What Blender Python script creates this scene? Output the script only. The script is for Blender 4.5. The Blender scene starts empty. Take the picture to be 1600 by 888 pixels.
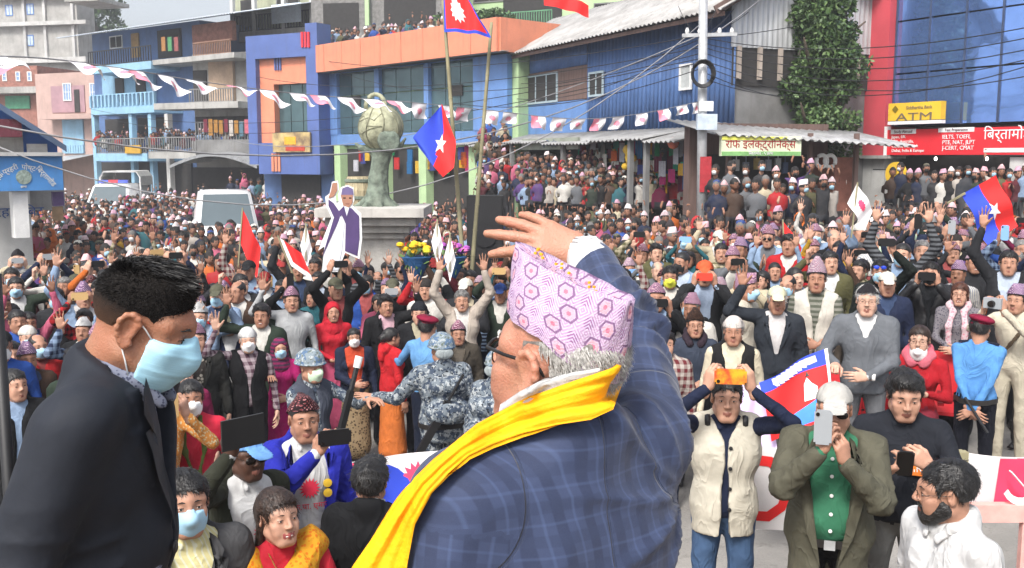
import bpy, bmesh, math, random
import numpy as np
from mathutils import Vector, Matrix, Euler
random.seed(11); rng = np.random.default_rng(11)
SC = bpy.context.scene; COL = SC.collection
# ------------------------------------------------------------------ camera, sky, sun, exposure
CAM_Z, F, PITCH = 3.15, 1555.0, math.atan(199/1555.0)      # photograph pixels (1600 x 888)
cam = bpy.data.cameras.new('camera'); camo = bpy.data.objects.new('camera', cam); COL.objects.link(camo)
camo.location = (0, 0, CAM_Z); camo.rotation_euler = (math.pi/2 - PITCH, 0, 0)
cam.sensor_width = 36; cam.lens = 36*F/1600; cam.clip_start = .05; cam.clip_end = 2000
SC.camera = camo
SUN_EL, SUN_AZ = math.radians(50), math.radians(205)         # azimuth measured clockwise from +Y
w = bpy.data.worlds.new('World'); SC.world = w; w.use_nodes = True
nt = w.node_tree; nt.nodes.clear()
sky = nt.nodes.new('ShaderNodeTexSky'); sky.sky_type = 'NISHITA'; sky.sun_disc = False
sky.sun_elevation = SUN_EL; sky.sun_rotation = SUN_AZ; sky.dust_density = 4.0; sky.air_density = 1.0; sky.ozone_density = 1.0
bg = nt.nodes.new('ShaderNodeBackground'); bg.inputs[1].default_value = .15
wo = nt.nodes.new('ShaderNodeOutputWorld')
hs = nt.nodes.new('ShaderNodeHueSaturation'); hs.inputs['Saturation'].default_value = .45
nt.links.new(sky.outputs[0], hs.inputs['Color']); nt.links.new(hs.outputs[0], bg.inputs[0]); nt.links.new(bg.outputs[0], wo.inputs[0])
sd = bpy.data.lights.new('sun', 'SUN'); sd.energy = 2.5; sd.angle = math.radians(14); sd.color = (1, .96, .9)
so = bpy.data.objects.new('sun', sd); COL.objects.link(so); so.location = (0, 0, 40)
_sv = Vector((math.sin(SUN_AZ)*math.cos(SUN_EL), math.cos(SUN_AZ)*math.cos(SUN_EL), math.sin(SUN_EL)))
so.rotation_euler = _sv.to_track_quat('Z', 'Y').to_euler()
vs = SC.view_settings; vs.view_transform = 'Standard'; vs.look = 'None'; vs.exposure = .85; vs.gamma = 1
try:
    SC.cycles.use_denoising = True; SC.cycles.max_bounces = 5; SC.cycles.diffuse_bounces = 3; SC.cycles.glossy_bounces = 2
    SC.cycles.transparent_max_bounces = 6; SC.cycles.caustics_reflective = False; SC.cycles.caustics_refractive = False
except Exception: pass
# ------------------------------------------------------------------ pixel <-> place
FWD = Vector((0, math.cos(PITCH), -math.sin(PITCH))); UPV = Vector((0, math.sin(PITCH), math.cos(PITCH))); CAMP = Vector((0, 0, CAM_Z))
def ray(px, py): return Vector(((px-800)/F, 0, 0)) + FWD + UPV*((444-py)/F)
def at(px, py, d): return CAMP + ray(px, py)*d
def at_y(px, py, y): r = ray(px, py); return CAMP + r*(y/r.y)
def gz(x, y):
    t = min(max((x+.3)/4.2, 0), 1); return .5*t*t*(3-2*t)
# ------------------------------------------------------------------ things
def tag(o, label=None, cat=None, group=None, kind=None):
    if label: o['label'] = label
    if cat: o['category'] = cat
    if group: o['group'] = group
    if kind: o['kind'] = kind
    return o
def thing(name, label, cat, loc=(0, 0, 0), rz=0, group=None):
    o = bpy.data.objects.new(name, None); COL.objects.link(o); o.empty_display_size = .1
    o.location = loc; o.rotation_euler = (0, 0, rz); return tag(o, label, cat, group)
def mesh_from(name, V, Fc, mats=(), midx=None, smooth=False):
    me = bpy.data.meshes.new(name); V = np.asarray(V, dtype=np.float32)
    if isinstance(Fc, np.ndarray) and Fc.ndim == 2:
        n, k = Fc.shape
        me.vertices.add(len(V)); me.vertices.foreach_set('co', V.ravel())
        me.loops.add(n*k); me.loops.foreach_set('vertex_index', Fc.astype(np.int32).ravel())
        me.polygons.add(n); me.polygons.foreach_set('loop_start', np.arange(0, n*k, k, dtype=np.int32))
        me.update(calc_edges=True)
    else:
        me.from_pydata([tuple(v) for v in V], [], [tuple(f) for f in Fc])
    for m in mats: me.materials.append(m)
    if midx is not None: me.polygons.foreach_set('material_index', np.asarray(midx, dtype=np.int32))
    me.polygons.foreach_set('use_smooth', np.full(len(me.polygons), bool(smooth)))
    me.update(); return me
def link(name, me, parent=None, loc=None, rot=None):
    o = bpy.data.objects.new(name, me); COL.objects.link(o); o.parent = parent
    if loc is not None: o.location = loc
    if rot is not None: o.rotation_euler = rot
    return o
class MB:
    """collects shapes and links them as ONE mesh object"""
    def __init__(s): s.V = []; s.F = []; s.M = []; s.m = 0
    def add(s, V, Fs):
        b = len(s.V); s.V += [tuple(v) for v in V]; s.F += [tuple(i+b for i in f) for f in Fs]; s.M += [s.m]*len(Fs); return s
    def box(s, x0, x1, y0, y1, z0, z1):
        V = [(x, y, z) for z in (z0, z1) for y in (y0, y1) for x in (x0, x1)]
        return s.add(V, [(0, 2, 3, 1), (4, 5, 7, 6), (0, 1, 5, 4), (2, 6, 7, 3), (0, 4, 6, 2), (1, 3, 7, 5)])
    def bar(s, a, b, w=.05, h=None, up=(0, 0, 1)):
        a, b = Vector(a), Vector(b); h = h or w; d = (b-a).normalized(); u = Vector(up)
        if abs(d.dot(u)) > .98: u = Vector((1, 0, 0))
        x = d.cross(u).normalized()*w/2; z = x.cross(d).normalized()*h/2
        V = [p+sx*x+sz*z for p in (a, b) for sz in (-1, 1) for sx in (-1, 1)]
        return s.add(V, [(0, 1, 3, 2), (4, 6, 7, 5), (0, 4, 5, 1), (2, 3, 7, 6), (0, 2, 6, 4), (1, 5, 7, 3)])
    def tube(s, pts, r, n=6, caps=True):
        pts = [Vector(p) for p in pts]; rs = r if isinstance(r, (list, tuple)) else [r]*len(pts); V = []; Fs = []
        for i, p in enumerate(pts):
            d = (pts[min(i+1, len(pts)-1)]-pts[max(i-1, 0)]).normalized()
            u = Vector((0, 0, 1)) if abs(d.z) < .9 else Vector((1, 0, 0))
            x = d.cross(u).normalized(); y = x.cross(d).normalized()
            V += [p+rs[i]*(math.cos(2*math.pi*k/n)*x+math.sin(2*math.pi*k/n)*y) for k in range(n)]
        for i in range(len(pts)-1):
            for k in range(n): Fs.append((i*n+k, i*n+(k+1) % n, (i+1)*n+(k+1) % n, (i+1)*n+k))
        if caps: Fs += [tuple(range(n-1, -1, -1)), tuple(range((len(pts)-1)*n, len(pts)*n))]
        return s.add(V, Fs)
    def lathe(s, c, prof, n=20, sx=1, sy=1, caps=True):
        c = Vector(c); V = []; Fs = []
        for r, z in prof: V += [c+Vector((sx*r*math.cos(2*math.pi*k/n), sy*r*math.sin(2*math.pi*k/n), z)) for k in range(n)]
        for i in range(len(prof)-1):
            for k in range(n): Fs.append((i*n+k, i*n+(k+1) % n, (i+1)*n+(k+1) % n, (i+1)*n+k))
        if caps: Fs += [tuple(range(n-1, -1, -1)), tuple(range((len(prof)-1)*n, len(prof)*n))]
        return s.add(V, Fs)
    def prism(s, poly, y0, y1):           # polygon in x,z (counter-clockwise seen from -y) extruded along y
        n = len(poly); V = [(p[0], y0, p[1]) for p in poly]+[(p[0], y1, p[1]) for p in poly]
        return s.add(V, [tuple(range(n)), tuple(range(2*n-1, n-1, -1))]+[(i, n+i, n+(i+1) % n, (i+1) % n) for i in range(n)])
    def build(s, name, mat, parent=None, smooth=False, loc=None, rot=None):
        me = mesh_from(name, s.V, s.F, mat if isinstance(mat, (list, tuple)) else [mat], s.M, smooth)
        return link(name, me, parent, loc, rot)
# ------------------------------------------------------------------ materials
MATS = {}
class N:
    def __init__(s, nt): s.nt = nt
    def n(s, t, **k):
        o = s.nt.nodes.new('ShaderNode'+t)
        for a, v in k.items(): setattr(o, a, v)
        return o
    def l(s, a, b): s.nt.links.new(a, b)
    def put(s, sock, v):
        if hasattr(v, 'links') or hasattr(v, 'is_linked'): s.l(v, sock)
        else: sock.default_value = v
    def m(s, op, a, b=0.0, c=None):
        o = s.n('Math', operation=op); s.put(o.inputs[0], a); s.put(o.inputs[1], b)
        if c is not None: s.put(o.inputs[2], c)
        return o.outputs[0]
    def mix(s, f, a, b):
        o = s.n('Mix', data_type='RGBA'); s.put(o.inputs[0], f)
        s.put(o.inputs[6], a if hasattr(a, 'links') else (*a[:3], 1)); s.put(o.inputs[7], b if hasattr(b, 'links') else (*b[:3], 1)); return o.outputs[2]
    def noise(s, vec, scale, detail=3, rough=.5):
        o = s.n('TexNoise'); o.inputs['Scale'].default_value = scale; o.inputs['Detail'].default_value = detail; o.inputs['Roughness'].default_value = rough
        if vec is not None: s.l(vec, o.inputs['Vector'])
        return o.outputs['Fac']
    def step(s, v, lo, hi):
        o = s.n('MapRange'); o.interpolation_type = 'SMOOTHSTEP'; s.put(o.inputs[0], v); o.inputs[1].default_value = lo; o.inputs[2].default_value = hi; return o.outputs[0]
def srgb(h):
    if isinstance(h, str):
        c = [int(h[i:i+2], 16)/255 for i in (0, 2, 4)]
        return tuple(x/12.92 if x <= .04045 else ((x+.055)/1.055)**2.4 for x in c)
    return h
def base(name, rough=.7, metal=0, spec=.35):
    m = bpy.data.materials.new(name); m.use_nodes = True; nt = m.node_tree; b = nt.nodes['Principled BSDF']
    b.inputs['Roughness'].default_value = rough; b.inputs['Metallic'].default_value = metal; b.inputs['Specular IOR Level'].default_value = spec
    return m, N(nt), b
def mat(name, col, rough=.75, var=.18, scale=6, bump=0, bscale=30, metal=0, spec=.35, dirt=0, stretch=None, sss=0, col2=None):
    if name in MATS: return MATS[name]
    m, q, b = base(name, rough, metal, spec); col = srgb(col)
    tc = q.n('TexCoord').outputs['Object']
    if stretch:
        mp = q.n('Mapping'); mp.inputs['Scale'].default_value = stretch; q.l(tc, mp.inputs[0]); tv = mp.outputs[0]
    else: tv = tc
    f = q.step(q.noise(tv, scale, 5, .6), .3, .7)
    c2 = srgb(col2) if col2 else tuple(x*(1-var) for x in col); c1 = col if col2 else tuple(min(1, x*(1+var*.7)) for x in col)
    c = q.mix(f, c2, c1)
    if dirt:
        mp2 = q.n('Mapping'); mp2.inputs['Scale'].default_value = (2.4, 2.4, .2); q.l(tc, mp2.inputs[0]); g = q.m('MAXIMUM', q.step(q.noise(tc, scale*.23, 6, .65), .5, .75), q.m('MULTIPLY', q.step(q.noise(mp2.outputs[0], 2.2, 5, .6), .5, .72), .75)); c = q.mix(q.m('MULTIPLY', g, dirt), c, (.1, .09, .075))
    q.l(c, b.inputs['Base Color'])
    if bump:
        bp = q.n('Bump'); bp.inputs['Strength'].default_value = 1; bp.inputs['Distance'].default_value = bump
        q.l(q.noise(tv, bscale, 4), bp.inputs['Height']); q.l(bp.outputs[0], b.inputs['Normal'])
    if sss:
        b.inputs['Subsurface Weight'].default_value = sss; b.inputs['Subsurface Radius'].default_value = (.012, .005, .003); b.inputs['Subsurface Scale'].default_value = 1
    MATS[name] = m; return m
# ------------------------------------------------------------------ people: distance fields turned into one continuous skin
SKIN, TOP, BOT, SHOE, HAIR, LIP, EYEW, EYED, ACC = range(9)
def vv(*a): return np.array(a, dtype=np.float64)
class Sdf:
    def __init__(s): s.P = []
    def cap(s, a, b, ra, rb=None, tag=SKIN, k=.03, flat=1.0, n=(0, 1, 0), op='u'):
        rb = ra if rb is None else rb
        s.P.append(('c', vv(*a), vv(*b), ra, rb, tag, k, flat, vv(*n)/np.linalg.norm(n), op)); return s
    def ell(s, c, r, tag=SKIN, k=.02, rot=None, op='u'):
        s.P.append(('e', vv(*c), vv(*r), rot, tag, k, op)); return s
    def fun(s, f, op='s', k=.004): s.P.append(('f', f, op, k)); return s
    def mesh(s, h, pad=.03):
        lo = vv(9, 9, 9); hi = -lo
        for p in s.P:
            if p[0] == 'c' and p[9] == 'u':
                r = max(p[3], p[4]); lo = np.minimum(lo, np.minimum(p[1], p[2])-r); hi = np.maximum(hi, np.maximum(p[1], p[2])+r)
            elif p[0] == 'e' and p[6] == 'u':
                r = p[2].max() if p[3] is not None else p[2]; lo = np.minimum(lo, p[1]-r); hi = np.maximum(hi, p[1]+r)
        lo -= pad; hi += pad; dim = np.ceil((hi-lo)/h).astype(int)+2
        G = np.full(dim, .2, np.float32); T = np.zeros(dim, np.int8)
        ax = [lo[i]+h*np.arange(dim[i]) for i in range(3)]
        for p in s.P:
            if p[0] == 'f':
                X, Y, Z = np.meshgrid(*ax, indexing='ij', sparse=True); d = p[1](X, Y, Z)
                if p[2] == 's': G = np.maximum(G, -d).astype(np.float32)
                elif p[2] == 'i': G = np.maximum(G, d).astype(np.float32)
                elif p[2] == 'd': G = (G+d).astype(np.float32)
                elif p[2] == 't': T = np.where(np.broadcast_to(d < 0, T.shape) & (T == TOP), np.int8(p[3]), T)
                continue
            if p[0] == 'c': r = max(p[3], p[4])+p[6]+2*h; l0 = np.minimum(p[1], p[2])-r; h0 = np.maximum(p[1], p[2])+r
            else: r = (np.full(3, p[2].max()) if p[3] is not None else p[2])+p[5]+2*h; l0 = p[1]-r; h0 = p[1]+r
            i0 = np.clip(((l0-lo)/h).astype(int), 0, dim-1); i1 = np.clip(((h0-lo)/h).astype(int)+2, 1, dim)
            if (i1 <= i0).any(): continue
            sl = tuple(slice(i0[i], i1[i]) for i in range(3))
            X, Y, Z = np.meshgrid(*[ax[i][sl[i]] for i in range(3)], indexing='ij', sparse=True)
            if p[0] == 'c':
                a, b, ra, rb, tg, k, fl, n, op = p[1:]
                x, y, z = X-a[0], Y-a[1], Z-a[2]; e = b-a
                if fl != 1:
                    dn = (x*n[0]+y*n[1]+z*n[2])*(1/fl-1); x = x+dn*n[0]; y = y+dn*n[1]; z = z+dn*n[2]; en = e.dot(n)*(1/fl-1); e = e+en*n
                t = np.clip((x*e[0]+y*e[1]+z*e[2])/max(e.dot(e), 1e-9), 0, 1)
                d = np.sqrt((x-t*e[0])**2+(y-t*e[1])**2+(z-t*e[2])**2)-(ra+(rb-ra)*t)
                if fl != 1: d = d*(.5+.5*fl)
            else:
                c, r, rot, tg, k, op = p[1:]
                x, y, z = X-c[0], Y-c[1], Z-c[2]
                if rot is not None:
                    R = np.array(rot.to_3x3()).T if hasattr(rot, 'to_3x3') else np.array(rot).T
                    x, y, z = R[0, 0]*x+R[0, 1]*y+R[0, 2]*z, R[1, 0]*x+R[1, 1]*y+R[1, 2]*z, R[2, 0]*x+R[2, 1]*y+R[2, 2]*z
                q0 = np.sqrt((x/r[0])**2+(y/r[1])**2+(z/r[2])**2); d = (q0-1)*r.min()*1.0
                d = np.where(q0 > 1e-6, q0*(q0-1)/np.maximum(np.sqrt((x/r[0]**2)**2+(y/r[1]**2)**2+(z/r[2]**2)**2), 1e-6), d)
            g = G[sl]
            if op == 'u':
                tt = T[sl]; T[sl] = np.where(d < g, tg, tt)
                hh = np.clip(.5+.5*(g-d)/k, 0, 1); G[sl] = g*(1-hh)+d*hh-k*hh*(1-hh)
            else:
                hh = np.clip(.5-.5*(g+d)/k, 0, 1); G[sl] = g*(1-hh)-d*hh+k*hh*(1-hh)
        return snets(G, lo, h, T)
def snets(G, lo, h, T):
    I = G < 0
    c = np.zeros([n-1 for n in G.shape], np.int8)
    O = [(i, j, k) for i in (0, 1) for j in (0, 1) for k in (0, 1)]; D = np.array(G.shape)-1
    for i, j, k in O: c += I[i:i+D[0], j:j+D[1], k:k+D[2]]
    mixd = (c > 0) & (c < 8); cells = np.argwhere(mixd); idx = np.full(mixd.shape, -1, np.int64); idx[mixd] = np.arange(len(cells))
    pos = np.zeros((len(cells), 3)); cnt = np.zeros(len(cells))
    for a in O:
        for ax in range(3):
            if a[ax]: continue
            e = [0, 0, 0]; e[ax] = 1; p = cells+a; p2 = p+e
            f0 = G[p[:, 0], p[:, 1], p[:, 2]]; f1 = G[p2[:, 0], p2[:, 1], p2[:, 2]]; m = (f0 < 0) != (f1 < 0)
            t = f0[m]/(f0[m]-f1[m]); q = np.tile(np.array(a, float), (m.sum(), 1)); q[:, ax] += t; pos[m] += q; cnt[m] += 1
    pos /= cnt[:, None]; V = lo+h*(cells+pos); near = cells+np.round(pos).astype(int)
    tg = T[near[:, 0], near[:, 1], near[:, 2]]; Q = []
    for ax in range(3):
        a, b = [(1, 2), (2, 0), (0, 1)][ax]
        s0 = [slice(1, -1)]*3; s0[ax] = slice(0, -1); s1 = list(s0); s1[ax] = slice(1, None)
        i0, i1 = I[tuple(s0)], I[tuple(s1)]; ch = np.argwhere(i0 != i1)
        if not len(ch): continue
        fl = i0[i0 != i1]; off = np.array([1, 1, 1]); off[ax] = 0; ch = ch+off
        ea = np.zeros(3, int); ea[a] = 1; eb = np.zeros(3, int); eb[b] = 1
        q = [idx[tuple((ch-o).T)] for o in (0*ea, ea, ea+eb, eb)]; q = np.stack(q, 1); q[~fl] = q[~fl][:, ::-1]; Q.append(q)
    Q = np.concatenate(Q); Q = Q[(Q >= 0).all(1)]
    return V, Q, tg[Q[:, 0]]
def relax(V, Q, it=1, lam=.5):
    for _ in range(it):
        S = np.zeros_like(V); C = np.zeros(len(V))
        for a, b in ((0, 1), (1, 2), (2, 3), (3, 0)):
            np.add.at(S, Q[:, a], V[Q[:, b]]); np.add.at(S, Q[:, b], V[Q[:, a]]); np.add.at(C, Q[:, a], 1); np.add.at(C, Q[:, b], 1)
        V = V+lam*(S/np.maximum(C, 1)[:, None]-V)
    return V
def join(parts):
    Vs, Qs, Ts, b = [], [], [], 0
    for V, Q, T in parts: Vs.append(V); Qs.append(Q+b); Ts.append(T); b += len(V)
    return np.concatenate(Vs), np.concatenate(Qs), np.concatenate(Ts)
def xf(M, V): M = np.array(M); return V@M[:3, :3].T+M[:3, 3]
def folds(V, amp, seed=0, fr=18, axis=None):
    """soft cloth folds: bands of domain-warped sines"""
    r = np.random.default_rng(seed); o = np.zeros(len(V))
    for i in range(4):
        d = r.normal(size=3); d[2] *= .55; d /= np.linalg.norm(d); w2 = r.normal(size=3)*7
        f = fr*(.6+.5*i); o += (1.6*(1-np.abs(np.sin(V@d*f+1.3*np.sin(V@w2+r.uniform(0, 6))+r.uniform(0, 6))))**1.6-.7)/(1+.5*i)
    return amp*o/2
def normals(V, Q):
    n = np.cross(V[Q[:, 2]]-V[Q[:, 0]], V[Q[:, 3]]-V[Q[:, 1]]); N_ = np.zeros_like(V)
    for i in range(4): np.add.at(N_, Q[:, i], n)
    return N_/np.maximum(np.linalg.norm(N_, axis=1), 1e-9)[:, None]
def sphere(c, r, tg, nu=8, nv=6, M=None):
    V = []; Q = []
    for j in range(nv+1):
        a = math.pi*(j/nv-.5)
        for i in range(nu): b = 2*math.pi*i/nu; V.append((math.cos(a)*math.cos(b), math.sin(a), math.cos(a)*math.sin(b)))
    for j in range(nv):
        for i in range(nu): Q.append((j*nu+i, (j+1)*nu+i, (j+1)*nu+(i+1) % nu, j*nu+(i+1) % nu))
    V = np.array(V)*np.array(r)+np.array(c); return V, np.array(Q), np.full(len(Q), tg)
# ---- heads (origin between the ears, facing +y)
HEADC = {}
def head_mesh(kind='m', h=.005, smile=False):
    key = (kind, h, smile)
    if key in HEADC: return HEADC[key]
    if kind == 'low':            # far heads: a shaped ball, hair and face told apart by place
        V, Q, T = sphere((0, -.004, .0), (.077, .1, .122), SKIN, 10, 8); V = V[:, [0, 2, 1]] if False else V
        V[:, 1] += .012*np.clip(-V[:, 2]/.12, 0, 1); V[:, 0] *= 1-.22*np.clip(-V[:, 2]/.12, 0, 1); C_ = V[Q].mean(1); hz_ = C_[:, 2] > np.interp(C_[:, 1], [-.1, -.05, -.01, .03, .055, .08], [-.085, -.075, -.02, -.01, .025, .036]); T = np.where(hz_, HAIR, SKIN)
        up = np.unique(Q[hz_].ravel()); V[up] = V[up]*np.array([1.12, 1.1, 1.08])
        HEADC[key] = join([(V, Q, T), sphere((0, -.03, -.13), (.05, .05, .09), SKIN, 6, 4)]+[sphere((x*.03, .093, .004), (.013, .006, .006), EYED, 5, 3) for x in (-1, 1)]+[sphere((0, .1, -.02), (.011, .012, .018), SKIN, 5, 3)]); return HEADC[key]
    s = Sdf(); f = kind == 'f'; o = kind == 'o'; j = .9 if f else 1.0
    s.ell((0, -.018, .036), (.074, .094, .082))
    s.ell((0, .024, -.03), (.0615*j, .066, .083), k=.03)
    s.cap((-.018*j, .064, -.094), (.018*j, .064, -.094), .019 if not f else .015, k=.03)
    for x in (-1, 1):
        s.cap((x*.054*j, .0, -.055), (x*.022, .058, -.088), .019, k=.03)
        s.ell((x*.043, .056, -.02), (.022, .024, .02), k=.02)
        s.ell((x*.04, .06, -.048), (.018, .022, .022), k=.02)
    for x in (-1, 1): s.cap((0, .0725, .03), (x*.05, .052, .026), .0135 if not f else .011, .0125 if not f else .0105, k=.025)
    for x in (-1, 1): s.ell((x*.032, .098, .006), (.019, .017, .0115), op='s', k=.012)
    s.cap((0, .086, .018), (0, .1075, -.02), .0072, .0098, k=.012)
    for x in (-1, 1): s.ell((x*.0125, .099, -.0245), (.0072, .010, .007), k=.008)
    for x in (-1, 1): s.ell((x*.032, .0725, .005), (.0155, .0125, .0115), k=.004)
    m = .027 if smile else .021
    s.cap((-m*.8, .0835-.002*smile, -.0565+.004*smile), (0, .0905, -.058), .0048, tag=LIP, k=.006); s.cap((m*.8, .0835, -.0565+.004*smile), (0, .0905, -.058), .0048, tag=LIP, k=.006)
    s.cap((-m*.7, .084, -.065+.004*smile), (0, .0895, -.0675), .0052, tag=LIP, k=.006); s.cap((m*.7, .084, -.065+.004*smile), (0, .0895, -.0675), .0052, tag=LIP, k=.006)
    for x in (-1, 1):
        s.ell((x*.0765, -.012, .0), (.0085, .019, .031), k=.008, rot=Euler((math.radians(-12), 0, math.radians(x*-24))).to_matrix())
        s.ell((x*.085, -.006, .006), (.006, .0095, .017), k=.004, op='s')
    if o:
        for x in (-1, 1): s.cap((x*.02, .103, -.03), (x*.036, .085, -.066), .003, op='s', k=.008)
    s.cap((0, -.03, -.06), (0, -.04, -.2), .054 if not f else .046, .06 if not f else .05, k=.035)
    V, Q, T = s.mesh(h); V = relax(V, Q, 1, .3)
    P = [(V, Q, T)]
    for x in (-1, 1):
        b = [(.012, .088, .028), (.028, .0865, .0325), (.047, .0745, .0265)]; b = [(x*p, q, r) for p, q, r in b]; r0 = .0031 if not f else .0024
        c = Sdf()
        c.cap(b[0], b[1], r0, r0, tag=HAIR, k=.002).cap(b[1], b[2], r0, r0*.6, tag=HAIR, k=.002)
        if h < .007:
            P.append(c.mesh(.0035))
            P.append(sphere((x*.032, .0755, .0045), (.0118, .0095, .0046), EYEW, 10, 6)); P.append(sphere((x*.032, .0815, .0045), (.0052, .0050, .0046), EYED, 8, 6))
            e = Sdf(); e.cap((x*.02, .0825, .0085), (x*.032, .0865, .0108), .0015, tag=EYED, k=.002).cap((x*.032, .0865, .0108), (x*.045, .078, .008), .0015, tag=EYED, k=.002); P.append(e.mesh(.0022))
        else:
            nu_, nv_ = (8, 4) if h < .015 else (5, 3)
            if h < .03: P.append(sphere((x*.03, .0855, .0295), (.0155, .003, .0026), HAIR, nu_, nv_))
            P.append(sphere((x*.032, .081+(h > .015)*.003, .0048), (.0105, .0045, .0034), EYED, nu_, nv_))
    if h < .004:
        for x in (-1, 1):
            e = Sdf(); hl = [(.0795, .003, .004), (.083, .009, .017), (.086, .003, .0275), (.0885, -.009, .032), (.0915, -.02, .027), (.0935, -.0265, .014), (.0925, -.0265, -.001), (.089, -.021, -.015), (.0855, -.012, -.025), (.0825, -.003, -.031), (.08, .004, -.026)]; rr = [.003, .0036, .004, .0042, .0044, .0044, .0042, .004, .0045, .0062, .005]
            for i in range(len(hl)-1): e.cap(*[(x*p[0], p[1], p[2]) for p in hl[i:i+2]], rr[i], rr[i+1], k=.006)
            an = [(.0855, -.006, .02), (.088, -.016, .01), (.0875, -.0165, -.006), (.084, -.008, -.017)]
            e.ell((x*.082, -.01, .0), (.0045, .0175, .028), k=.01); e.ell((x*.0915, -.006, .001), (.0075, .0085, .0125), op='s', k=.006)
            P.append(e.mesh(.0021))
    if smile: P.append(sphere((0, .0905, -.062), (.018, .004, .0048), EYEW, 10, 4))
    HEADC[key] = join(P); return HEADC[key]
HAIRC = {}
_HL = ([-.2, -.09, -.05, -.025, -.012, .02, .032, .05, .07, .09], [-.075, -.07, -.035, .015, .035, .03, -.012, .045, .066, .075])
def hair_mesh(kind, h=.006):
    key = (kind, h)
    if key in HAIRC: return HAIRC[key]
    s = Sdf()
    t = {'short': .012, 'crop': .006, 'thick': .02, 'long': .013, 'bun': .011, 'balding': .006}[kind]
    s.ell((0, -.018, .036), (.074+t, .094+t, .082+t), tag=HAIR)
    if kind == 'thick': s.ell((.02, .045, .105), (.05, .045, .03), tag=HAIR, k=.03)
    def line(X, Y, Z): return np.interp(Y, *_HL)-Z + .25*np.maximum(np.abs(X)-.045, 0)*(Y > .04)
    s.fun(lambda X, Y, Z: line(X, Y, Z)+0*X, 'i')
    if kind == 'balding': s.ell((0, .05, .12), (.06, .09, .06), op='s', k=.02)
    if kind in ('long', 'bun'):
        s.fun(lambda X, Y, Z: np.abs(X)-.0025+.0*Y+(Z < .11)*.05, 's')
        if kind == 'bun': s.ell((0, -.125, .01), (.045, .04, .045), tag=HAIR)
        else:
            for x in (-1, 1): s.cap((x*.06, -.02, .02), (x*.075, -.05, -.14), .024, .02, tag=HAIR, k=.02, flat=1)
            s.cap((0, -.085, .0), (0, -.115, -.22), .06, .045, tag=HAIR, k=.03, flat=.6)
    d = {'short': .007, 'crop': .002, 'thick': .011, 'long': .003, 'bun': .003, 'balding': .002}[kind]
    V, Q, T = s.mesh(h); V = V+normals(V, Q)*folds(V, d, 3, 42)[:, None]
    n = {True: 2600, False: 420}[h < .0075] if h < .015 else 0
    if n and kind != 'balding':
        NN = normals(V, Q); ctr = V[Q].mean(1); fn = NN[Q[:, 0]]; sel = np.random.default_rng(5); ok = np.where((ctr[:, 2] > -.05) & (np.einsum('ij,ij->i', fn, ctr-np.array([0, -.018, .02])) > 0))[0]; k = sel.choice(ok, n)
        P0 = V[Q[k, 0]]+(V[Q[k, 2]]-V[Q[k, 0]])*sel.random((n, 1)); nr = fn[k]; crown = np.array([.01, -.05, .13]); fl = P0-crown; fl -= nr*np.einsum('ij,ij->i', fl, nr)[:, None]; fl /= np.maximum(np.linalg.norm(fl, axis=1), 1e-6)[:, None]
        up = {'short': .45, 'crop': .25, 'thick': .35, 'long': .1, 'bun': .1}[kind]; ln = {'short': .02, 'crop': .008, 'thick': .02, 'long': .03, 'bun': .025}[kind]*sel.uniform(.6, 1.3, (n, 1)); wd = .0016 if h < .0075 else .004
        d0 = fl+nr*up+sel.normal(size=(n, 3))*.25; sd = np.cross(d0, nr); sd /= np.maximum(np.linalg.norm(sd, axis=1), 1e-6)[:, None]; P0 = P0-nr*.003
        S4 = np.empty((n*4, 3)); S4[0::4] = P0-sd*wd; S4[1::4] = P0+sd*wd; S4[2::4] = P0+d0*ln+sd*wd*.3-nr*ln*.2; S4[3::4] = P0+d0*ln-sd*wd*.3-nr*ln*.2
        V, Q, T = join([(V, Q, T), (S4, np.arange(n*4).reshape(n, 4), np.full(n, HAIR))])
    HAIRC[key] = (V, Q, T); return HAIRC[key]
def topi_mesh(n=28, tall=.105, back=0.0, rows=6):
    """dhaka cap: oval band closing to a ridge that runs front to back; carries UVs"""
    key = ('topi', n, tall, rows)
    if key in HAIRC: return HAIRC[key]
    V, Q, UV = [], [], []
    for j in range(rows+1):
        t = j/rows
        for i in range(n):
            a = 2*math.pi*i/n; c, s_ = math.cos(a), math.sin(a)
            rx = .0865*(1-t**1.6)+.016*t**1.6; ry = .107+.006*t
            lean = .012*t
            z0 = .05+.022*s_ if s_ > 0 else .05+.055*s_       # low at the nape, above the brows in front
            z1 = .05+tall+.012*s_-.025*(c*c)*0
            V.append((rx*c, -.016+ry*s_-lean*.2, z0+(z1-z0)*t)); UV.append((i/n, t))
    for j in range(rows):
        for i in range(n): Q.append((j*n+i, j*n+(i+1) % n, (j+1)*n+(i+1) % n, (j+1)*n+i))
    b = len(V); V.append((0, -.016, .05+tall*.97)); UV.append((.5, 1))
    top = [(rows*n+i, rows*n+(i+1) % n, b, b) for i in range(n)]
    V = np.array(V); V += (rng.normal(size=V.shape)*.0012)
    HAIRC[key] = (V, np.array(Q), np.array(top)[:, :3], UV); return HAIRC[key]
def topi_me(name, m, **k):
    V, Q, T3, UV = topi_mesh(**k)
    me = mesh_from(name, V, [tuple(f) for f in Q]+[tuple(f) for f in T3], [m], None, True)
    uv = me.uv_layers.new(name='UVMap'); n = k.get('n', 28)
    for p in me.polygons:
        us = [UV[v] for v in p.vertices]; w_ = max(u[0] for u in us) > .6 and min(u[0] for u in us) < .3
        for li, u in zip(p.loop_indices, us): uv.data[li].uv = (u[0]+1 if w_ and u[0] < .3 else u[0], u[1])
    return me
CAPC = {}
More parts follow.
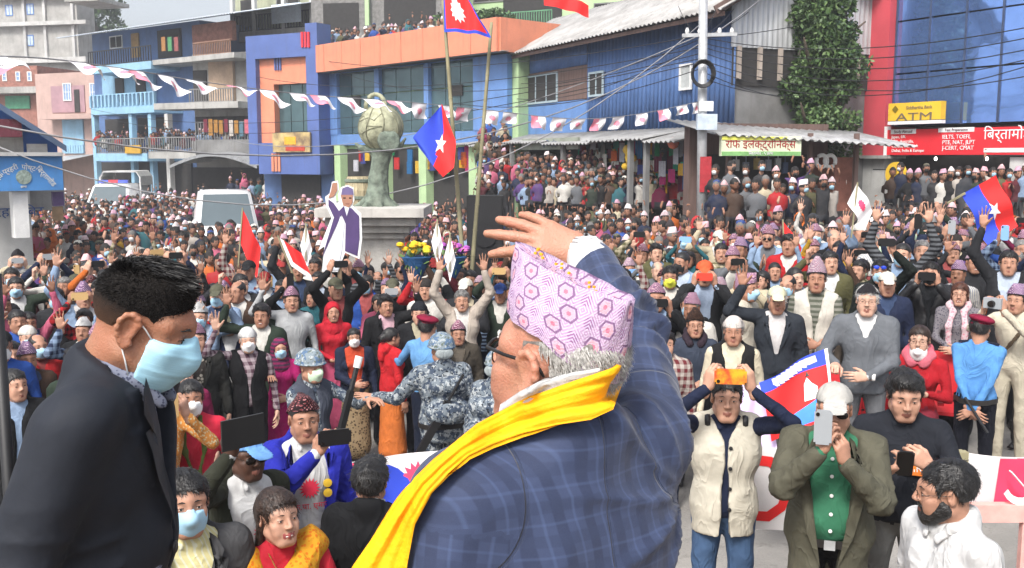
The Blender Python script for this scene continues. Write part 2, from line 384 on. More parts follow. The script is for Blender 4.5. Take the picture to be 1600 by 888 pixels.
def cap_mesh(kind, h=.006):
    key = (kind, h)
    if key in CAPC: return CAPC[key]
    s = Sdf(); e = ((0, -.018, .036), (.074, .094, .082))
    if kind == 'ball':
        s.ell((0, -.014, .048), (.086, .106, .086), tag=ACC); s.fun(lambda X, Y, Z: (.048-.25*np.maximum(-Y-.02, 0))-Z+0*X, 'i')
        s.cap((0, .1, .054), (0, .15, .04), .056, .056, tag=ACC, k=.006, flat=.13, n=(0, .3, 1)); s.ell((0, -.014, .135), (.008, .008, .006), tag=ACC, k=.003)
    elif kind == 'beret':
        s.ell((.012, -.02, .088), (.108, .122, .036), tag=ACC, rot=Euler((math.radians(-6), math.radians(12), 0)).to_matrix()); s.ell((0, -.016, .055), (.082, .102, .03), tag=ACC)
    elif kind == 'helmet':
        s.ell((0, -.016, .05), (.108, .128, .105), tag=ACC); s.fun(lambda X, Y, Z: (.034-.22*np.maximum(-Y-.03, 0))-Z+0*X, 'i')
        s.ell((0, -.01, .037), (.122, .145, .012), tag=ACC, k=.012)
    elif kind == 'beanie':
        s.ell((0, -.016, .046), (.086, .105, .092), tag=ACC); s.fun(lambda X, Y, Z: (.04-.3*np.maximum(-Y-.02, 0))-Z+0*X, 'i'); s.cap((-.06, -.016, .05), (.06, -.016, .05), .03, tag=ACC, k=.02)
    elif kind == 'shawl':
        s.ell((0, -.025, .03), (.097, .118, .106), tag=ACC); s.cap((0, -.06, -.05), (0, -.06, -.2), .1, .15, tag=ACC, k=.06)
        s.ell((0, .09, -.025), (.07, .1, .098), op='s', k=.02)
        s.ell((0, .0, -.02), (.075, .1, .09), op='s', k=.01)
    V, Q, T = s.mesh(h); amp = {'shawl': .006, 'beanie': .003}.get(kind, .0012); V = V+normals(V, Q)*folds(V, amp, 5, 26)[:, None]
    CAPC[key] = (V, Q, T); return CAPC[key]
def mask_mesh(h=.005):
    key = ('mask', h)
    if key in CAPC: return CAPC[key]
    s = Sdf()
    s.ell((0, .03, -.04), (.07, .078, .09), tag=ACC); s.cap((0, .085, -.01), (0, .108, -.03), .02, .024, tag=ACC, k=.03)
    s.fun(lambda X, Y, Z: np.maximum(np.maximum(Z+.006-.1*np.abs(X)*0-.012*(np.abs(X) < .012), -.104-Z), .028+.18*np.abs(X)-Y), 'i')
    P = [s.mesh(h)]
    if h < .007:
        for x in (-1, 1):
            t = Sdf(); t.cap((x*.062, .04, -.02), (x*.079, -.004, .02), .0018, tag=EYEW, k=.001).cap((x*.062, .035, -.085), (x*.079, -.004, -.02), .0018, tag=EYEW, k=.001); P.append(t.mesh(.003))
    CAPC[key] = join(P); return CAPC[key]
def glasses_mesh(dark=True):
    key = ('glasses', dark)
    if key in CAPC: return CAPC[key]
    P = []
    for x in (-1, 1):
        t = Sdf(); t.cap((x*.062, .092, .01), (x*.08, -.01, .012), .0022, tag=HAIR, k=.001).cap((x*.009, .112, .01), (0, .115, .012), .0022, tag=HAIR, k=.001)
        if dark: t.ell((x*.034, .1, .003), (.028, .007, .02), tag=HAIR, k=.002)
        else:
            for i in range(10):
                a, b = 2*math.pi*i/10, 2*math.pi*(i+1)/10
                t.cap((x*.034+.024*math.cos(a), .104-.3*abs(.024*math.cos(a)), .003+.016*math.sin(a)), (x*.034+.024*math.cos(b), .104-.3*abs(.024*math.cos(b)), .003+.016*math.sin(b)), .002, tag=HAIR, k=.001)
        P.append(t.mesh(.0033))
    CAPC[key] = join(P); return CAPC[key]
# ---- hands (wrist at the origin, fingers +z, palm +y, thumb on +x)
HANDC = {}
def hand_mesh(curl=(.2, .2, .2, .2), thumb=.4, spread=.12, h=.005, fw=1.0):
    key = (curl, thumb, spread, h, fw)
    if key in HANDC: return HANDC[key]
    s = Sdf()
    s.cap((0, 0, -.03), (0, 0, .012), .0265, .026, flat=.72, k=.01)
    s.cap((.018, .004, .028), (.027, -.002, .085), .016, .0135, k=.012, flat=.95); s.cap((0, .002, .02), (.006, -.003, .09), .018, .014, k=.016)
    s.cap((-.016, .003, .025), (-.016, -.002, .086), .017, .0125, k=.016); s.cap((-.02, .003, .03), (-.032, .0, .078), .013, .0115, k=.014)
    L = [(.028, .0, .09, .044, .026, .022), (.0085, -.003, .095, .048, .030, .024), (-.0125, -.003, .091, .044, .028, .023), (-.032, .0, .08, .034, .021, .02)]
    for i, (x, y, z, a, b, c) in enumerate(L):
        p = vv(x, y, z); ang = 0; sp = spread*(1.4-i*.95)
        for jn, (ln, r0, r1, m_) in enumerate(((a, .0098, .0088, .8), (b, .0088, .008, 1.1), (c, .008, .0066, .7))):
            ang += curl[i]*m_*(1 if jn else .85); r0, r1 = (r0*.86*fw, r1*.86*fw) if i == 3 else (r0*fw, r1*fw)
            d = vv(math.sin(sp)*math.cos(ang), math.sin(ang), math.cos(ang)*math.cos(sp)); q = p+d*ln
            s.cap(p, q, r0, r1, k=.004); p = q
    p = vv(.02, .008, .022)
    for ln, r0, r1, a_, e_ in ((.042, .017, .0125, .75, .35), (.033, .0115, .0098, .75-thumb*.5, .35+thumb*.5), (.026, .0098, .0075, .75-thumb*1.0, .35+thumb*.7)):
        d = vv(math.sin(a_)*math.cos(e_), math.sin(e_), math.cos(a_)*math.cos(e_)); q = p+d*ln; s.cap(p, q, r0, r1, k=.008); p = q
    V, Q, T = s.mesh(h); HANDC[key] = (V, Q, T); return HANDC[key]
HP = {'open': ((.12, .1, .12, .16), .15, .17), 'relax': ((.35, .4, .45, .5), .5, .04), 'grip': ((.95, .95, .95, 1.0), .9, .02), 'fist': ((1.5, 1.5, 1.5, 1.5), 1.2, 0), 'flat': ((.08, .06, .08, .1), .3, .02), 'point': ((.1, 1.4, 1.5, 1.5), 1.0, 0)}
def basis(fwd, up):
    z = Vector(fwd).normalized(); y = Vector(up); y = (y-z*y.dot(z)).normalized(); x = y.cross(z); M = Matrix((x, y, z)).transposed().to_4x4(); return M
def ik(sh, wr, l1, l2, pole):
    d = wr-sh; L = np.linalg.norm(d)
    if L > (l1+l2)*.995: wr = sh+d*((l1+l2)*.995/L); d = wr-sh; L = np.linalg.norm(d)
    if L < abs(l1-l2)+.02: wr = sh+d/max(L, 1e-6)*(abs(l1-l2)+.02); d = wr-sh; L = np.linalg.norm(d)
    a = (l1*l1-l2*l2+L*L)/(2*L); hgt = math.sqrt(max(l1*l1-a*a, 0)); u = d/L; p = vv(*pole); p = p-u*p.dot(u); p /= max(np.linalg.norm(p), 1e-6)
    return sh+u*a+p*hgt, wr
# hand goals per side in body space for a 1.7 m person: (wrist, elbow pole, finger direction, palm normal, hand kind); x mirrored on the left
G_DOWN = ((.26, .03, .86), (.3, -1, .2), (0, .15, -1), (-1, .1, 0), 'relax')
G_WAVE = ((.30, .16, 1.72), (.8, .1, -.6), (.1, .1, 1), (0, 1, 0), 'open')
G_UP = ((.24, .10, 1.92), (1, .1, 0), (0, .1, 1), (0, 1, 0), 'open')
G_PHONE = ((.10, .30, 1.50), (.8, -.2, -1), (-.25, .1, 1), (-.6, -.6, .1), 'grip')
G_PHUP = ((.12, .25, 1.80), (.9, -.1, -.6), (-.25, .1, 1), (-.6, -.6, .1), 'grip')
G_CLAP = ((.06, .32, 1.27), (.8, -.3, -1), (-.35, .4, 1), (-1, .0, 0), 'flat')
G_NAM = ((.045, .24, 1.22), (.9, -.2, -1), (-.22, .25, 1), (-1, 0, 0), 'flat')
G_BELLY = ((.03, .25, 1.03), (.9, -.5, -.6), (-1, .25, 0), (0, -1, -.2), 'relax')
G_FIST = ((.24, .2, 1.62), (.8, -.2, -.8), (0, .1, 1), (-1, .2, 0), 'fist')
G_BACK = ((.02, -.17, .9), (.9, -.6, .3), (-.9, -.05, -.6), (0, 1, 0), 'relax')
G_FWD = ((.2, .45, 1.35), (.8, -.3, -1), (0, 1, .15), (0, .1, -1), 'relax')
G_OUT = ((.45, .35, 1.2), (.2, -.5, -1), (.5, .8, 0), (0, .3, -1), 'open')
G_POINT = ((.12, .42, 1.42), (.8, -.3, -1), (-.1, 1, .1), (-.2, 0, -1), 'point')
def mir(g): f = lambda t: (-t[0], t[1], t[2]); return (f(g[0]), f(g[1]), f(g[2]), f(g[3]), g[4])
def skeleton(R=G_DOWN, L=G_DOWN, fat=1.0, sit=False):
    J = {}
    for sd, g in ((1, R), (-1, L)):
        g = g if sd == 1 else mir(g); up = max(0, min(1, (g[0][2]-1.35)/.5))
        sh = vv(sd*(.178-.02*up), .0, 1.392+.05*up); e, wr = ik(sh, vv(*g[0]), .285, .262, g[1]); J[sd] = (sh, e, wr, g)
    J['fat'] = fat; J['sit'] = sit; return J
def torso(s, J, t=0.0, tag=TOP, fem=False):
    f = J['fat']; w_ = .93 if fem else 1
    s.cap((-.06*f, 0, .99), (.06*f, 0, .99), .105*f+t, tag=tag, k=.05, flat=.85)
    s.cap((0, .008*f, 1.02), (0, .0, 1.16), .128*f+t, .132*f+t, tag=tag, k=.05, flat=.76*f**.6)
    s.cap((-.055*w_, .0, 1.265), (.055*w_, .0, 1.265), .122*w_+t, tag=tag, k=.05, flat=.84)
    s.cap((-.06*w_, -.01, 1.33), (.06*w_, -.01, 1.33), .1*w_+t, tag=tag, k=.05, flat=.85)
    if f > 1.05: s.ell((0, .06, 1.08), (.13*f, .11*f, .14), tag=tag, k=.05)
    if fem:
        for x in (-1, 1): s.ell((x*.065, .085, 1.245), (.056+t, .05+t, .056+t), tag=tag, k=.03)
    for sd in (1, -1):
        sh = J[sd][0]; s.cap((0, -.012, 1.435), sh*vv(.8, 1, 1)+vv(0, -.008, .0), .058+t, .05+t, tag=tag, k=.04)
def arms(s, J, t=0.0, sleeve='long', tag=TOP, k=.016, slv=.94):
    for sd in (1, -1):
        sh, e, wr, g = J[sd]; f = .5+.5*J['fat']
        tu = tag if sleeve != 'none' else SKIN; tf = tag if sleeve == 'long' else SKIN
        s.cap(sh, e, .054*f+t, .042*f+t*.9, tag=tu, k=k+.012)
        s.cap(e, wr if sleeve != 'long' or t == 0 else e+(wr-e)*slv, .042*f+(t*.9 if tf == tag else 0), (.029 if tf == SKIN else .034)+t*.6, tag=tf, k=k)
def legs(s, J, t=0, tag=BOT, shoes=True, skirt=False):
    for sd in (1, -1):
        if J['sit']:
            hp, kn, an = (sd*.09, .02, .95), (sd*.12, .45, .96), (sd*.12, .42, .55)
        else: hp, kn, an = (sd*.088, 0, .92), (sd*.1, .015, .5), (sd*.105, -.02, .09)
        s.cap(hp, kn, .088+t, .062+t, tag=tag, k=.03); s.cap(kn, an, .062+t, .05+t, tag=tag, k=.02)
        if shoes: s.cap((an[0], an[1]-.03, an[2]-.045), (an[0]*1.12, an[1]+.15, an[2]-.055), .042, .034, tag=SHOE, k=.012)
    if skirt: s.cap((0, 0, .95), (0, .01, .22), .14+t, .2+t, tag=tag, k=.04, flat=.85)
BODYC = {}
def body_mesh(J, h=.015, hh=.005, head='m', sleeve='long', fem=False, skirt=False, smile=False, yaw=0, nod=0, roll=0, neck=0.0, cut=None, shear=0.0, hsz=1.0):
    s = Sdf(); torso(s, J, fem=fem)
    legs(s, J, skirt=skirt); arms(s, J, sleeve=sleeve)
    if not fem:
        for x in (-1, 1): s.cap((0, -.06, 1.478), (x*.06, -.01, 1.47), .014, tag=TOP, k=.008); s.cap((x*.06, -.01, 1.47), (x*.03, .062, 1.425), .014, .018, tag=TOP, k=.008)
    if not J['sit']: s.fun(lambda X, Y, Z: np.where((np.abs(X) < .2) & (Z < (.93 if not skirt else 1.0)) & (Z > .8) & (np.abs(Y) < .16), -1.0, 1.0), 't', BOT)
    if cut: s.fun(lambda X, Y, Z: cut-Z+0*X+0*Y, 'i')
    V, Q, T = s.mesh(h); V = relax(V, Q, 1, .4)
    am = (T[:, None] == TOP)|(T[:, None] == BOT)
    cl = np.zeros(len(V)); cl[Q[((T == TOP)|(T == BOT))].ravel()] = 1
    V = V+normals(V, Q)*(folds(V, .007, 7, 13)*cl)[:, None]
    HM = Matrix.Translation((0, -.005, 1.485+neck)) @ Euler((math.radians(nod), math.radians(roll), math.radians(yaw)), 'ZXY').to_matrix().to_4x4() @ Matrix.Translation((0, .022, .088))
    hV, hQ, hT = head_mesh(head, hh, smile)
    if shear: V[:, 1] -= shear*np.maximum(1.47-V[:, 2], 0)
    P = [(V, Q, T), (xf(HM, hV), hQ, hT)]
    for sd in (1, -1):
        sh, e, wr, g = J[sd]; c, th, sp = HP[g[4]][:3]; mV, mQ, mT = hand_mesh(c, th, sp, min(max(hh, .0055 if hh > .004 else .004), .024 if hh < .03 else .034), HP[g[4]][3] if len(HP[g[4]]) > 3 else 1.0)
        M = basis(g[2], g[3]); M.translation = Vector(wr); W = mV*hsz; Qm = mQ
        # the thumb lies on the inner side: +x of the hand for a right hand with the palm forward is -x of the body
        fx = 1 if sd == -1 else -1
        W[:, 0] *= fx; Qm = mQ[:, ::-1] if fx == -1 else mQ
        P.append((xf(M, W), Qm, mT))
    return (*join(P), HM)
def jacket_mesh(J, h=.014, hem=.74, V0=1.02, vw=.085, t=.016, collar=True, sleeve='long', lapel=.05, fem=False, open_=.012, seed=1, slit=.07, slv=.94, amp=.008, fr=12, neckcut=.056):
    s = Sdf(); torso(s, J, t=t, tag=TOP, fem=fem); f = J['fat']
    s.cap((0, 0, 1.05), (0, .005, hem-.02), .135*f+t, .152*f+t, tag=TOP, k=.05, flat=.8)
    if collar: s.cap((-.02, -.035, 1.47), (.02, -.035, 1.47), .068, tag=TOP, k=.02)
    top = 1.5
    def cutf(X, Y, Z):
        wd = np.where(Z > V0, open_*.5+(Z-V0)/(1.46-V0)*vw, open_*.5+np.maximum(V0-.12-Z, 0)*slit)
        return np.maximum(np.abs(X)-wd, -Y+.01+0*Z)      # opening at the front
    if lapel:
        def lap(X, Y, Z):
            wd = open_*.5+(Z-V0)/(1.46-V0)*vw; w2 = wd+lapel*np.clip((Z-V0)/.22, 0, 1)*np.where(Z > 1.37, .55, 1)
            return np.where((Z > V0) & (Z < 1.45) & (np.abs(X) < w2) & (Y > 0), -.006, 0.0)
        s.fun(lap, 'd')
    s.fun(cutf, 's'); s.fun(lambda X, Y, Z: hem-Z+0*X+0*Y, 'i')
    s.fun(lambda X, Y, Z: np.sqrt(X**2+(Y-.012)**2)-neckcut+0*Z+np.where(Z < 1.42, 1, 0), 's')
    s.fun(lambda X, Y, Z: Z-1.515+(Y+.05)*.55+0*X + np.where((np.abs(X) > .12), -9, 0), 'i')
    if sleeve == 'long': arms(s, J, t=t, tag=TOP, k=.02, slv=slv)
    V, Q, T = s.mesh(h); V = relax(V, Q, 1, .35)
    return V+normals(V, Q)*folds(V, amp, seed, fr)[:, None], Q, T
def sleeve_folds(V, Q, J, sd, amp=.010):
    sh, e, wr = J[sd][:3]; N_ = normals(V, Q); out = np.zeros(len(V))
    for a, b, pk in ((sh, e, 1.0), (e, wr, 0.0)):
        ax = b-a; L = np.linalg.norm(ax); ax = ax/L; t = (V-a)@ax; rad = np.linalg.norm(V-a-np.outer(t, ax), axis=1); u = np.cross(ax, [0, 0, 1.0]); u /= np.linalg.norm(u); ang = np.arctan2((V-a)@np.cross(ax, u), (V-a)@u)
        wgt = ((t > -.06) & (t < L+.03) & (rad < .12))*np.exp(-((t/L-pk)/.42)**2); ph = 95*t+1.6*np.sin(ang*2+14*t)+1.3*np.sin(ang*3+1); out += wgt*((1-np.abs(np.sin(ph*.5)))**1.4-.35)
    return V+N_*(amp*out)[:, None]
# ---- materials of people
SK = [mat('skin_%d' % i, c, .55, .10, 25, sss=0, spec=.4) for i, c in enumerate([(.46, .255, .178), (.39, .205, .138), (.33, .165, .107), (.26, .125, .078), (.50, .30, .22), (.075, .034, .022)])]
M_LIP = mat('lip', (.24, .095, .07), .45, .1); M_LIPR = mat('lip_red', (.3, .075, .07), .4, .1)
M_EYEW = mat('eye_white', (.62, .58, .54), .3, .05); M_EYED = mat('eye_dark', (.012, .009, .008), .25, 0)
M_HAIR = {k: mat('hair_'+k, c, .42, .5, 70, bump=.004, bscale=160, spec=.5, stretch=(1, .35, 1)) for k, c in dict(black=(.012, .011, .011), brown=(.03, .017, .012), red=(.075, .025, .013), grey=(.16, .155, .15), white=(.5, .49, .47)).items()}
M_SHOE = mat('shoe_black', (.02, .02, .02), .5)
def cloth(hexc, pat=None, **k):
    name = 'cloth_%s_%s' % (hexc, pat or 'plain')
    if name in MATS: return MATS[name]
    c = tuple(min(.72*x, .5) for x in srgb(hexc)); k = {a: (tuple(min(.72*x, .5) for x in v) if isinstance(v, tuple) else v) for a, v in k.items()}
    m, q, b = base(name, .85, 0, .2); tc = q.n('TexCoord').outputs['Object']; x = q.n('SeparateXYZ'); q.l(tc, x.inputs[0]); X, Y, Z = x.outputs
    def line(v, s, w): return q.step(q.m('PINGPONG', q.m('MULTIPLY', v, s), .5), w+.05, w)
    XY = q.m('ADD', X, Y)
    if not pat: col = q.mix(q.step(q.noise(tc, 9, 5, .6), .3, .7), tuple(x*.84 for x in c), tuple(min(1, x*1.1) for x in c))
    elif pat == 'plaid': f = q.m('MULTIPLY', q.m('ADD', line(XY, 14, .22), line(Z, 14, .22)), .5); col = q.mix(f, c, k['c2'])
    elif pat == 'stripe': col = q.mix(line(Z, 22, .22), c, k['c2'])
    elif pat == 'vstripe': col = q.mix(line(XY, 40, .12), c, k['c2'])
    elif pat == 'print':
        v = q.n('TexVoronoi'); v.inputs['Scale'].default_value = k.get('s', 38); q.l(tc, v.inputs['Vector']); f = q.step(v.outputs['Distance'], .42, .3)
        col = q.mix(f, c, k['c2'])
    elif pat == 'camo':
        f1 = q.step(q.noise(tc, 20, 2), .5, .53); f2 = q.step(q.noise(q.m('ADD', 0, 0) and tc, 34, 2), .56, .59); f3 = q.step(q.noise(tc, 46, 2), .6, .63)
        col = q.mix(f3, q.mix(f2, q.mix(f1, c, k['c2']), k['c3']), k['c4'])
    elif pat == 'dhaka':
        v = line(q.m('ADD', XY, Z), 45, .2); u = line(q.m('SUBTRACT', XY, Z), 45, .2); f = q.m('MAXIMUM', v, u); f2 = q.step(q.noise(tc, 90, 2), .45, .6)
        col = q.mix(f, q.mix(f2, c, k['c2']), k['c3'])
    q.l(col, b.inputs['Base Color'])
    nz = q.n('TexNoise'); nz.inputs['Scale'].default_value = 7; nz.inputs['Detail'].default_value = 2.5; nz.inputs['Distortion'].default_value = 1.6; mp = q.n('Mapping'); mp.inputs['Scale'].default_value = (1, 1, .55); mp.inputs['Rotation'].default_value = (.5, .6, 0); q.l(tc, mp.inputs[0]); q.l(mp.outputs[0], nz.inputs['Vector'])
    rid = q.m('POWER', q.m('SUBTRACT', 1.0, q.m('MULTIPLY', q.m('ABSOLUTE', q.m('SUBTRACT', nz.outputs['Fac'], .5)), 4.5)), 2.0)
    bp = q.n('Bump'); bp.inputs['Distance'].default_value = .0045; q.l(q.m('ADD', rid, q.m('MULTIPLY', q.noise(tc, 12, 4), .6)), bp.inputs['Height']); q.l(bp.outputs[0], b.inputs['Normal'])
    MATS[name] = m; return m
CAMO = cloth('7d8790', 'camo', c2=srgb('4a5668'), c3=srgb('b4babd'), c4=srgb('2b3038'))
CAMOH = cloth('8b98a0', 'camo', c2=srgb('5f7896'), c3=srgb('b4bcc0'), c4=srgb('6a7468'))
TOPI = [cloth('d9b7bf', 'dhaka', c2=srgb('c690a0'), c3=srgb('8f6a86')), cloth('e2cfd0', 'dhaka', c2=srgb('d8a9ae'), c3=srgb('a98ba0')), cloth('cfa3ae', 'dhaka', c2=srgb('e6d2d4'), c3=srgb('87506a')), cloth('c8b0c4', 'dhaka', c2=srgb('e0c6cf'), c3=srgb('83608a'))]
TOPIR = cloth('7c3a40', 'dhaka', c2=srgb('c98f92'), c3=srgb('2a1a1e')); TOPIK = cloth('2e2c30'); TOPIW = cloth('e6e2dc'); TOPIB = cloth('4a342c', 'dhaka', c2=srgb('7a5a48'), c3=srgb('251a18'))
def cached(key, fn, store={}):
    if key not in store: store[key] = fn()
    return store[key]
def set_mats(o, mats):
    while len(o.data.materials) < len(mats): o.data.materials.append(None)
    for i, m in enumerate(mats):
        if m is not None: o.material_slots[i].link = 'OBJECT'; o.material_slots[i].material = m
def acc(name, key, fn, root, M, mats):
    me = cached(key, lambda: (lambda r: mesh_from(name, r[0], r[1], [None]*9, r[2], True))(fn()))
    o = link(name, me, root); o.matrix_local = M; set_mats(o, mats); return o
def assemble(root, body_me, HM, S, hh=.005):
    """children of a person: body, hair, headwear, mask, glasses"""
    hair = M_HAIR[S.get('hc', 'black')]; sk = SK[S.get('skin', 1)]
    o = link('body', body_me, root)
    set_mats(o, [sk, S['top'], S.get('bot', cloth('2b2b30')), M_SHOE, hair, M_LIPR if S.get('lipred') else M_LIP, M_EYEW, M_EYED, S.get('acc')])
    hk = S.get('hair', 'short'); hat = S.get('hat')
    if hk and hat not in ('shawl', 'helmet'): acc('hair', ('hair', hk, hh), lambda: hair_mesh(hk, max(hh, .006)), root, HM, [None]*4+[hair]+[None]*4)
    if hat == 'topi':
        t = S.get('tall', .105); n = 28 if hh < .007 else 16
        me = cached(('topi', t, n), lambda: topi_me('cap', TOPI[0], n=n, tall=t, rows=6 if n == 28 else 3)); c = link('cap', me, root); c.matrix_local = HM; set_mats(c, [S['hatm']])
    elif hat:
        nm = {'ball': 'cap', 'beret': 'beret', 'helmet': 'helmet', 'beanie': 'cap', 'shawl': 'head_shawl'}[hat]
        acc(nm, ('hat', hat, hh), lambda: cap_mesh(hat, max(hh, .006)), root, HM, [None]*8+[S['hatm']])
    if S.get('mask'): acc('face_mask', ('mask', hh), lambda: mask_mesh(max(hh, .005)), root, HM, [None]*6+[M_EYEW, None, S['mask']])
    if S.get('glasses'): acc('glasses', ('glasses', S['glasses']), lambda: glasses_mesh(S['glasses'] == 'dark'), root, HM, [None]*4+[M_EYED]+[None]*4)
    return o
MASKB = mat('mask_blue', srgb('9fc6dc'), .8, .06, 20); MASKW = mat('mask_white', (.78, .78, .78), .8, .05, 20); MASKG = mat('mask_green', srgb('c4dcc0'), .8, .06, 20); MASKK = mat('mask_black', (.015, .015, .016), .8, .1); MASKY = mat('mask_yellow', srgb('d6d848'), .8, .05, 20)
# ------------------------------------------------------------------ ground, stage
def terrain():
    nx, ny = 60, 60; xs = np.linspace(-1, 1, nx); ys = np.linspace(0, 1, ny); V = []; Fs = []
    for y in ys:
        for x in xs: X = np.sign(x)*(abs(x)**2.2)*600+x*20; Y = -40+y**2.4*900+y*40; V.append((X, Y, gz(X, Y)))
    for j in range(ny-1):
        for i in range(nx-1): Fs.append((j*nx+i, j*nx+i+1, (j+1)*nx+i+1, (j+1)*nx+i))
    m, q, b = base('ground', .92, 0, .2); tc = q.n('TexCoord').outputs['Object']
    c = q.mix(q.step(q.noise(tc, .8, 6, .65), .35, .7), (.2, .192, .18), (.28, .268, .25)); c = q.mix(q.step(q.noise(tc, 5, 6, .7), .55, .75), c, (.14, .133, .122))
    q.l(c, b.inputs['Base Color']); bp = q.n('Bump'); bp.inputs['Distance'].default_value = .012; q.l(q.noise(tc, 45, 5), bp.inputs['Height']); q.l(bp.outputs[0], b.inputs['Normal'])
    tag(link('ground', mesh_from('ground', V, Fs, [m], None, True)), kind='structure')
terrain()
WOOD = mat('wood_plank', (.22, .15, .09), .8, .3, 3, bump=.004, stretch=(1, 8, 1)); STEEL = mat('galvanised_steel', (.42, .43, .44), .5, .15, 8, metal=.3)
STAGE_Z, DECK_Z = 1.3, .33
st = MB()
for i in range(14): st.box(-3.5+i*.5, -3.01+i*.5, -1.6, 2.15, STAGE_Z-.05, STAGE_Z)
st.box(-3.5, 3.49, 2.1, 2.15, 0, STAGE_Z-.055); st.box(-3.5, 3.49, -1.6, -1.55, 0, STAGE_Z-.055)
tag(st.build('stage', WOOD), kind='structure')
st = MB()
for i in range(24): st.box(-6+i*.5, -5.51+i*.5, 2.3, 5.35, DECK_Z-.04, DECK_Z)
st.box(-6, 5.99, 5.3, 5.35, -.05, DECK_Z-.045); st.box(-6, 5.99, 2.3, 2.35, -.05, DECK_Z-.045)
tag(st.build('front_deck', WOOD), kind='structure')
def base_z(x, y): return DECK_Z if 2.3 < y < 5.35 and abs(x) < 6 else max(gz(x, y), 0)
# ------------------------------------------------------------------ buildings
class Fac:
    """a vertical facade through two plan points; places are read off as (u along, z up)"""
    def __init__(s, name, label, cat, pxl, yl, pxr, yr, group=None):
        a = at_y(pxl, 245, yl); b = at_y(pxr, 245, yr); s.a = Vector((a.x, a.y, 0)); d = Vector((b.x-a.x, b.y-a.y, 0)); s.L = d.length; s.u = d.normalized()
        s.v = Vector((-s.u.y, s.u.x, 0)); s.root = thing(name, label, cat, s.a, math.atan2(s.u.y, s.u.x), group)
    def uz(s, px, py, v=0):
        r = ray(px, py); n = s.v; t = (s.a+s.v*v-CAMP).dot(n)/r.dot(n); p = CAMP+r*t-s.a; return p.dot(s.u), p.z
    def rect(s, x0, y0, x1, y1, v=0):
        xm, ym = (x0+x1)/2, (y0+y1)/2; return s.uz(x0, ym, v)[0], s.uz(x1, ym, v)[0], s.uz(xm, y1, v)[1], s.uz(xm, y0, v)[1]
    def box(s, name, m, x0, y0, x1, y1, v0, v1, parent=None):
        u0, u1, z0, z1 = s.rect(x0, y0, x1, y1, v0); return MB().box(u0, u1, v0, v1, z0, z1).build(name, m, parent or s.root)
    def win(s, x0, y0, x1, y1, fm, gm, v=0, nx=2, ny=1, fw=.06, proud=.05):
        u0, u1, z0, z1 = s.rect(x0, y0, x1, y1, v); b = MB(); v0 = v-proud
        b.box(u0, u1, v0, v-.004, z0, z0+fw).box(u0, u1, v0, v-.004, z1-fw, z1).box(u0, u0+fw, v0, v-.004, z0+fw, z1-fw).box(u1-fw, u1, v0, v-.004, z0+fw, z1-fw)
        for i in range(1, nx): u = u0+(u1-u0)*i/nx; b.box(u-fw*.35, u+fw*.35, v0+.01, v-.004, z0+fw, z1-fw)
        for i in range(1, ny): z = z0+(z1-z0)*i/ny; b.box(u0+fw, u1-fw, v0+.013, v-.006, z-fw*.3, z+fw*.3)
        w_ = b.build('window', fm, s.root); MB().box(u0+fw*.5, u1-fw*.5, v-.02, v-.012, z0+fw*.5, z1-fw*.5).build('pane', gm, w_); return w_
    def rail(s, x0, y0, x1, y1, v, m, n=20, name='balcony_rail', th=.02):
        u0, u1, z0, z1 = s.rect(x0, y0, x1, y1, v); b = MB().box(u0, u1, v-.03, v+.03, z1-.05, z1).box(u0, u1, v-.03, v+.03, z0, z0+.05)
        for i in range(n+1): u = u0+(u1-u0)*i/n; b.box(u-th, u+th, v-th, v+th, z0+.05, z1-.05)
        return b.build(name, m, s.root)
    def text(s, txt, m, px, py, hpx, v, parent, align='CENTER', ext=.004, wpx=None):
        u, z = s.uz(px, py, v); h_ = abs(s.uz(px, py-hpx, v)[1]-z); wd = None
        if wpx: wd = abs(s.uz(px+wpx, py, v)[0]-u)
        return text_part(txt, m, (u, v, z), h_, parent, align, ext, wd)
def text_mesh(txt, size, align='CENTER', ext=.004, width=None):
    cu = bpy.data.curves.new('lettering', 'FONT'); cu.body = txt; cu.size = size; cu.align_x = align; cu.align_y = 'CENTER'; cu.extrude = ext; cu.resolution_u = 3
    o = bpy.data.objects.new('tmp', cu); COL.objects.link(o); dg = bpy.context.evaluated_depsgraph_get(); me = bpy.data.meshes.new_from_object(o.evaluated_get(dg))
    bpy.data.objects.remove(o); bpy.data.curves.remove(cu)
    if width:
        xs = [v.co.x for v in me.vertices]
        if xs:
            sx = width/max(max(xs)-min(xs), 1e-6)
            for v in me.vertices: v.co.x *= sx
    return me
def text_part(txt, m, loc, h_, parent, align='CENTER', ext=.004, width=None, rot=(math.pi/2, 0, 0)):
    me = text_mesh(txt, h_*1.35, align, ext, width); me.materials.clear(); me.materials.append(m); return link('lettering', me, parent, loc, rot)
def glass(name, col, rough=.08, metal=.55, grime=.25):
    if name in MATS: return MATS[name]
    m, q, b = base(name, rough, metal, .6); tc = q.n('TexCoord').outputs['Object']; col = srgb(col)
    q.l(q.mix(q.m('MULTIPLY', q.step(q.noise(tc, 1.3, 5), .35, .7), grime), col, tuple(x*.45 for x in col)), b.inputs['Base Color'])
    bp = q.n('Bump'); bp.inputs['Distance'].default_value = .02; q.l(q.noise(tc, .9, 2), bp.inputs['Height']); q.l(bp.outputs[0], b.inputs['Normal'])
    MATS[name] = m; return m
CONC = mat('concrete', (.36, .355, .34), .9, .2, 1.5, bump=.01, bscale=12, dirt=.5); CONCD = mat('concrete_dark', (.2, .2, .2), .9, .25, 1.5, dirt=.5); CONCL = mat('concrete_pale', (.5, .5, .49), .9, .15, 1.2, dirt=.4)
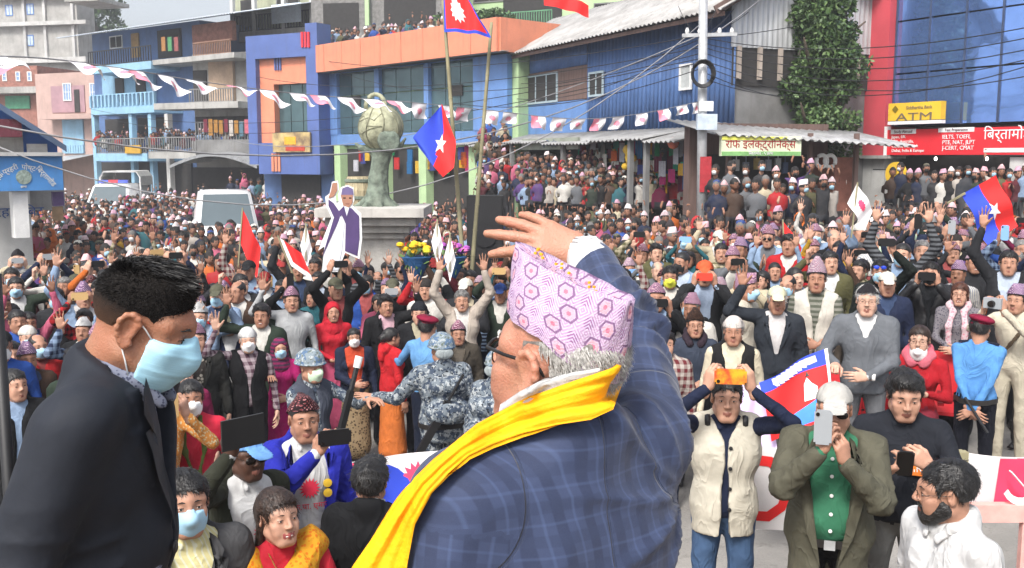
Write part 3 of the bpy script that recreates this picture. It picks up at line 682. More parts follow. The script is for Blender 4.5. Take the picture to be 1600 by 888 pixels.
DARK = mat('dark_interior', (.035, .033, .032), .9); DGLASS = glass('dark_glass', (.05, .07, .085), .12, .1); WHITE = mat('white_paint', (.72, .72, .71), .6, .1, 4, dirt=.2); BLACK = mat('black_paint', (.018, .018, .02), .5)
TINB = mat('blue_tin', srgb('506ea0'), .5, .18, 1.2, metal=.1, dirt=.3); TING = mat('grey_tin', (.46, .47, .48), .55, .2, 2, metal=.25, dirt=.35, stretch=(3, 3, .4)); TINR = mat('roof_tin', (.42, .41, .40), .55, .22, 1.5, metal=.15, dirt=.5)
RED = mat('red_paint', srgb('c24c56'), .55, .1, 1.5, dirt=.15); REDS = mat('sign_red', srgb('d8303a'), .5, .06, 2); YEL = mat('sign_yellow', srgb('e0b83a'), .5, .06, 2); WSIGN = mat('sign_white', (.8, .8, .8), .5, .04); GOLD = mat('sign_gold', srgb('7a6a20'), .5)
ORG = mat('orange_panel', srgb('d6876a'), .5, .1, 1.2, dirt=.28); BLU = mat('blue_panel', srgb('52669e'), .5, .12, 1.2, dirt=.3); BLU2 = mat('bright_blue_panel', srgb('6286bc'), .5, .12, 1.5, dirt=.3); GREENP = mat('green_paint', srgb('aac496'), .7, .1, 1.5, dirt=.2)
BRICK = mat('brick_wall', srgb('94665a'), .9, .3, 5, dirt=.3); PINK = mat('pink_paint', srgb('b59a92'), .8, .12, 1.5, dirt=.3); LBLUE = mat('light_blue_paint', srgb('88b0ca'), .75, .12, 1.5, dirt=.25); DBLUE = mat('deep_blue_paint', srgb('546f9c'), .7, .15, 1.5, dirt=.25); TAN = mat('tan_plaster', srgb('b29a84'), .9, .2, 2, dirt=.35); OLIVE = mat('olive_wall', srgb('9fa28a'), .85, .15, 1.5, dirt=.3); BROWNW = mat('brown_wood_wall', srgb('6a5650'), .9, .25, 2, stretch=(6, 6, .6), dirt=.3)
def corr(root, name, m, u0, u1, v, z0, z1, pitch=.19, amp=.03, zt=None, horiz=None):
    """one corrugated sheet in the facade plane; zt(u) overrides its top edge"""
    n = max(4, int((u1-u0)/pitch*4)); V = []; Fs = []
    for i in range(n+1):
        u = u0+(u1-u0)*i/n; w_ = v+amp*math.sin(2*math.pi*u/pitch); t = zt(u) if zt else z1; V += [(u, w_, z0), (u, w_, t), (u, w_+.006, z0), (u, w_+.006, t)]
    for i in range(n): a = 4*i; b = a+4; Fs += [(a, b, b+1, a+1), (a+2, a+3, b+3, b+2), (a+1, b+1, b+3, a+3), (a, a+2, b+2, b)]
    return link(name, mesh_from(name, V, Fs, [m], None, True), root)
def roof_sheet(root, m, P00, P10, P01, P11, pitch=.2, amp=.03, name='roof_sheet'):
    """corrugated sheet between an eave edge P00-P10 and a ridge edge P01-P11"""
    P00, P10, P01, P11 = map(Vector, (P00, P10, P01, P11)); L = (P10-P00).length; n = max(6, int(L/pitch*4)); nrm = (P10-P00).cross(P01-P00).normalized(); V = []; Fs = []
    for i in range(n+1):
        t = i/n; o = nrm*amp*math.sin(2*math.pi*L*t/pitch); a = P00.lerp(P10, t)+o; b = P01.lerp(P11, t)+o; V += [a, b, a-nrm*.008, b-nrm*.008]
    for i in range(n): a = 4*i; b = a+4; Fs += [(a, b, b+1, a+1), (a+2, a+3, b+3, b+2), (a, a+2, b+2, b), (a+1, b+1, b+3, a+3)]
    return link(name, mesh_from(name, V, Fs, [m], None, True), root)
# ---- red building with blue mirror glass
B = Fac('glass_building', 'red and blue building clad in blue mirror glass above a red shop sign', 'building', 1330, 26.5, 1720, 20.8); R_ = B.root
u1 = B.L; z_s0, z_s1 = B.uz(1385, 242)[1], B.uz(1385, 199)[1]
MB().box(.0, u1, .9, 9, 0, 13).build('wall', CONC, R_)
uc0, uc1 = B.uz(1331, 120)[0], B.uz(1397, 120)[0]
MB().box(uc0, uc1, -.25, .89, z_s0-.02, 13).build('red_wall', RED, R_)
GB = glass('blue_mirror_glass', srgb('82a8ee'), .06, .75, .35); MUL = mat('dark_frame', (.05, .07, .13), .5)
us = [B.uz(x, 100)[0] for x in (1400, 1452, 1508, 1565, 1624, 1690)]; zs = [z_s1+.02]+[z_s1+.02+1.28*i for i in range(1, 8)]
fr = MB()
for i in range(5):
    for j in range(7):
        o = MB().box(-.5*(us[i+1]-us[i])+.02, .5*(us[i+1]-us[i])-.02, -.02, .02, -.62, .62).build('pane', GB, R_, loc=((us[i]+us[i+1])/2, random.uniform(-.004, .004), zs[j]+.64), rot=(random.uniform(-.006, .006), 0, random.uniform(-.008, .008)))
for u in us: fr.box(u-.022, u+.022, -.05, .05, zs[0], zs[-1])
fr.build('glazing_bars', MUL, R_); MB().box(us[0], u1, .05, .88, z_s1, 13).build('inner_wall', DARK, R_)
sg = B.box('sign', REDS, 1385, 199, 1716, 242, -.3, -.2); B.box('sign_edge', WSIGN, 1381, 198, 1385, 244, -.33, -.19, sg)
TW = mat('letter_white', (.82, .82, .82), .5, 0); TR = mat('letter_dark', (.12, .05, .07), .5, 0)
B.box('sign_tab', WSIGN, 1392, 202, 1431, 209.5, -.31, -.302, sg); B.text('Study Abroad', TR, 1411, 206, 4.6, -.316, sg)
B.box('sign_tab', WSIGN, 1466, 199.5, 1522, 206.5, -.31, -.302, sg); B.text('Test Preparation', TR, 1494, 203, 4.6, -.316, sg)
for i, t in enumerate(('Japan, UK', 'USA, Australia,', 'Canada, Denmark', 'Dubai, India & Europe')): B.text(t, TW, 1393, 214.5+7.1*i, 5.0, -.308, sg, 'LEFT')
for i, t in enumerate(('IELTS, TOEFL', 'PTE, NAT, JLPT', 'J-CERT, CMAT')): B.text(t, TW, 1472, 214.5+8.6*i, 6.6, -.308, sg, 'LEFT')
B.text('िबर्तामोड', TW, 1537, 211, 17, -.308, sg, 'LEFT', wpx=75); B.box('sign_tab', WSIGN, 1537, 231, 1716, 238, -.31, -.302, sg)
sg = B.box('atm_sign', YEL, 1388, 160, 1470, 188, -.5, -.32); B.box('sign_strip', WSIGN, 1387, 189, 1469, 194, -.51, -.32, sg)
B.text('ATM', mat('letter_grey', (.16, .13, .1), .5, 0), 1428, 183, 13, -.506, sg, wpx=58); B.text('Siddhartha Bank', mat('letter_grey', (.16, .13, .1)), 1436, 168, 5.5, -.506, sg)
u, z = B.uz(1399, 171, -.506); MB().prism([(u-.09, z), (u, z-.09), (u+.09, z), (u, z+.09)], -.515, -.505).build('emblem', GOLD, sg)
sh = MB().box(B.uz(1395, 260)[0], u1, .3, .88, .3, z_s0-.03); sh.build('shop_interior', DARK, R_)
B.box('pillar', CONCL, 1340, 246, 1380, 345, -.2, .5); B.box('pillar', CONCL, 1575, 246, 1600, 345, -.2, .5); B.box('cornice', CONC, 1331, 243, 1386, 248, -.4, .5)
BULB = bpy.data.materials.new('lit_bulb'); BULB.use_nodes = True; BULB.node_tree.nodes['Principled BSDF'].inputs['Emission Color'].default_value = (1, .97, .9, 1); BULB.node_tree.nodes['Principled BSDF'].inputs['Emission Strength'].default_value = 4
for px in (1462, 1542):
    u, z = B.uz(px, 249, 0); MB().lathe((u, 0, z), [(.01, .06), (.03, .035), (.035, 0), (.018, -.03)], 10).build('ceiling_lamp', BULB, R_, True)
u, z = B.uz(1400, 272, -.6)
o = MB(); o.m = 0; o.prism([(u+.29*math.cos(a*math.pi/14), z+.29*math.sin(a*math.pi/14)) for a in range(28)], -.64, -.56); rs = o.build('round_sign', YEL, R_); B.text('ATM', GOLD, 1400, 275, 7, -.645, rs)
MB().bar((u-.7, -.6, z+.1), (u-.28, -.6, z+.1), .03).build('sign_bracket', BLACK, rs)
# ---- electronics shop with tin roof
B = Fac('electronics_shop', 'low tin roofed electronics shop with green and yellow signboard', 'shop', 1112, 21.5, 1338, 22.3); R_ = B.root
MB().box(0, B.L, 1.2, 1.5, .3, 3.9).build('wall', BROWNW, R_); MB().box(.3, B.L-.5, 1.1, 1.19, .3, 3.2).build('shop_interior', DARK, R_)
ML_ = mat('green_yellow_sign', srgb('d6dcc0'), .5, .05, 2)
sg = B.box('signboard', ML_, 1127, 213, 1252, 244, -.9, -.8); B.box('sign_strip', mat('sign_green', srgb('7fb070'), .5), 1128, 237, 1251, 243.5, -.912, -.901, sg); B.box('sign_strip', mat('sign_lemon', srgb('d8d860'), .5), 1128, 213.6, 1230, 219, -.912, -.901, sg)
B.text('रिफ इलेक्ट्रोिनक्स', mat('letter_maroon', srgb('a0302f'), .5, 0), 1189, 226, 13, -.906, sg, wpx=108); B.text('िबर्तामोड - ५ झापा', TW, 1189, 240, 4.4, -.918, sg)
zr = B.uz(1240, 205)[1]
for i in range(6):
    a, b = -.4+i*(B.L+1.2)/6, -.4+(i+1)*(B.L+1.2)/6; roof_sheet(R_, mat('awning_tin', (.33, .33, .33), .6, .25, 2, metal=.2, dirt=.4), (a, -.95, zr-.1-.04*i), (b+.05, -.95, zr-.14-.04*i), (a, 1.6, zr+.28-.04*i), (b+.05, 1.6, zr+.24-.04*i))
for u in (.25, B.L*.62, B.L-.2): MB().bar((u, -.3, .3), (u, -.3, zr-.05), .09).build('post', BROWNW, R_)
B.box('side_wall', mat('rusty_sheet', srgb('8a5a4c'), .8, .3, 3), 1303, 246, 1332, 330, -.05, 1.15)
for i, (px, py, c) in enumerate([(1150, 258, 'd0d0d0'), (1165, 262, '9aa0b0'), (1182, 256, 'c8b070'), (1200, 258, 'b0b8c8'), (1215, 256, 'cfd8e0'), (1226, 262, '607090')]):
    u, z = B.uz(px, py, .5); MB().box(u-.06, u+.06, .45, .53, z-.13, z+.12).box(u-.008, u+.008, .48, .5, z+.12, z+.3).build('hanging_packet', cloth(c), R_)
for px in (1284, 1297):
    u, z = B.uz(px, 252, -.2); b = MB(); b.tube([(u+.13*math.cos(a*.4488), -.2, z+.13*math.sin(a*.4488)) for a in range(15)], .045, 8, False); b.build('cable_coil', WHITE, R_)
# raised plinth the standing group uses
pl = MB().box(-.6, B.L+.5, -2.2, 1.0, .0, .8); pl.build('plinth', CONC, R_)
# ---- blue tin house with shops
B = Fac('tin_house', 'long blue corrugated tin house with grey roof over open shops', 'house', 778, 36, 1140, 24); R_ = B.root; L = B.L
zb, ze = B.uz(1000, 206)[1], B.uz(960, 52)[1]
uw = B.uz(918, 140)[0]
MB().box(.05, L-.05, .12, 5, 0, ze).build('wall', CONCD, R_)
n = 9
for i in range(n): a, b = uw+(L-uw)*i/n, uw+(L-uw)*(i+1)/n; corr(R_, 'tin_sheet', TINB, a, b+.06, .02-.014*(i % 2), zb, ze-.05)
MB().box(.1, uw, -.02, .1, zb+1.05, ze-.75).build('wood_wall', BROWNW, R_); MB().box(.1, uw, -.03, .1, zb, zb+1.03).build('blue_wall', BLU2, R_); corr(R_, 'tin_sheet', TINB, .1, uw, .0, ze-.74, ze-.05)
fw = mat('window_frame_pale', srgb('9fb0b8'), .6, .1)
B.win(822, 116, 872, 162, fw, DARK, -.02, 3, 1); B.win(921, 112, 944, 151, fw, DARK, -.03, 2, 1); B.win(1063, 100, 1082, 141, WHITE, mat('shutter_grey', (.4, .42, .42), .6), -.03, 1, 1)
rd = 2.5; zr = ze+1.55
for i in range(10):
    a, b = -.5+(L+1)*i/10, -.5+(L+1)*(i+1)/10; roof_sheet(R_, TINR, (a, -.7, ze-.12), (b+.05, -.7, ze-.12), (a, rd, zr), (b+.05, rd, zr)); roof_sheet(R_, TINR, (b, 2*rd+.7, ze-.12), (a, 2*rd+.7, ze-.12), (b, rd, zr+.01), (a, rd, zr+.01))
MB().box(-.45, L+.4, -.6, -.55, ze-.26, ze-.16).build('fascia', BROWNW, R_)
# gable end (plane u = L)
zg = 1
def gab(v): return ze-.1+(zr-ze)*(1-abs(v-rd)/(rd+.7))
V = []; Fs = []; m_ = 120
for i in range(m_+1):
    v = -.1+5.3*i/m_; w_ = L+.05+.018*math.sin(2*math.pi*v/.076*.5); V += [(w_, v, ze-.9), (w_, v, max(gab(v)-.03, ze-.85)), (w_-.008, v, ze-.9), (w_-.008, v, max(gab(v)-.03, ze-.85))]
for i in range(m_): a = 4*i; b = a+4; Fs += [(a, b, b+1, a+1), (a+2, a+3, b+3, b+2), (a+1, b+1, b+3, a+3)]
link('gable_sheet', mesh_from('gable', V, Fs, [TING], None, True), R_)
V = []; Fs = []
for i in range(m_+1):
    v = -.1+4.2*i/m_; w_ = L+.12+.018*math.sin(2*math.pi*v/.076*.5); V += [(w_, v, zb-.1), (w_, v, zb+1.15), (w_-.008, v, zb-.1), (w_-.008, v, zb+1.15)]
link('gable_sheet', mesh_from('gable', V, Fs, [TING], None, True), R_)
MB().box(L-.04, L+.02, 0, 5, zb+1.0, ze-.9).build('dark_window_band', DARK, R_)
for i in range(8): MB().box(L+.02, L+.1, .1+i*.62, .2+i*.62, zb+1.15, ze-.88).build('window_post', mat('pale_wood', srgb('a89c92'), .8, .2, 4), R_)
MB().bar((L+.3, -.75, ze-.14), (L+.3, rd, zr+.02), .05, .2).build('barge_board', BROWNW, R_)
# awning and shop front
za = B.uz(960, 212)[1]-.1
for i in range(10):
    a, b = -.1+(L+.2)*i/10, -.1+(L+.2)*(i+1)/10; j = random.uniform(-.05, .05); roof_sheet(R_, mat('awning_tin', (.33, .33, .33), .6, .25, 2, metal=.2, dirt=.4), (a, -1.7, za-.12+j), (b+.06, -1.7, za-.12+j), (a, .0, za+.22), (b+.06, .0, za+.22), name='awning_sheet')
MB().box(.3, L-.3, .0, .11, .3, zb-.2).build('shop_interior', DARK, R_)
for px in (800, 880, 985, 1010): u, z = B.uz(px, 260, -1.5); MB().bar((u, -1.5, 0), (u, -1.5, za-.1), .12).build('post', CONCD, R_)
sg = B.box('shop_sign', mat('faded_sign', srgb('8f9488'), .6, .15, 3), 815, 216, 903, 234, -1.45, -1.38); B.text('पशुपित स्टोर्स', mat('letter_navy', (.05, .08, .2), .5, 0), 858, 225, 8, -1.456, sg)
goods = ['c03030', 'd8a020', '208050', '2a6aa0', 'b03070', 'e0d8d0', '702040', 'd06020', '30a080', '902828', 'e0b040', '404a90', 'c8c8d0', '285838']
for i in range(120):
    px = random.uniform(905, 1085); py = random.choice([222, 236, 252, 268])+random.uniform(-6, 6); v = random.uniform(-1.1, -.3); u, z = B.uz(px, py, v); w_, h_ = random.uniform(.1, .2), random.uniform(.25, .55)
    b = MB(); nn = 6
    for k in range(nn): a = u-w_+2*w_*k/nn; b.add([(a, v+.03*(k % 2), z-h_+.03*random.random()), (a+2*w_/nn, v+.03*((k+1) % 2), z-h_+.03*random.random()), (a+2*w_/nn*.9, v+.03*((k+1) % 2), z), (a, v+.03*(k % 2), z)], [(0, 1, 2, 3)])
    b.build('hanging_garment', cloth(random.choice(goods)), R_)
for i in range(10):
    u, z = B.uz(random.uniform(975, 990), random.uniform(232, 262), -1.2); MB().lathe((u, -1.2, z), [(.01, .1), (.09, .06), (.11, 0), (.08, -.07), (.01, -.1)], 10).build('ball', YEL, R_, True)
u, z = B.uz(1052, 224, -1.3); MB().lathe((u, -1.3, z), [(.02, .14), (.1, .1), (.145, 0), (.1, -.1), (.02, -.14)], 12).build('ball', mat('coral_ball', srgb('e07858'), .5), R_, True)
# ---- orange and blue commercial building
B = Fac('commercial_building', 'orange and blue panelled two storey building with big dark windows', 'building', 505, 42, 800, 33.2); R_ = B.root; L = B.L
zw0, zw1, zo0, zo1 = B.uz(620, 207)[1], B.uz(620, 104)[1], B.uz(620, 103)[1], B.uz(620, 57)[1]
MB().box(.02, L-.02, .3, 9, 0, zo0).build('wall', GREENP, R_); MB().box(-.1, L+.2, -.55, -.3, zo0, zo0+.02).build('soffit', CONC, R_)
n = 9
for i in range(n): MB().box(-.5*L/n+.012, .5*L/n-.012, -.06, .06, -(zo1-zo0)/2, (zo1-zo0)/2).build('panel', ORG, R_, loc=((i+.5)*L/n, -.6+random.uniform(-.004, .004), (zo0+zo1)/2))
MB().box(L-.06, L+.06, -.54, 6, zo0, zo1).build('panel', ORG, R_)
MB().box(0, L-.08, -.5, 8.9, zo1-1.0, zo1-.85).build('roof_slab', CONC, R_)
DG = glass('teal_dark_glass', (.09, .16, .18), .1, .4, .5)
wins = [(524, 583), (590, 660), (667, 737)]
fr = MB().box(0, L-.3, .08, .28, zw0-.45, zw0-.02).box(0, L-.3, .08, .28, zw1-.0, zo0-.003)
edges = [0]+[B.uz(x, 150)[0] for p in wins for x in p]+[L-.3]
for i in range(0, 8, 2): fr.box(edges[i], edges[i+1], .06, .28, zw0-.02, zw1)
fr.build('blue_frame', BLU2, R_)
for i in (1, 3, 5):
    k = 3
    for j in range(k):
        a, b = edges[i]+(edges[i+1]-edges[i])*j/k, edges[i]+(edges[i+1]-edges[i])*(j+1)/k
        for z0, z1 in ((zw0, zw0+(zw1-zw0)*.62), (zw0+(zw1-zw0)*.62, zw1)): MB().box(a+.02, b-.02, .2, .22, z0+.02, z1-.02).build('pane', DG, R_)
for (x0, y0, x1, y1) in [(700, 133, 722, 150), (548, 150, 562, 170)]: B.box('open_sash', DARK, x0, y0, x1, y1, .15, .19)
for px in (530, 600, 663, 742):
    u = B.uz(px, 240)[0]; MB().box(u-.22, u+.22, -.1, .3, 0, zw0-.46).build('pillar', GREENP, R_)
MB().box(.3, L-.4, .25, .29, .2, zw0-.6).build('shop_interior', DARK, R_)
for i in range(26):
    px = random.uniform(545, 735); u, z = B.uz(px, random.uniform(232, 262), .0); MB().box(u-.15, u+.15, -.02, .03, z-.25, z+.2).build('hanging_garment', cloth(random.choice(goods)), R_)
B2 = Fac('blue_portal', 'blue and orange portal block of the commercial building with a poster', 'building', 398, 43.4, 510, 41.6); Q_ = B2.root
za0, za1 = B2.uz(450, 272)[1], B2.uz(450, 56)[1]
ue = [B2.uz(x, 160)[0] for x in (402, 416, 437, 494, 512)]
MB().box(ue[0], ue[1], -.6, .3, za0+.4, za1).box(ue[3], ue[4], -.6, .3, za0, za1+.35).box(ue[1], ue[3], -.6, .3, za1-.95, za1).box(ue[1], ue[3], -.58, .3, za0, za0+1.3).build('portal_frame', BLU, Q_)
MB().box(ue[1], ue[2], -.35, .3, za0+1.3, za1-.95).box(ue[2], ue[3], -.35, .3, za1-2.0, za1-.95).build('inner_frame', ORG, Q_)
for j in range(3):
    a, b = ue[2]+(ue[3]-ue[2])*j/3, ue[2]+(ue[3]-ue[2])*(j+1)/3; MB().box(a+.02, b-.02, -.05, 0, za0+1.3, za1-2).build('pane', DG, Q_)
for i in range(3): B2.box('trim_stripe', REDS, 470+i*5, 50, 473+i*5, 74, -.66, -.6); B2.box('trim_stripe', BLU, 428+i*4, 82, 430+i*4, 110, -.42, -.35)
for i in range(3): B2.box('trim_stripe', ORG, 424+i*5, 240, 427.5+i*5, 268, -.64, -.6)
po = B2.box('poster', mat('poster_print', srgb('c9b27a'), .5, .5, 2.2, col2=srgb('6e5a4a')), 426, 207, 484, 238, -.75, -.65); B2.box('poster_block', mat('poster_orange', srgb('e0a030'), .5), 444, 214, 462, 226, -.765, -.752, po); B2.box('poster_block', mat('poster_red', srgb('b04030'), .5), 446, 228, 476, 236, -.765, -.752, po)
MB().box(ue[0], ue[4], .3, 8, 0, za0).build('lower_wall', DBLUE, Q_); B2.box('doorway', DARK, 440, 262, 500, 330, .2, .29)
# ---- houses behind
B = Fac('green_house', 'light green house with plant filled balconies behind the tin roof', 'house', 690, 52, 1080, 46); MB().box(0, B.L, .3, 8, 0, 16).build('wall', GREENP, B.root)
B.win(928, 4, 972, 36, CONCD, DARK, .3, 2, 1); B.win(740, -30, 790, 4, CONCD, DARK, .3, 2, 1)
u0, u1, z0, z1 = B.rect(770, 0, 862, 45, -.9); MB().box(u0, u1, -.9, .3, z0-.2, z0).build('balcony_slab', CONC, B.root); B.rail(770, 18, 862, 45, -.85, mat('rail_green', srgb('5a8a6a'), .6), 24)
MB().box(u0, u1, .2, .29, z0, z0+3).build('dark_window_band', DARK, B.root)
LEAF = [mat('leaf_%d' % i, c, .55, .35, 5, spec=.4) for i, c in enumerate([(.055, .105, .03), (.085, .15, .045), (.035, .07, .022), (.11, .17, .06)])]
def leaves(name, parent, cents, rads, n, size, mi, smooth=False, seed=0):
    """leaf blades scattered through a volume of overlapping clumps"""
    r = np.random.default_rng(seed); V = np.zeros((n*4, 3)); k = r.integers(0, len(cents), n); C = np.array(cents)[k]; Rr = np.array(rads)[k]
    d = r.normal(size=(n, 3)); d /= np.linalg.norm(d, axis=1)[:, None]; P = C+d*(Rr*(r.uniform(.45, 1, n)**.5))[:, None]*np.array([1, 1, .8])
    a = r.normal(size=(n, 3)); a[:, 2] -= .3; a /= np.linalg.norm(a, axis=1)[:, None]; b = np.cross(a, r.normal(size=(n, 3))); b /= np.linalg.norm(b, axis=1)[:, None]; s_ = size*r.uniform(.6, 1.4, n)[:, None]
    V[0::4] = P; V[1::4] = P+a*s_*.5+b*s_*.28; V[2::4] = P+a*s_; V[3::4] = P+a*s_*.5-b*s_*.28
    Q = np.arange(n*4).reshape(n, 4); me = mesh_from(name, V, Q, LEAF, r.choice(mi, n)); return link(name, me, parent)
for i in range(9):
    px = 700+i*19+random.uniform(-6, 6); d = 44 if px < 800 else 50
    p = at(px, random.uniform(25, 45), d); t = thing('potted_plant', 'bushy potted plant on the terrace edge above the orange panels', 'plant', p-Vector((0, 0, .55)), 0, 'plants on the terrace'); MB().lathe((0, 0, 0), [(.14, 0), (.2, .35)], 10).build('pot', BRICK, t); leaves('foliage', t, [(0, 0, .6), (.2, 0, .75), (-.2, .1, .7)], [.3, .25, .25], 260, .16, [0, 1, 2], seed=i)
B = Fac('brick_house', 'grey brick house rising behind the roof terrace', 'house', 492, 50, 700, 49); MB().box(0, B.L, 0, 8, 0, 16).build('wall', mat('grey_brick', (.2, .195, .19), .9, .3, 6, dirt=.3), B.root); B.box('green_post', GREENP, 570, -10, 576, 40, -.3, -.05); B.box('doorway', DARK, 505, 5, 560, 50, -.06, -.004); B.box('doorway', DARK, 600, -20, 680, 40, -.06, -.004)
B = Fac('olive_house', 'olive house with a long balcony and white banner at its rail', 'house', 362, 55, 500, 52); R_ = B.root
MB().box(0, B.L, .5, 8, 0, 16).build('wall', OLIVE, R_)
for y0, y1, mm in ((46, 62, CONC), (118, 128, CONC)):
    u0, u1, z0, z1 = B.rect(362, y0, 500, y1, -.9); MB().box(u0, u1, -.9, .5, z0, z1).build('balcony_slab', mm, R_)
B.rail(362, 20, 496, 46, -.85, BLACK, 30); B.rail(362, 88, 412, 118, -.85, mat('rail_grey', (.3, .3, .3), .5), 14)
bn = B.box('rail_banner', mat('banner_pale', srgb('c8d4e0'), .7, .1), 424, 6, 470, 36, -.98, -.95); B.win(432, -14, 468, 12, CONCD, DARK, .5, 2, 1); B.box('doorway', DARK, 372, 62, 412, 116, .42, .49); B.box('doorway', DARK, 376, 0, 398, 44, .42, .49)
for px in (364, 398, 444, 488): u = B.uz(px, 30, -.8)[0]; MB().box(u-.1, u+.1, -.9, -.7, 0, 16).build('pillar', CONCL, R_)
B = Fac('terrace_house', 'grey house with laundry hung balconies and arched shop canopy', 'house', 296, 50, 418, 48); R_ = B.root
MB().box(0, B.L, .5, 8, 0, B.uz(360, 80)[1]).build('wall', CONC, R_)
for y0, y1 in ((160, 170),): u0, u1, z0, z1 = B.rect(240, y0, 372, y1, -1); MB().box(u0, u1, -1, .5, z0, z1).build('balcony_slab', CONC, R_)
B.box('tan_wall', TAN, 326, 96, 364, 158, .3, .49); B.box('doorway', DARK, 302, 110, 322, 158, .4, .49); B.rail(296, 138, 364, 160, -.95, CONCD, 18)
B.rail(306, 190, 400, 220, -.95, CONCD, 22); u0, u1, z0, z1 = B.rect(300, 220, 418, 246, -1.1); MB().box(u0, u1, -1.1, .5, z0, z1).build('parapet', CONCD, R_); B.box('doorway', DARK, 306, 182, 400, 218, .4, .49)
nA = 10; V = []
for i in range(nA): pass
u0, z0 = B.uz(275, 258, -2); u1 = B.uz(410, 258, -2)[0]
b = MB(); pts = [(u0+(u1-u0)*i/12, z0+.55*math.sin(math.pi*i/12)) for i in range(13)]
for i in range(12): (a, c), (a2, c2) = pts[i], pts[i+1]; b.add([(a, -2.4, c), (a2, -2.4, c2), (a2, .4, c2+.15), (a, .4, c+.15), (a, -2.4, c-.14), (a2, -2.4, c2-.14)], [(0, 1, 2, 3), (4, 5, 1, 0)])
b.build('arched_canopy', mat('canopy_grey', (.25, .26, .27), .5, .2), R_); B.box('doorway', DARK, 302, 262, 410, 330, .4, .49)
u0, u1, z0, z1 = B.rect(232, 238, 306, 248, -1.8); MB().box(u0, u1, -1.8, .5, z0, z1).build('balcony_slab', CONC, R_); B.rail(232, 214, 306, 238, -1.75, CONCD, 20)
for i in range(9):
    B.box('laundry', cloth(random.choice(['d07080', '608090', 'c8c0b8', '7a3040', 'b08040'])), 318+i*8, 186+random.uniform(0, 6), 324+i*8, 206+random.uniform(0, 8), -1.06, -1.03)
B = Fac('blue_house', 'blue four storey house with sloped tin roof and slatted balconies', 'house', 138, 57, 305, 51); R_ = B.root; L = B.L
zt = B.uz(220, 40)[1]
MB().box(0, L, .6, 9, 0, zt).build('wall', DBLUE, R_)
zL, zR = B.uz(136, 54, -1.2)[1], B.uz(370, 20, -1.2)[1]; uR = B.uz(368, 20, -1.2)[0]
for i in range(8):
    t0_, t1_ = i/8, (i+1)/8; f = lambda t: -.4+(uR+.4)*t; g_ = lambda t: zL+(zR-zL)*t; roof_sheet(R_, mat('roof_tin_blue', srgb('b9c2cc'), .5, .12, 2, metal=.2), (f(t0_), -1.3, g_(t0_)), (f(t1_)+.05, -1.3, g_(t1_)), (f(t0_), 6, g_(t0_)+1.6), (f(t1_)+.05, 6, g_(t1_)+1.6))
u0, u1, z0, z1 = B.rect(138, 100, 236, 112, -1.1); MB().box(u0, u1, -1.1, .6, z0, z1).build('balcony_slab', LBLUE, R_)
B.rail(138, 76, 236, 100, -1.05, BLACK, 26); B.win(172, 56, 192, 76, WHITE, DARK, .6, 2, 1); B.box('door', mat('door_ochre', srgb('a8814a'), .7), 205, 52, 216, 90, .5, .59); B.box('doorway', DARK, 246, 46, 282, 90, .5, .59)
for i, px in enumerate((252, 262, 272)): B.box('laundry', cloth(['b08050', '60a070', 'a06060'][i]), px, 58, px+6, 80, -.9, -.87)
B.box('brick_wall', BRICK, 300, 36, 362, 66, .3, .58); B.rail(302, 64, 360, 86, -.9, mat('rail_wood', srgb('8a6a5a'), .8), 22)
u0, u1, z0, z1 = B.rect(236, 88, 366, 96, -1); MB().box(u0, u1, -1, .6, z0, z1).build('balcony_slab', CONC, R_)
B.box('light_wall', LBLUE, 160, 114, 240, 176, .4, .59)
u0, u1, z0, z1 = B.rect(142, 168, 241, 178, -1.1); MB().box(u0, u1, -1.1, .6, z0, z1).build('balcony_slab', LBLUE, R_); B.rail(142, 146, 241, 168, -1.05, LBLUE, 16, th=.06)
B.box('doorway', DARK, 180, 122, 192, 160, .3, .39); B.box('doorway', DARK, 212, 122, 226, 160, .3, .39)
u0, u1, z0, z1 = B.rect(150, 240, 230, 252, -1.6); MB().box(u0, u1, -1.6, .6, z0, z1).build('balcony_slab', LBLUE, R_); B.rail(152, 216, 228, 240, -1.5, CONCD, 22); B.box('shop_sign', mat('sign_amber', srgb('b89030'), .5), 195, 227, 219, 240, -1.7, -1.62)
B.box('doorway', DARK, 165, 186, 205, 236, .5, .59); B.box('doorway', DARK, 216, 184, 260, 236, .5, .59)
for px in (150, 208, 238, 264): u = B.uz(px, 230, -.9)[0]; MB().box(u-.14, u+.14, -1.0, -.72, 0, B.uz(px, 180)[1]).build('pillar', LBLUE if px < 240 else CONCL, R_)
B.box('doorway', DARK, 160, 254, 300, 330, .5, .59)
B = Fac('pink_house', 'salmon pink house with white window grilles beside the blue house', 'house', 62, 63, 160, 61); R_ = B.root
MB().box(0, B.L, 0, 8, 0, B.uz(100, 114)[1]).build('wall', PINK, R_); B.box('porch_wall', mat('mauve_paint', srgb('a08088'), .8, .15, 2), 80, 134, 132, 176, -.06, -.004)
for x in (99, 141): B.win(x, 130, x+13, 158, WHITE, mat('pane_blue', srgb('7f9ac0'), .3), -.06, 3, 2)
B.box('doorway', DARK, 116, 140, 124, 176, -.1, -.062); u0, u1, z0, z1 = B.rect(60, 178, 152, 186, -1); MB().box(u0, u1, -1, 0, z0, z1).build('balcony_slab', PINK, R_); B.box('blue_panel', LBLUE, 98, 186, 130, 240, -.1, -.004); B.rail(98, 226, 130, 240, -.9, LBLUE, 8)
MB().add([(-1, -3, B.uz(90, 262)[1]), (5, -3, B.uz(90, 252)[1]), (5, 0, B.uz(90, 240)[1]), (-1, 0, B.uz(90, 248)[1])], [(0, 1, 2, 3)]).build('lean_to_roof', TING, R_)
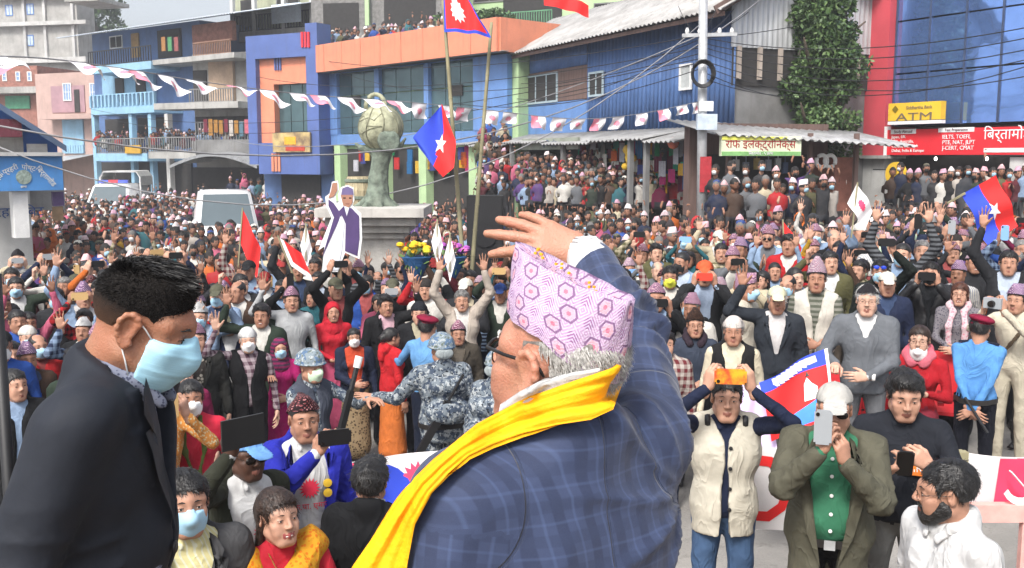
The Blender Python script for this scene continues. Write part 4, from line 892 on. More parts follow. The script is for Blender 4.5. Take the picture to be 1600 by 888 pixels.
B = Fac('red_brick_house', 'red brick house with small white windows under the concrete block', 'house', -120, 66, 66, 64); MB().box(0, B.L, 0, 8, 0, B.uz(0, 104)[1]).build('wall', BRICK, B.root)
for x in (4, 25, 43): B.win(x, 112, x+7, 127, WHITE, mat('pane_blue', srgb('7f9ac0'), .3), 0, 1, 2)
B.box('green_porch', mat('green_net', srgb('4a8a6c'), .8, .2), 8, 150, 46, 170, -.1, -.01); u0, u1, z0, z1 = B.rect(-60, 136, 66, 146, -.8); MB().box(u0, u1, -.8, 0, z0, z1).build('balcony_slab', CONC, B.root)
B = Fac('concrete_block', 'unfinished grey concrete block with blue framed windows', 'building', -160, 84, 132, 80); R_ = B.root; MB().box(0, B.L, 0, 2.2, 0, 22).build('wall', CONC, R_)
for y0, y1 in ((36, 42), (92, 100), (-6, 0)): u0, u1, z0, z1 = B.rect(-160, y0, 134, y1, -.5); MB().box(u0, u1, -.5, 0, z0, z1).build('floor_band', CONCL, R_)
fb = mat('frame_blue', srgb('5a7fc0'), .5)
for (x, y) in ((9, 8), (42, 6), (42, 55), (-25, 10)): B.win(x, y, x+11, y+17, fb, mat('pane_pale', srgb('b8c8d8'), .3), 0, 2, 1)
for px in (36, 68, 112): B.box('pillar', CONCL, px-2, -60, px+2, 100, -.2, -.004)
u0, u1, z0, z1 = B.rect(100, -4, 152, 2, -3); MB().box(u0, u1, -3, 1, z0, z1).build('canopy_slab', CONC, R_)
# ---- police booth on the left
B = Fac('police_booth', 'small police booth with blue arched lettering board and white column', 'booth', -90, 16.4, 100, 17.6); R_ = B.root; L = B.L
sg = B.box('board', mat('booth_blue', srgb('4a86c4'), .6, .12, 2, dirt=.2), -90, 244, 98, 299, -.7, -.5); B.box('slab', CONCL, -90, 238, 99, 244, -.8, 1.5)
LW = mat('letter_cream', (.75, .75, .7), .5, 0); cx, cy = 36, 300
arc = 'दैिनक प्रहरी पोष्ट िबर्तामोड'.split(' '); k = 0
for wi, wd in enumerate(arc):
    a = math.radians([158, 118, 78, 32][wi]); px, py = 36+42*math.cos(a), 292-30*math.sin(a); u, z = B.uz(px, py, -.705); t = text_mesh(wd, .115, 'CENTER', .003); t.materials.clear(); t.materials.append(LW); link('lettering', t, sg, (u, -.705, z), (math.pi/2, -(a-math.pi/2)*.85, 0))
u, z = B.uz(37, 277, -.7); MB().lathe((0, 0, 0), [(.02, 0), (.12, .0), (.12, .012), (.02, .02)], 18).build('crest', mat('crest_khaki', srgb('8a9890'), .6, .4, 30), sg, loc=(u, -.7, z), rot=(math.pi/2, 0, 0)); B.text('झापा', LW, 37, 292, 3.5, -.705, sg)
MB().box(0, L-.35, 1.0, 3.5, 0, B.uz(40, 240)[1]).build('wall', CONCL, R_); B.box('column', WHITE, 22, 300, 45, 372, -.6, -.35); B.box('column', WHITE, -60, 300, -40, 372, -.6, -.35); B.text('प्रहरी िबट', mat('letter_blue', (.03, .08, .25), .5, 0), 24, 332, 15, .99, R_, wpx=88)
B.box('side_panel', mat('purple_board', srgb('5a4a70'), .6), 83, 300, 100, 322, -.5, -.4); B.box('wood_panel', WOOD, 83, 323, 99, 345, -.48, -.42)
B3 = Fac('booth_cabin', 'blue walled cabin with dark pitched roof above the police booth', 'house', -120, 18.2, 105, 19.4)
zt = B3.uz(-40, 150)[1]; uq = [B3.uz(x, 200)[0] for x in (40, 101)]
MB().prism([(0, B3.uz(0, 240)[1]), (uq[1]-.15, B3.uz(100, 240)[1]), (uq[1]-.15, B3.uz(98, 222)[1]), (B3.uz(2, 168)[0], B3.uz(2, 172)[1]), (0, B3.uz(2, 172)[1])], 0, 3).build('wall', mat('cabin_blue', srgb('3a6ab8'), .6, .15, 2), B3.root)
a_, b_ = B3.uz(103, 228, -.5), B3.uz(0, 158, -.5); c_ = (b_[0]-1.2, b_[1]+.8)
MB().add([(a_[0], -.6, a_[1]), (c_[0], -.6, c_[1]), (c_[0], 3.4, c_[1]), (a_[0], 3.4, a_[1]), (a_[0], -.6, a_[1]-.12), (c_[0], -.6, c_[1]-.12)], [(0, 3, 2, 1), (0, 1, 5, 4)]).build('roof', mat('roof_slate', srgb('46566e'), .7, .2, 2), B3.root)
B3.box('grey_wall', CONC, -80, 200, 36, 240, -.08, -.004); B3.box('cloth_awning', cloth('6a3540'), -40, 186, 34, 214, -.5, -.1); B3.box('window', mat('pane_white', (.6, .6, .58), .5), 42, 225, 74, 240, -.06, -.01)
B3.box('base', CONC, -90, 241, 100, 330, 1.2, 2.8)
# ---- tree beside the red building
p = at(1266, 300, 24.6); t = thing('tree', 'leafy green tree between the tin house and the red building', 'tree', (p.x, p.y, .4))
tk = MB().tube([(0, 0, 0), (.1, 0, 1.5), (0, .1, 3), (.2, 0, 4.8), (.1, 0, 6.3)], [.22, .18, .15, .1, .04], 9)
for i in range(9): a = i*2.1; z0 = 2+i*.5; tk.tube([(.08, 0, z0), (.7*math.cos(a), .6*math.sin(a), z0+.6), (1.2*math.cos(a), 1.1*math.sin(a), z0+1.0)], [.07, .05, .02], 6)
tk.build('trunk', mat('bark', (.1, .08, .06), .95, .3, 8, bump=.02), t, True)
cs, rs = [], []
for i in range(80):
    z = random.uniform(1.9, 7.3); w_ = .72 if z < 5.6 else .72-.25*(z-5.6); a = random.uniform(0, 6.28); r = w_*random.uniform(.3, 1); cs.append((.2+r*math.cos(a), r*math.sin(a)*.8, z)); rs.append(random.uniform(.32, .5))
leaves('crown', t, cs, rs, 30000, .12, [0, 1, 2, 2, 3], seed=4)
p = at(150, 18, 90); t = thing('tree', 'dark tree top showing behind the grey concrete block', 'tree', (p.x, p.y, 0)); MB().tube([(0, 0, 0), (0, 0, p.z-1)], [.4, .15], 8).build('trunk', MATS['bark'], t)
leaves('crown', t, [(random.uniform(-2, 2), random.uniform(-1, 1), p.z+random.uniform(-3, 2.5)) for _ in range(16)], [random.uniform(.7, 1.4) for _ in range(16)], 3500, .4, [0, 2], seed=9)
# ------------------------------------------------------------------ monument, vehicles, poles, flags
STONE = mat('stone_grey', (.40, .385, .36), .85, .2, 3, bump=.01, dirt=.3)
p = at(588, 330, 16.5); MX, MY = p.x, p.y; zp = at(588, 322, 16.5).z
t = thing('pedestal', 'stepped grey stone pedestal carrying the pot monument', 'pedestal', (MX, MY, 0))
MB().box(-.42, .42, -.42, .42, 0, zp-.5).build('shaft', STONE, t)
MB().box(-.5, .5, -.5, .5, zp-.5, zp-.4).box(-.6, .6, -.6, .6, zp-.4, zp-.28).box(-.72, .72, -.72, .72, zp-.28, zp-.14).build('moulding', STONE, t)
MB().box(-.86, .86, -.86, .86, zp-.14, zp).build('cap_stone', mat('stone_pale', (.48, .46, .43), .85, .15, 3, dirt=.3), t)
MB().box(-.62, .62, -.62, .62, -.3, .25).build('plinth', STONE, t)
VERD = mat('weathered_metal', srgb('6f7a6e'), .8, .45, 7, bump=.02, bscale=14, dirt=.5); POTM = mat('verdigris_pot', srgb('9c9d84'), .85, .45, 5, bump=.01, dirt=.4); VEIN = mat('pot_vein', srgb('7a7a66'), .8, .3, 8)
t = thing('pot_monument', 'round netted pot with looped handle on a gnarled tree trunk sculpture', 'sculpture', (MX, MY, zp))
s = Sdf(); s.cap((.02, 0, .0), (.04, 0, .45), .23, .155, k=.06); s.cap((.04, 0, .45), (.1, 0, .85), .155, .16, k=.06); s.cap((.1, 0, .8), (.12, 0, .98), .14, .2, k=.06)
for i in range(8): a = i*.785+.3; s.cap((.02, 0, .18), (.36*math.cos(a), .3*math.sin(a), -.02), .07, .05, k=.06)
s.cap((.15, -.05, .85), (.42, -.1, .98), .06, .05, k=.05); s.cap((.05, -.05, .86), (-.22, -.1, .95), .05, .05, k=.05); s.cap((.42, -.1, .98), (.5, -.1, 1.1), .05, .03, k=.04); s.cap((-.22, -.1, .95), (-.3, -.12, 1.02), .05, .03, k=.04)
V, Q, T = s.mesh(.02); V = V+normals(V, Q)*folds(V*np.array([1, 1, .35]), .016, 5, 20)[:, None]; link('trunk', mesh_from('trunk', V, Q, [VERD], None, True), t)
s = Sdf(); pc = vv(.1, -.02, 1.28); s.ell(pc, (.36, .36, .37)); s.cap((.06, -.02, 1.55), (.1, -.02, 1.6), .12, .1, k=.05)
V, Q, T = s.mesh(.022); pot = link('pot', mesh_from('pot', V, Q, [POTM], None, True), t)
b = MB()
def ps(a, e): return (pc[0]+.365*math.cos(e)*math.cos(a), pc[1]+.365*math.cos(e)*math.sin(a), pc[2]+.372*math.sin(e))
for i in range(9): a = i*.698; b.tube([ps(a+.1*math.sin(3*e+i), e) for e in np.linspace(-1.2, 1.25, 12)], .013, 5)
for i in range(26): a, e = (i % 9)*.698, random.uniform(-.8, .9); b.tube([ps(a, e), ps(a+.35, e+random.uniform(-.15, .15)), ps(a+.698, e+random.uniform(-.3, .3))], .009, 5)
b.build('net_cords', VEIN, pot); hd = [(.02+.16*math.cos(x), -.02, 1.62+.2*math.sin(x)) for x in np.linspace(-.3, 3.3, 12)]
MB().tube(hd, .035, 8).build('handle', POTM, pot, True)
MB().lathe((0, 0, 0), [(.01, 0), (.15, .0), (.19, .02), (.19, .06), (.15, .07)], 22).build('round_mouth', VERD, t, True, loc=(.25, -.3, 1.05), rot=(math.radians(78), 0, math.radians(28)))
p = at(557, 325, 17.2)
t = thing('barrel', 'pale wooden barrel standing on the pedestal beside the trunk', 'barrel', (at(557, 300, 16.4).x, MY+.35, zp)); 
for i in range(16):
    a0, a1 = i*math.pi/8+.01, (i+1)*math.pi/8-.01; b = MB(); V = []; pr = [(.2, 0), (.245, .13), (.262, .25), (.245, .38), (.22, .48)]
    for r, z in pr: V += [(r*math.cos(a0), r*math.sin(a0), z), (r*math.cos(a1), r*math.sin(a1), z)]
    b.add(V, [(2*j, 2*j+1, 2*j+3, 2*j+2) for j in range(4)]).build('stave', mat('barrel_wood', srgb('a89c80'), .8, .25, 6, stretch=(8, 8, 1)), t)
MB().lathe((0, 0, 0), [(.19, .01), (.19, .46)], 16).build('core', DARK, t)
for z, r in ((.1, .243), (.38, .25)): MB().lathe((0, 0, z), [(r, 0), (r+.012, .01), (r+.012, .05), (r, .06)], 20, caps=False).build('hoop', VERD, t)
# cardboard standee
def poly_extrude(name, pts, m, parent, th=.012, y=0):
    return MB().prism(pts, y, y+th).build(name, m, parent)
def px_poly(pts, c, d): s_ = d/F; return [((x-c[0])*s_, (c[1]-y)*s_) for x, y in pts]
t = thing('standee', 'life size cardboard cutout of a waving man in purple suit', 'standee', at(530, 430, 12.5)); dS = 12.5; c = (530, 430)
out = [(503, 425), (508, 385), (498, 392), (520, 340), (512, 322), (511, 308), (518, 303), (522, 285), (531, 283), (533, 296), (527, 306), (528, 318), (532, 316), (531, 304), (536, 293), (546, 290), (555, 294), (556, 312), (553, 322), (566, 334), (567, 372), (562, 405), (540, 395), (528, 425)]
poly_extrude('card', px_poly(out[::-1], c, dS)[::-1], mat('card_white', (.75, .75, .76), .6, .05), t)
suit = [(504, 402), (524, 340), (516, 322), (516, 312), (524, 318), (532, 330), (540, 322), (552, 326), (563, 338), (563, 372), (559, 400), (540, 392), (542, 350), (536, 336), (528, 352)]
poly_extrude('suit_print', px_poly(suit, c, dS), mat('print_purple', srgb('4c3a68'), .6, .15), t, .006, -.008)
poly_extrude('trouser_print', px_poly([(513, 422), (523, 370), (534, 338), (540, 348), (535, 392), (528, 422)], c, dS), mat('print_pale', srgb('d4d8e2'), .6, .06), t, .006, -.0095)
poly_extrude('face_print', px_poly([(535, 305), (554, 305), (553, 318), (547, 325), (539, 322)], c, dS), mat('print_skin', (.36, .18, .12), .6, .1), t, .006, -.0105)
poly_extrude('cap_print', px_poly([(536, 305), (538, 295), (546, 292), (554, 296), (555, 305)], c, dS), mat('print_cap', srgb('6a5f88'), .6, .1), t, .006, -.0115)
poly_extrude('hand_print', px_poly([(516, 310), (520, 300), (523, 287), (530, 286), (530, 298), (524, 308)], c, dS), MATS['print_skin'], t, .006, -.0105)
for x in (541, 550): poly_extrude('eye_print', px_poly([(x-2, 309), (x+2, 309), (x+2, 311), (x-2, 311)], c, dS), M_EYED, t, .006, -.0115)
poly_extrude('mouth_print', px_poly([(542, 318), (549, 318), (548, 320), (543, 320)], c, dS), M_LIP, t, .006, -.0115)
poly_extrude('shirt_print', px_poly([(540, 322), (548, 325), (544, 338)], c, dS), MATS['print_pale'], t, .006, -.0118)
MB().bar((-.0, .05, -2), (0, .05, .2), .05).build('prop', WOOD, t)
# loudspeaker
q_ = at(758, 372, 15); t = thing('loudspeaker', 'tall black loudspeaker cabinet standing among the crowd', 'loudspeaker', (q_.x, q_.y, 0))
zt = at(758, 306, 15).z; MB().box(-.275, .275, 0, .45, .0, zt).build('cabinet', mat('speaker_black', (.016, .016, .017), .7), t)
MB().box(-.25, .25, -.02, -.002, zt-.95, zt-.03).build('grille', mat('grille_black', (.022, .022, .024), .8, .3, 90, bump=.004, bscale=200), t); MB().lathe((0, 0, 0), [(.01, 0), (.15, .0), (.17, .02)], 20).build('cone', BLACK, t, loc=(0, -.025, zt-.6), rot=(math.pi/2, 0, 0))
# bamboo poles and utility pole
BAM = mat('bamboo', srgb('8a8468'), .7, .3, 3)
def pole(name, label, a, b, r, m, cat='pole', rings=False):
    a, b = Vector(a), Vector(b); t = thing(name, label, cat, a); n = 14; pts = [(b-a)*i/n for i in range(n+1)]
    MB().tube(pts, [r*(1-.35*i/n) for i in range(n+1)], 8).build('shaft', m, t, True)
    for i in range(1, n) if rings else (): MB().tube([pts[i]-(b-a)*.0015, pts[i]+(b-a)*.0015], r*1.15*(1-.35*i/n), 8).build('node', m, t)
    return t
def lo(px, py, d): p = at(px, py, d); return Vector((p.x, p.y, p.z))
g0 = lo(737, 372, 13.5); g0.z = 0; pole('bamboo_pole', 'leaning bamboo pole flying the red flag with white sun', g0, lo(690, -30, 13.5), .035, BAM, rings=True)
g0 = lo(722, 372, 13.7); g0.z = 0; pole('bamboo_pole', 'leaning bamboo pole crossing the taller flag pole', g0, lo(768, 35, 13.7), .035, BAM, rings=True)
ub = lo(1098, 330, 20.5); up_ = thing('utility_pole', 'grey steel utility pole with meter box and coiled cable', 'pole', (ub.x, ub.y, .4)); topz = lo(1092, -60, 20.5).z
tx = lo(1090, -60, 20.5).x-ub.x
MB().tube([(0, 0, 0), (tx, 0, topz-.4)], [.11, .085], 12).build('shaft', STEEL, up_, True)
def onp(py): p = lo(1095, py, 20.5); return p.z-.4
MB().box(-.2, .2, -.26, -.1, onp(204), onp(180)).build('meter_box', mat('box_pale', srgb('b8c4d0'), .5), up_)
b = MB()
for i in range(5): rr = .19+.012*i; b.tube([(-.1+rr*math.cos(a*.35), -.16-.02*i, onp(119)+rr*1.15*math.sin(a*.35)) for a in range(19)], .018, 6, False)
b.build('cable_coil', BLACK, up_, True); MB().bar((-.5, 0, onp(60)), (.6, 0, onp(58)), .07).build('cross_arm', STEEL, up_)
for x in (-.4, -.15, .25, .5): MB().lathe((x, 0, onp(59)+.02), [(.03, 0), (.045, .05), (.02, .12)], 8).build('insulator', WHITE, up_)
MB().box(-.14, .14, -.125, -.11, onp(175), onp(160)).build('notice', WSIGN, up_); MB().box(-.1, .13, -.13, -.118, onp(300), onp(245)).build('poster', cloth('c04048'), up_)
# overhead cables
WIRE = mat('cable_black', (.02, .02, .022), .6); WIREP = mat('cable_pale', (.24, .24, .25), .6)
def wire(a, b, sag, r, m, lab, nm='overhead_cable'):
    a, b = Vector(a), Vector(b); pts = [a.lerp(b, i/16)-a-Vector((0, 0, sag*4*(i/16)*(1-i/16))) for i in range(17)]; t = MB().tube(pts, r*.62, 5).build(nm, m, None, True, loc=a); tag(t, lab, 'cable', 'overhead cables strung over the square'); return t
K = lambda px, py, d=20.5: lo(px, py, d)
ORD = 'first second third fourth fifth sixth seventh eighth ninth'.split()
lab_l = 'dark overhead cable running from the utility pole toward the blue house'; lab_r = 'dark overhead cable from the utility pole past the red building'; lab_h = 'pale thick overhead cable sagging across the orange building'
for i, (py, px2, py2, d2, sg) in enumerate([(62, 800, 130, 34, .3), (70, 780, 150, 35, .5), (84, 520, 110, 40, .8), (92, 140, 170, 50, 1.0), (98, 140, 178, 50, 1.2), (75, 400, 120, 42, .6), (108, 700, 160, 30, .4), (56, 380, 60, 50, 1)]): wire(K(1093, py), K(px2, py2, d2), sg, .016, WIRE, lab_l+' '+ORD[sorted((62, 70, 84, 92, 98, 75, 108, 56)).index(py)]+' from top')
for i, (py, px2, py2, d2, sg) in enumerate([(58, 1640, 36, 14, .3), (66, 1640, 52, 14, .35), (72, 1640, 70, 14, .4), (80, 1640, 84, 15, .5), (92, 1640, 112, 15, .45), (100, 1640, 92, 15, .6), (110, 1330, 150, 26, .3), (120, 1330, 130, 26, .35), (60, 1330, 20, 26, .1)]): wire(K(1093, py), K(px2, py2, d2), sg, .014, WIRE, lab_r+' '+ORD[sorted((58, 66, 72, 80, 92, 100, 110, 120, 60)).index(py)]+' from top')
for i, (px1, py1, d1, px2, py2, d2, sg) in enumerate([(-40, 190, 12, 1200, -10, 22, 1.6), (-40, 215, 16, 1092, 40, 20.5, 2.2), (360, 220, 40, 1093, 56, 20.5, 1.0)]): wire(K(px1, py1, d1), K(px2, py2, d2), sg, .02, WIREP, lab_h)
for (px, d2) in ((1150, 23.5), (1180, 24), (1120, 23), (1060, 24.5)): wire(K(1093, 58), K(px, 10, d2), .1, .012, WIRE, 'short dark cable dropping from the utility pole to the tin house')
# ------------------------------------------------------------------ flags
def star_poly(r, n, inner, c=(0, 0), rot=math.pi/2): return [(c[0]+(r if i % 2 == 0 else r*inner)*math.cos(rot+i*math.pi/n), c[1]+(r if i % 2 == 0 else r*inner)*math.sin(rot+i*math.pi/n)) for i in range(2*n)]
FR = mat('flag_red', srgb('e02c2c'), .8, .08, 4); FBL = mat('flag_blue', srgb('3048c0'), .8, .08, 4); FW = mat('flag_white', (.8, .78, .79), .8, .05, 4); FSUN = mat('flag_sun', srgb('e8466a'), .8, .06, 4)
FPINK = mat('flag_pink', srgb('e48a9c'), .8, .1, 6)
def cloth_sheet(P, nu, nv, fn, mats, parent, name, emb=None, uvw=None):
    """P(u,v)->point; fn(u,v)->material index; emblem polygons in (u,v) laid 3 mm proud on both faces"""
    V = [P(i/nu, j/nv) for j in range(nv+1) for i in range(nu+1)]; Fs = [(j*(nu+1)+i, j*(nu+1)+i+1, (j+1)*(nu+1)+i+1, (j+1)*(nu+1)+i) for j in range(nv) for i in range(nu)]
    me = mesh_from(name, V, Fs, mats, [fn((i+.5)/nu, (j+.5)/nv) for j in range(nv) for i in range(nu)], True); o = link(name, me, parent)
    for (poly, m, nm) in emb or []:
        cu, cv = sum(p[0] for p in poly)/len(poly), sum(p[1] for p in poly)/len(poly)
        for sd in (1, -1):
            VV = []
            for (u, v) in [(cu, cv)]+[((cu+u)/2, (cv+v)/2) for u, v in poly]+list(poly):
                p = Vector(P(u, v)); e = 1e-3; du = Vector(P(u+e, v))-p; dv = Vector(P(u, v+e))-p; VV.append(p+du.cross(dv).normalized()*.004*sd)
            n = len(poly); Fm = [(0, 1+i, 1+(i+1) % n) for i in range(n)]+[(1+i, 1+n+i, 1+n+(i+1) % n, 1+(i+1) % n) for i in range(n)]; link(nm, mesh_from(nm, VV, Fm, [m], None, True), o)
    return o
def hammer(c, s, asp=1):
    a = [(c[0]+s*asp*math.cos(t), c[1]+s*math.sin(t)) for t in np.linspace(-2.6, 1.2, 14)]; b = [(c[0]+s*.72*asp*math.cos(t)-s*.05, c[1]+s*.76*math.sin(t)+s*.08) for t in np.linspace(1.2, -2.6, 14)]; return a+b
def waver(A, U, Vv, amp=.05, fr=2.2, ph=0., nrm=None):
    A, U, Vv = Vector(A), Vector(U), Vector(Vv); nn = U.cross(Vv).normalized()
    def P(u, v): return tuple(A+U*u+Vv*v+nn*amp*(.2+u)*math.sin(fr*2*math.pi*u+1.3*v+ph)+Vector((0, 0, -.1*U.length*u*u)))
    return P
# tall flag at the top
A = lo(692, -52, 13.45); P = waver(A, lo(764, 48, 13.3)-lo(692, 48, 13.45), lo(694, 50, 13.45)-A, .06)
def pen(u, v): return P(u*(.12+.88*min(1, max(v, .0))), v)
t = thing('sun_flag', 'red pennant flag with blue border and white sun on bamboo pole', 'flag', A)
o = cloth_sheet(pen, 24, 20, lambda u, v: 1 if v > .93 or u > .95 or u < .05 else 0, [FR, FBL], t, 'pennant', [(star_poly(.2, 12, .72, (.42, .66)), FW, 'sun_emblem')]); o.location = -A
A = lo(850, -12, 14); P2 = waver(A, lo(920, 12, 14)-lo(850, 0, 14), lo(850, 8, 14)-A, .04); t = thing('red_flag', 'plain red flag hanging at the top of the square', 'flag', A); o = cloth_sheet(P2, 14, 8, lambda u, v: 0, [FR], t, 'sheet'); o.location = -A
# red over blue party flags
def party(label, pts, d, pole_=None):
    A, Bq, Cq = [lo(*q) if len(q) == 3 else lo(*q, d) for q in pts]
    Pq = waver(A, Bq-A, Cq-A, .05, 1.4); t = thing('party_flag', label, 'flag', A)
    o = cloth_sheet(Pq, 22, 16, lambda u, v: 0 if v < .48 else 1, [FR, FBL], t, 'sheet', [(star_poly(.17, 5, .42, (.55, .46)), FW, 'star_emblem')]); o.location = -A
    if pole_: a, b = lo(*pole_[0], d), lo(*pole_[1], d); MB().bar(a-A, b-A, .02).build('stick', BAM, t)
    return t
A = lo(690, 160, 13.3); Cq = lo(712, 200, 13.2); 
def Pf(u, v):
    a = lo(690, 163, 13.3).lerp(lo(712, 252, 13.2), u); b = lo(655, 212, 13.25).lerp(lo(692, 277, 13.1), u); q = a.lerp(b, v)
    return tuple(q+Vector((0, -1, 0))*.05*math.sin(5*u+4*v))
def Pf2(u, v):
    tp = lo(691, 163, 13.3); q = lo(712, 200, 13.2)
    E = [lo(691, 163, 13.3), lo(713, 222, 13.2), lo(709, 262, 13.1), lo(692, 277, 13.05)]; W_ = [lo(689, 165, 13.3), lo(668, 190, 13.25), lo(645, 215, 13.2), lo(655, 232, 13.1)]
    def cur(Z, u): x = u*3; i = min(int(x), 2); return Z[i].lerp(Z[i+1], x-i)
    q = cur(E, u).lerp(cur(W_, u), v); return tuple(q+Vector((0, -1, 0))*.06*math.sin(6*u+5*v))
t = thing('party_flag', 'red and blue flag with white star draped from the flag pole', 'flag', A)
o = cloth_sheet(Pf2, 22, 18, lambda u, v: 0 if v < .45-.05*u else 1, [FR, FBL], t, 'sheet', [(star_poly(.15, 5, .42, (.5, .42)), FW, 'star_emblem')]); o.location = -A
party('red and blue flag with white star waved on a stick', [(1556, 274), (1594, 345), (1503, 304)], 11, ((1508, 302), (1480, 318)))
def plain(name, label, pts, d, mats, fn, emb=None, stick=None, amp=.04):
    A, Bq, Cq = [lo(*q, d) for q in pts]; Pq = waver(A, Bq-A, Cq-A, amp, 1.3); t = thing(name, label, 'flag', A); o = cloth_sheet(Pq, 14, 12, fn, mats, t, 'sheet', emb); o.location = -A
    if stick: MB().bar(lo(*stick[0], d)-A, lo(*stick[1], d)-A, .016).build('stick', BAM, t)
    return t
plain('white_flag', 'white flag with red sun held above the crowd', [(1339, 287), (1366, 325), (1324, 318)], 12, [FW], lambda u, v: 0, [(star_poly(.2, 12, .7, (.5, .45)), FSUN, 'sun_emblem')], ((1340, 285), (1330, 372)))
plain('red_flag', 'red triangular flag raised near the white car', [(379, 327), (406, 382), (374, 378)], 14, [FR], lambda u, v: 0, None, ((379, 325), (372, 420)))
plain('red_white_flag', 'red and white flag tilted above the crowd beside the standee', [(435, 371), (470, 392), (455, 416)], 11.5, [FR, FW], lambda u, v: 1 if u < .22 or v > .78 else 0, None, ((434, 368), (462, 440)))
plain('red_flag', 'small red flag among pink caps on the right', [(1223, 345), (1256, 385), (1228, 380)], 12.5, [FR], lambda u, v: 0, None, ((1223, 343), (1226, 410)))
for i, (x, y) in enumerate([(703, 385), (683, 362), (478, 368)]): plain('paper_flag', 'small white paper flag held up before the pedestal', [(x, y-18), (x+9, y+18), (x-9, y+16)], 12, [FW], lambda u, v: 0, None, ((x, y-20), (x, y+40)), .02); bpy.context.scene.objects
for o in [o for o in SC.objects if o.name.startswith('paper_flag')]: o['group'] = 'paper flags'
# bunting
t = thing('bunting', 'string of white and red party pennants strung across the square', 'bunting', lo(-60, 88, 6.5))
A0 = lo(-60, 88, 6.5); ctrl = [(-60, 88, 6.5), (75, 92, 7.5), (220, 112, 9.5), (330, 130, 11), (480, 148, 13), (640, 160, 15), (760, 172, 16.5), (900, 186, 18), (1000, 178, 19.2), (1096, 158, 20.4)]; cps = [lo(*c) for c in ctrl]
def spl(t_):
    x = t_*(len(cps)-1); i = min(int(x), len(cps)-2); f = x-i; p0, p1, p2, p3 = cps[max(i-1, 0)], cps[i], cps[i+1], cps[min(i+2, len(cps)-1)]
    return .5*((2*p1)+(p2-p0)*f+(2*p0-5*p1+4*p2-p3)*f*f+(3*p1-p0-3*p2+p3)*f**3)
MB().tube([spl(i/80)-A0 for i in range(81)], .006, 5).build('string', WIREP, t)
k = 0; s_ = .01
while s_ < .985:
    p = spl(s_); q = spl(min(s_+.022, 1)); ln = max((q-p).length, .05); ds = .022*.36/ln*.95; q = spl(min(s_+ds, 1)); e = q-p
    wind = Vector((.25, -.1, -.16+random.uniform(-.1, .06))).normalized()*random.uniform(.26, .36) if s_ < .55 else Vector((random.uniform(-.12, .12), -.06, -.3))*random.uniform(.7, 1)
    typ = 1 if k % 3 == 0 else 0; ph = random.uniform(0, 6); nn = e.cross(wind).normalized()
    def Pb(u, v, p=p, e=e, w_=wind, nn=nn, ph=ph): return tuple(p-A0+e*u+w_*v*.85+nn*.045*v*math.sin(5*u+4*v+ph))
    em = [(star_poly(.24, 10, .72, (.5, .55)), FPINK, 'sun_emblem')] if typ == 0 else [(hammer((.5, .55), .22), FW, 'sickle_emblem')]
    cloth_sheet(Pb, 8, 7, (lambda u, v: 0) if typ == 0 else (lambda u, v: 1 if u < .55 else 0), [FW, FPINK], t, 'pennant', em); s_ += ds*(1.8 if s_ < .4 else 1.55)*random.uniform(.85, 1.3); k += 1
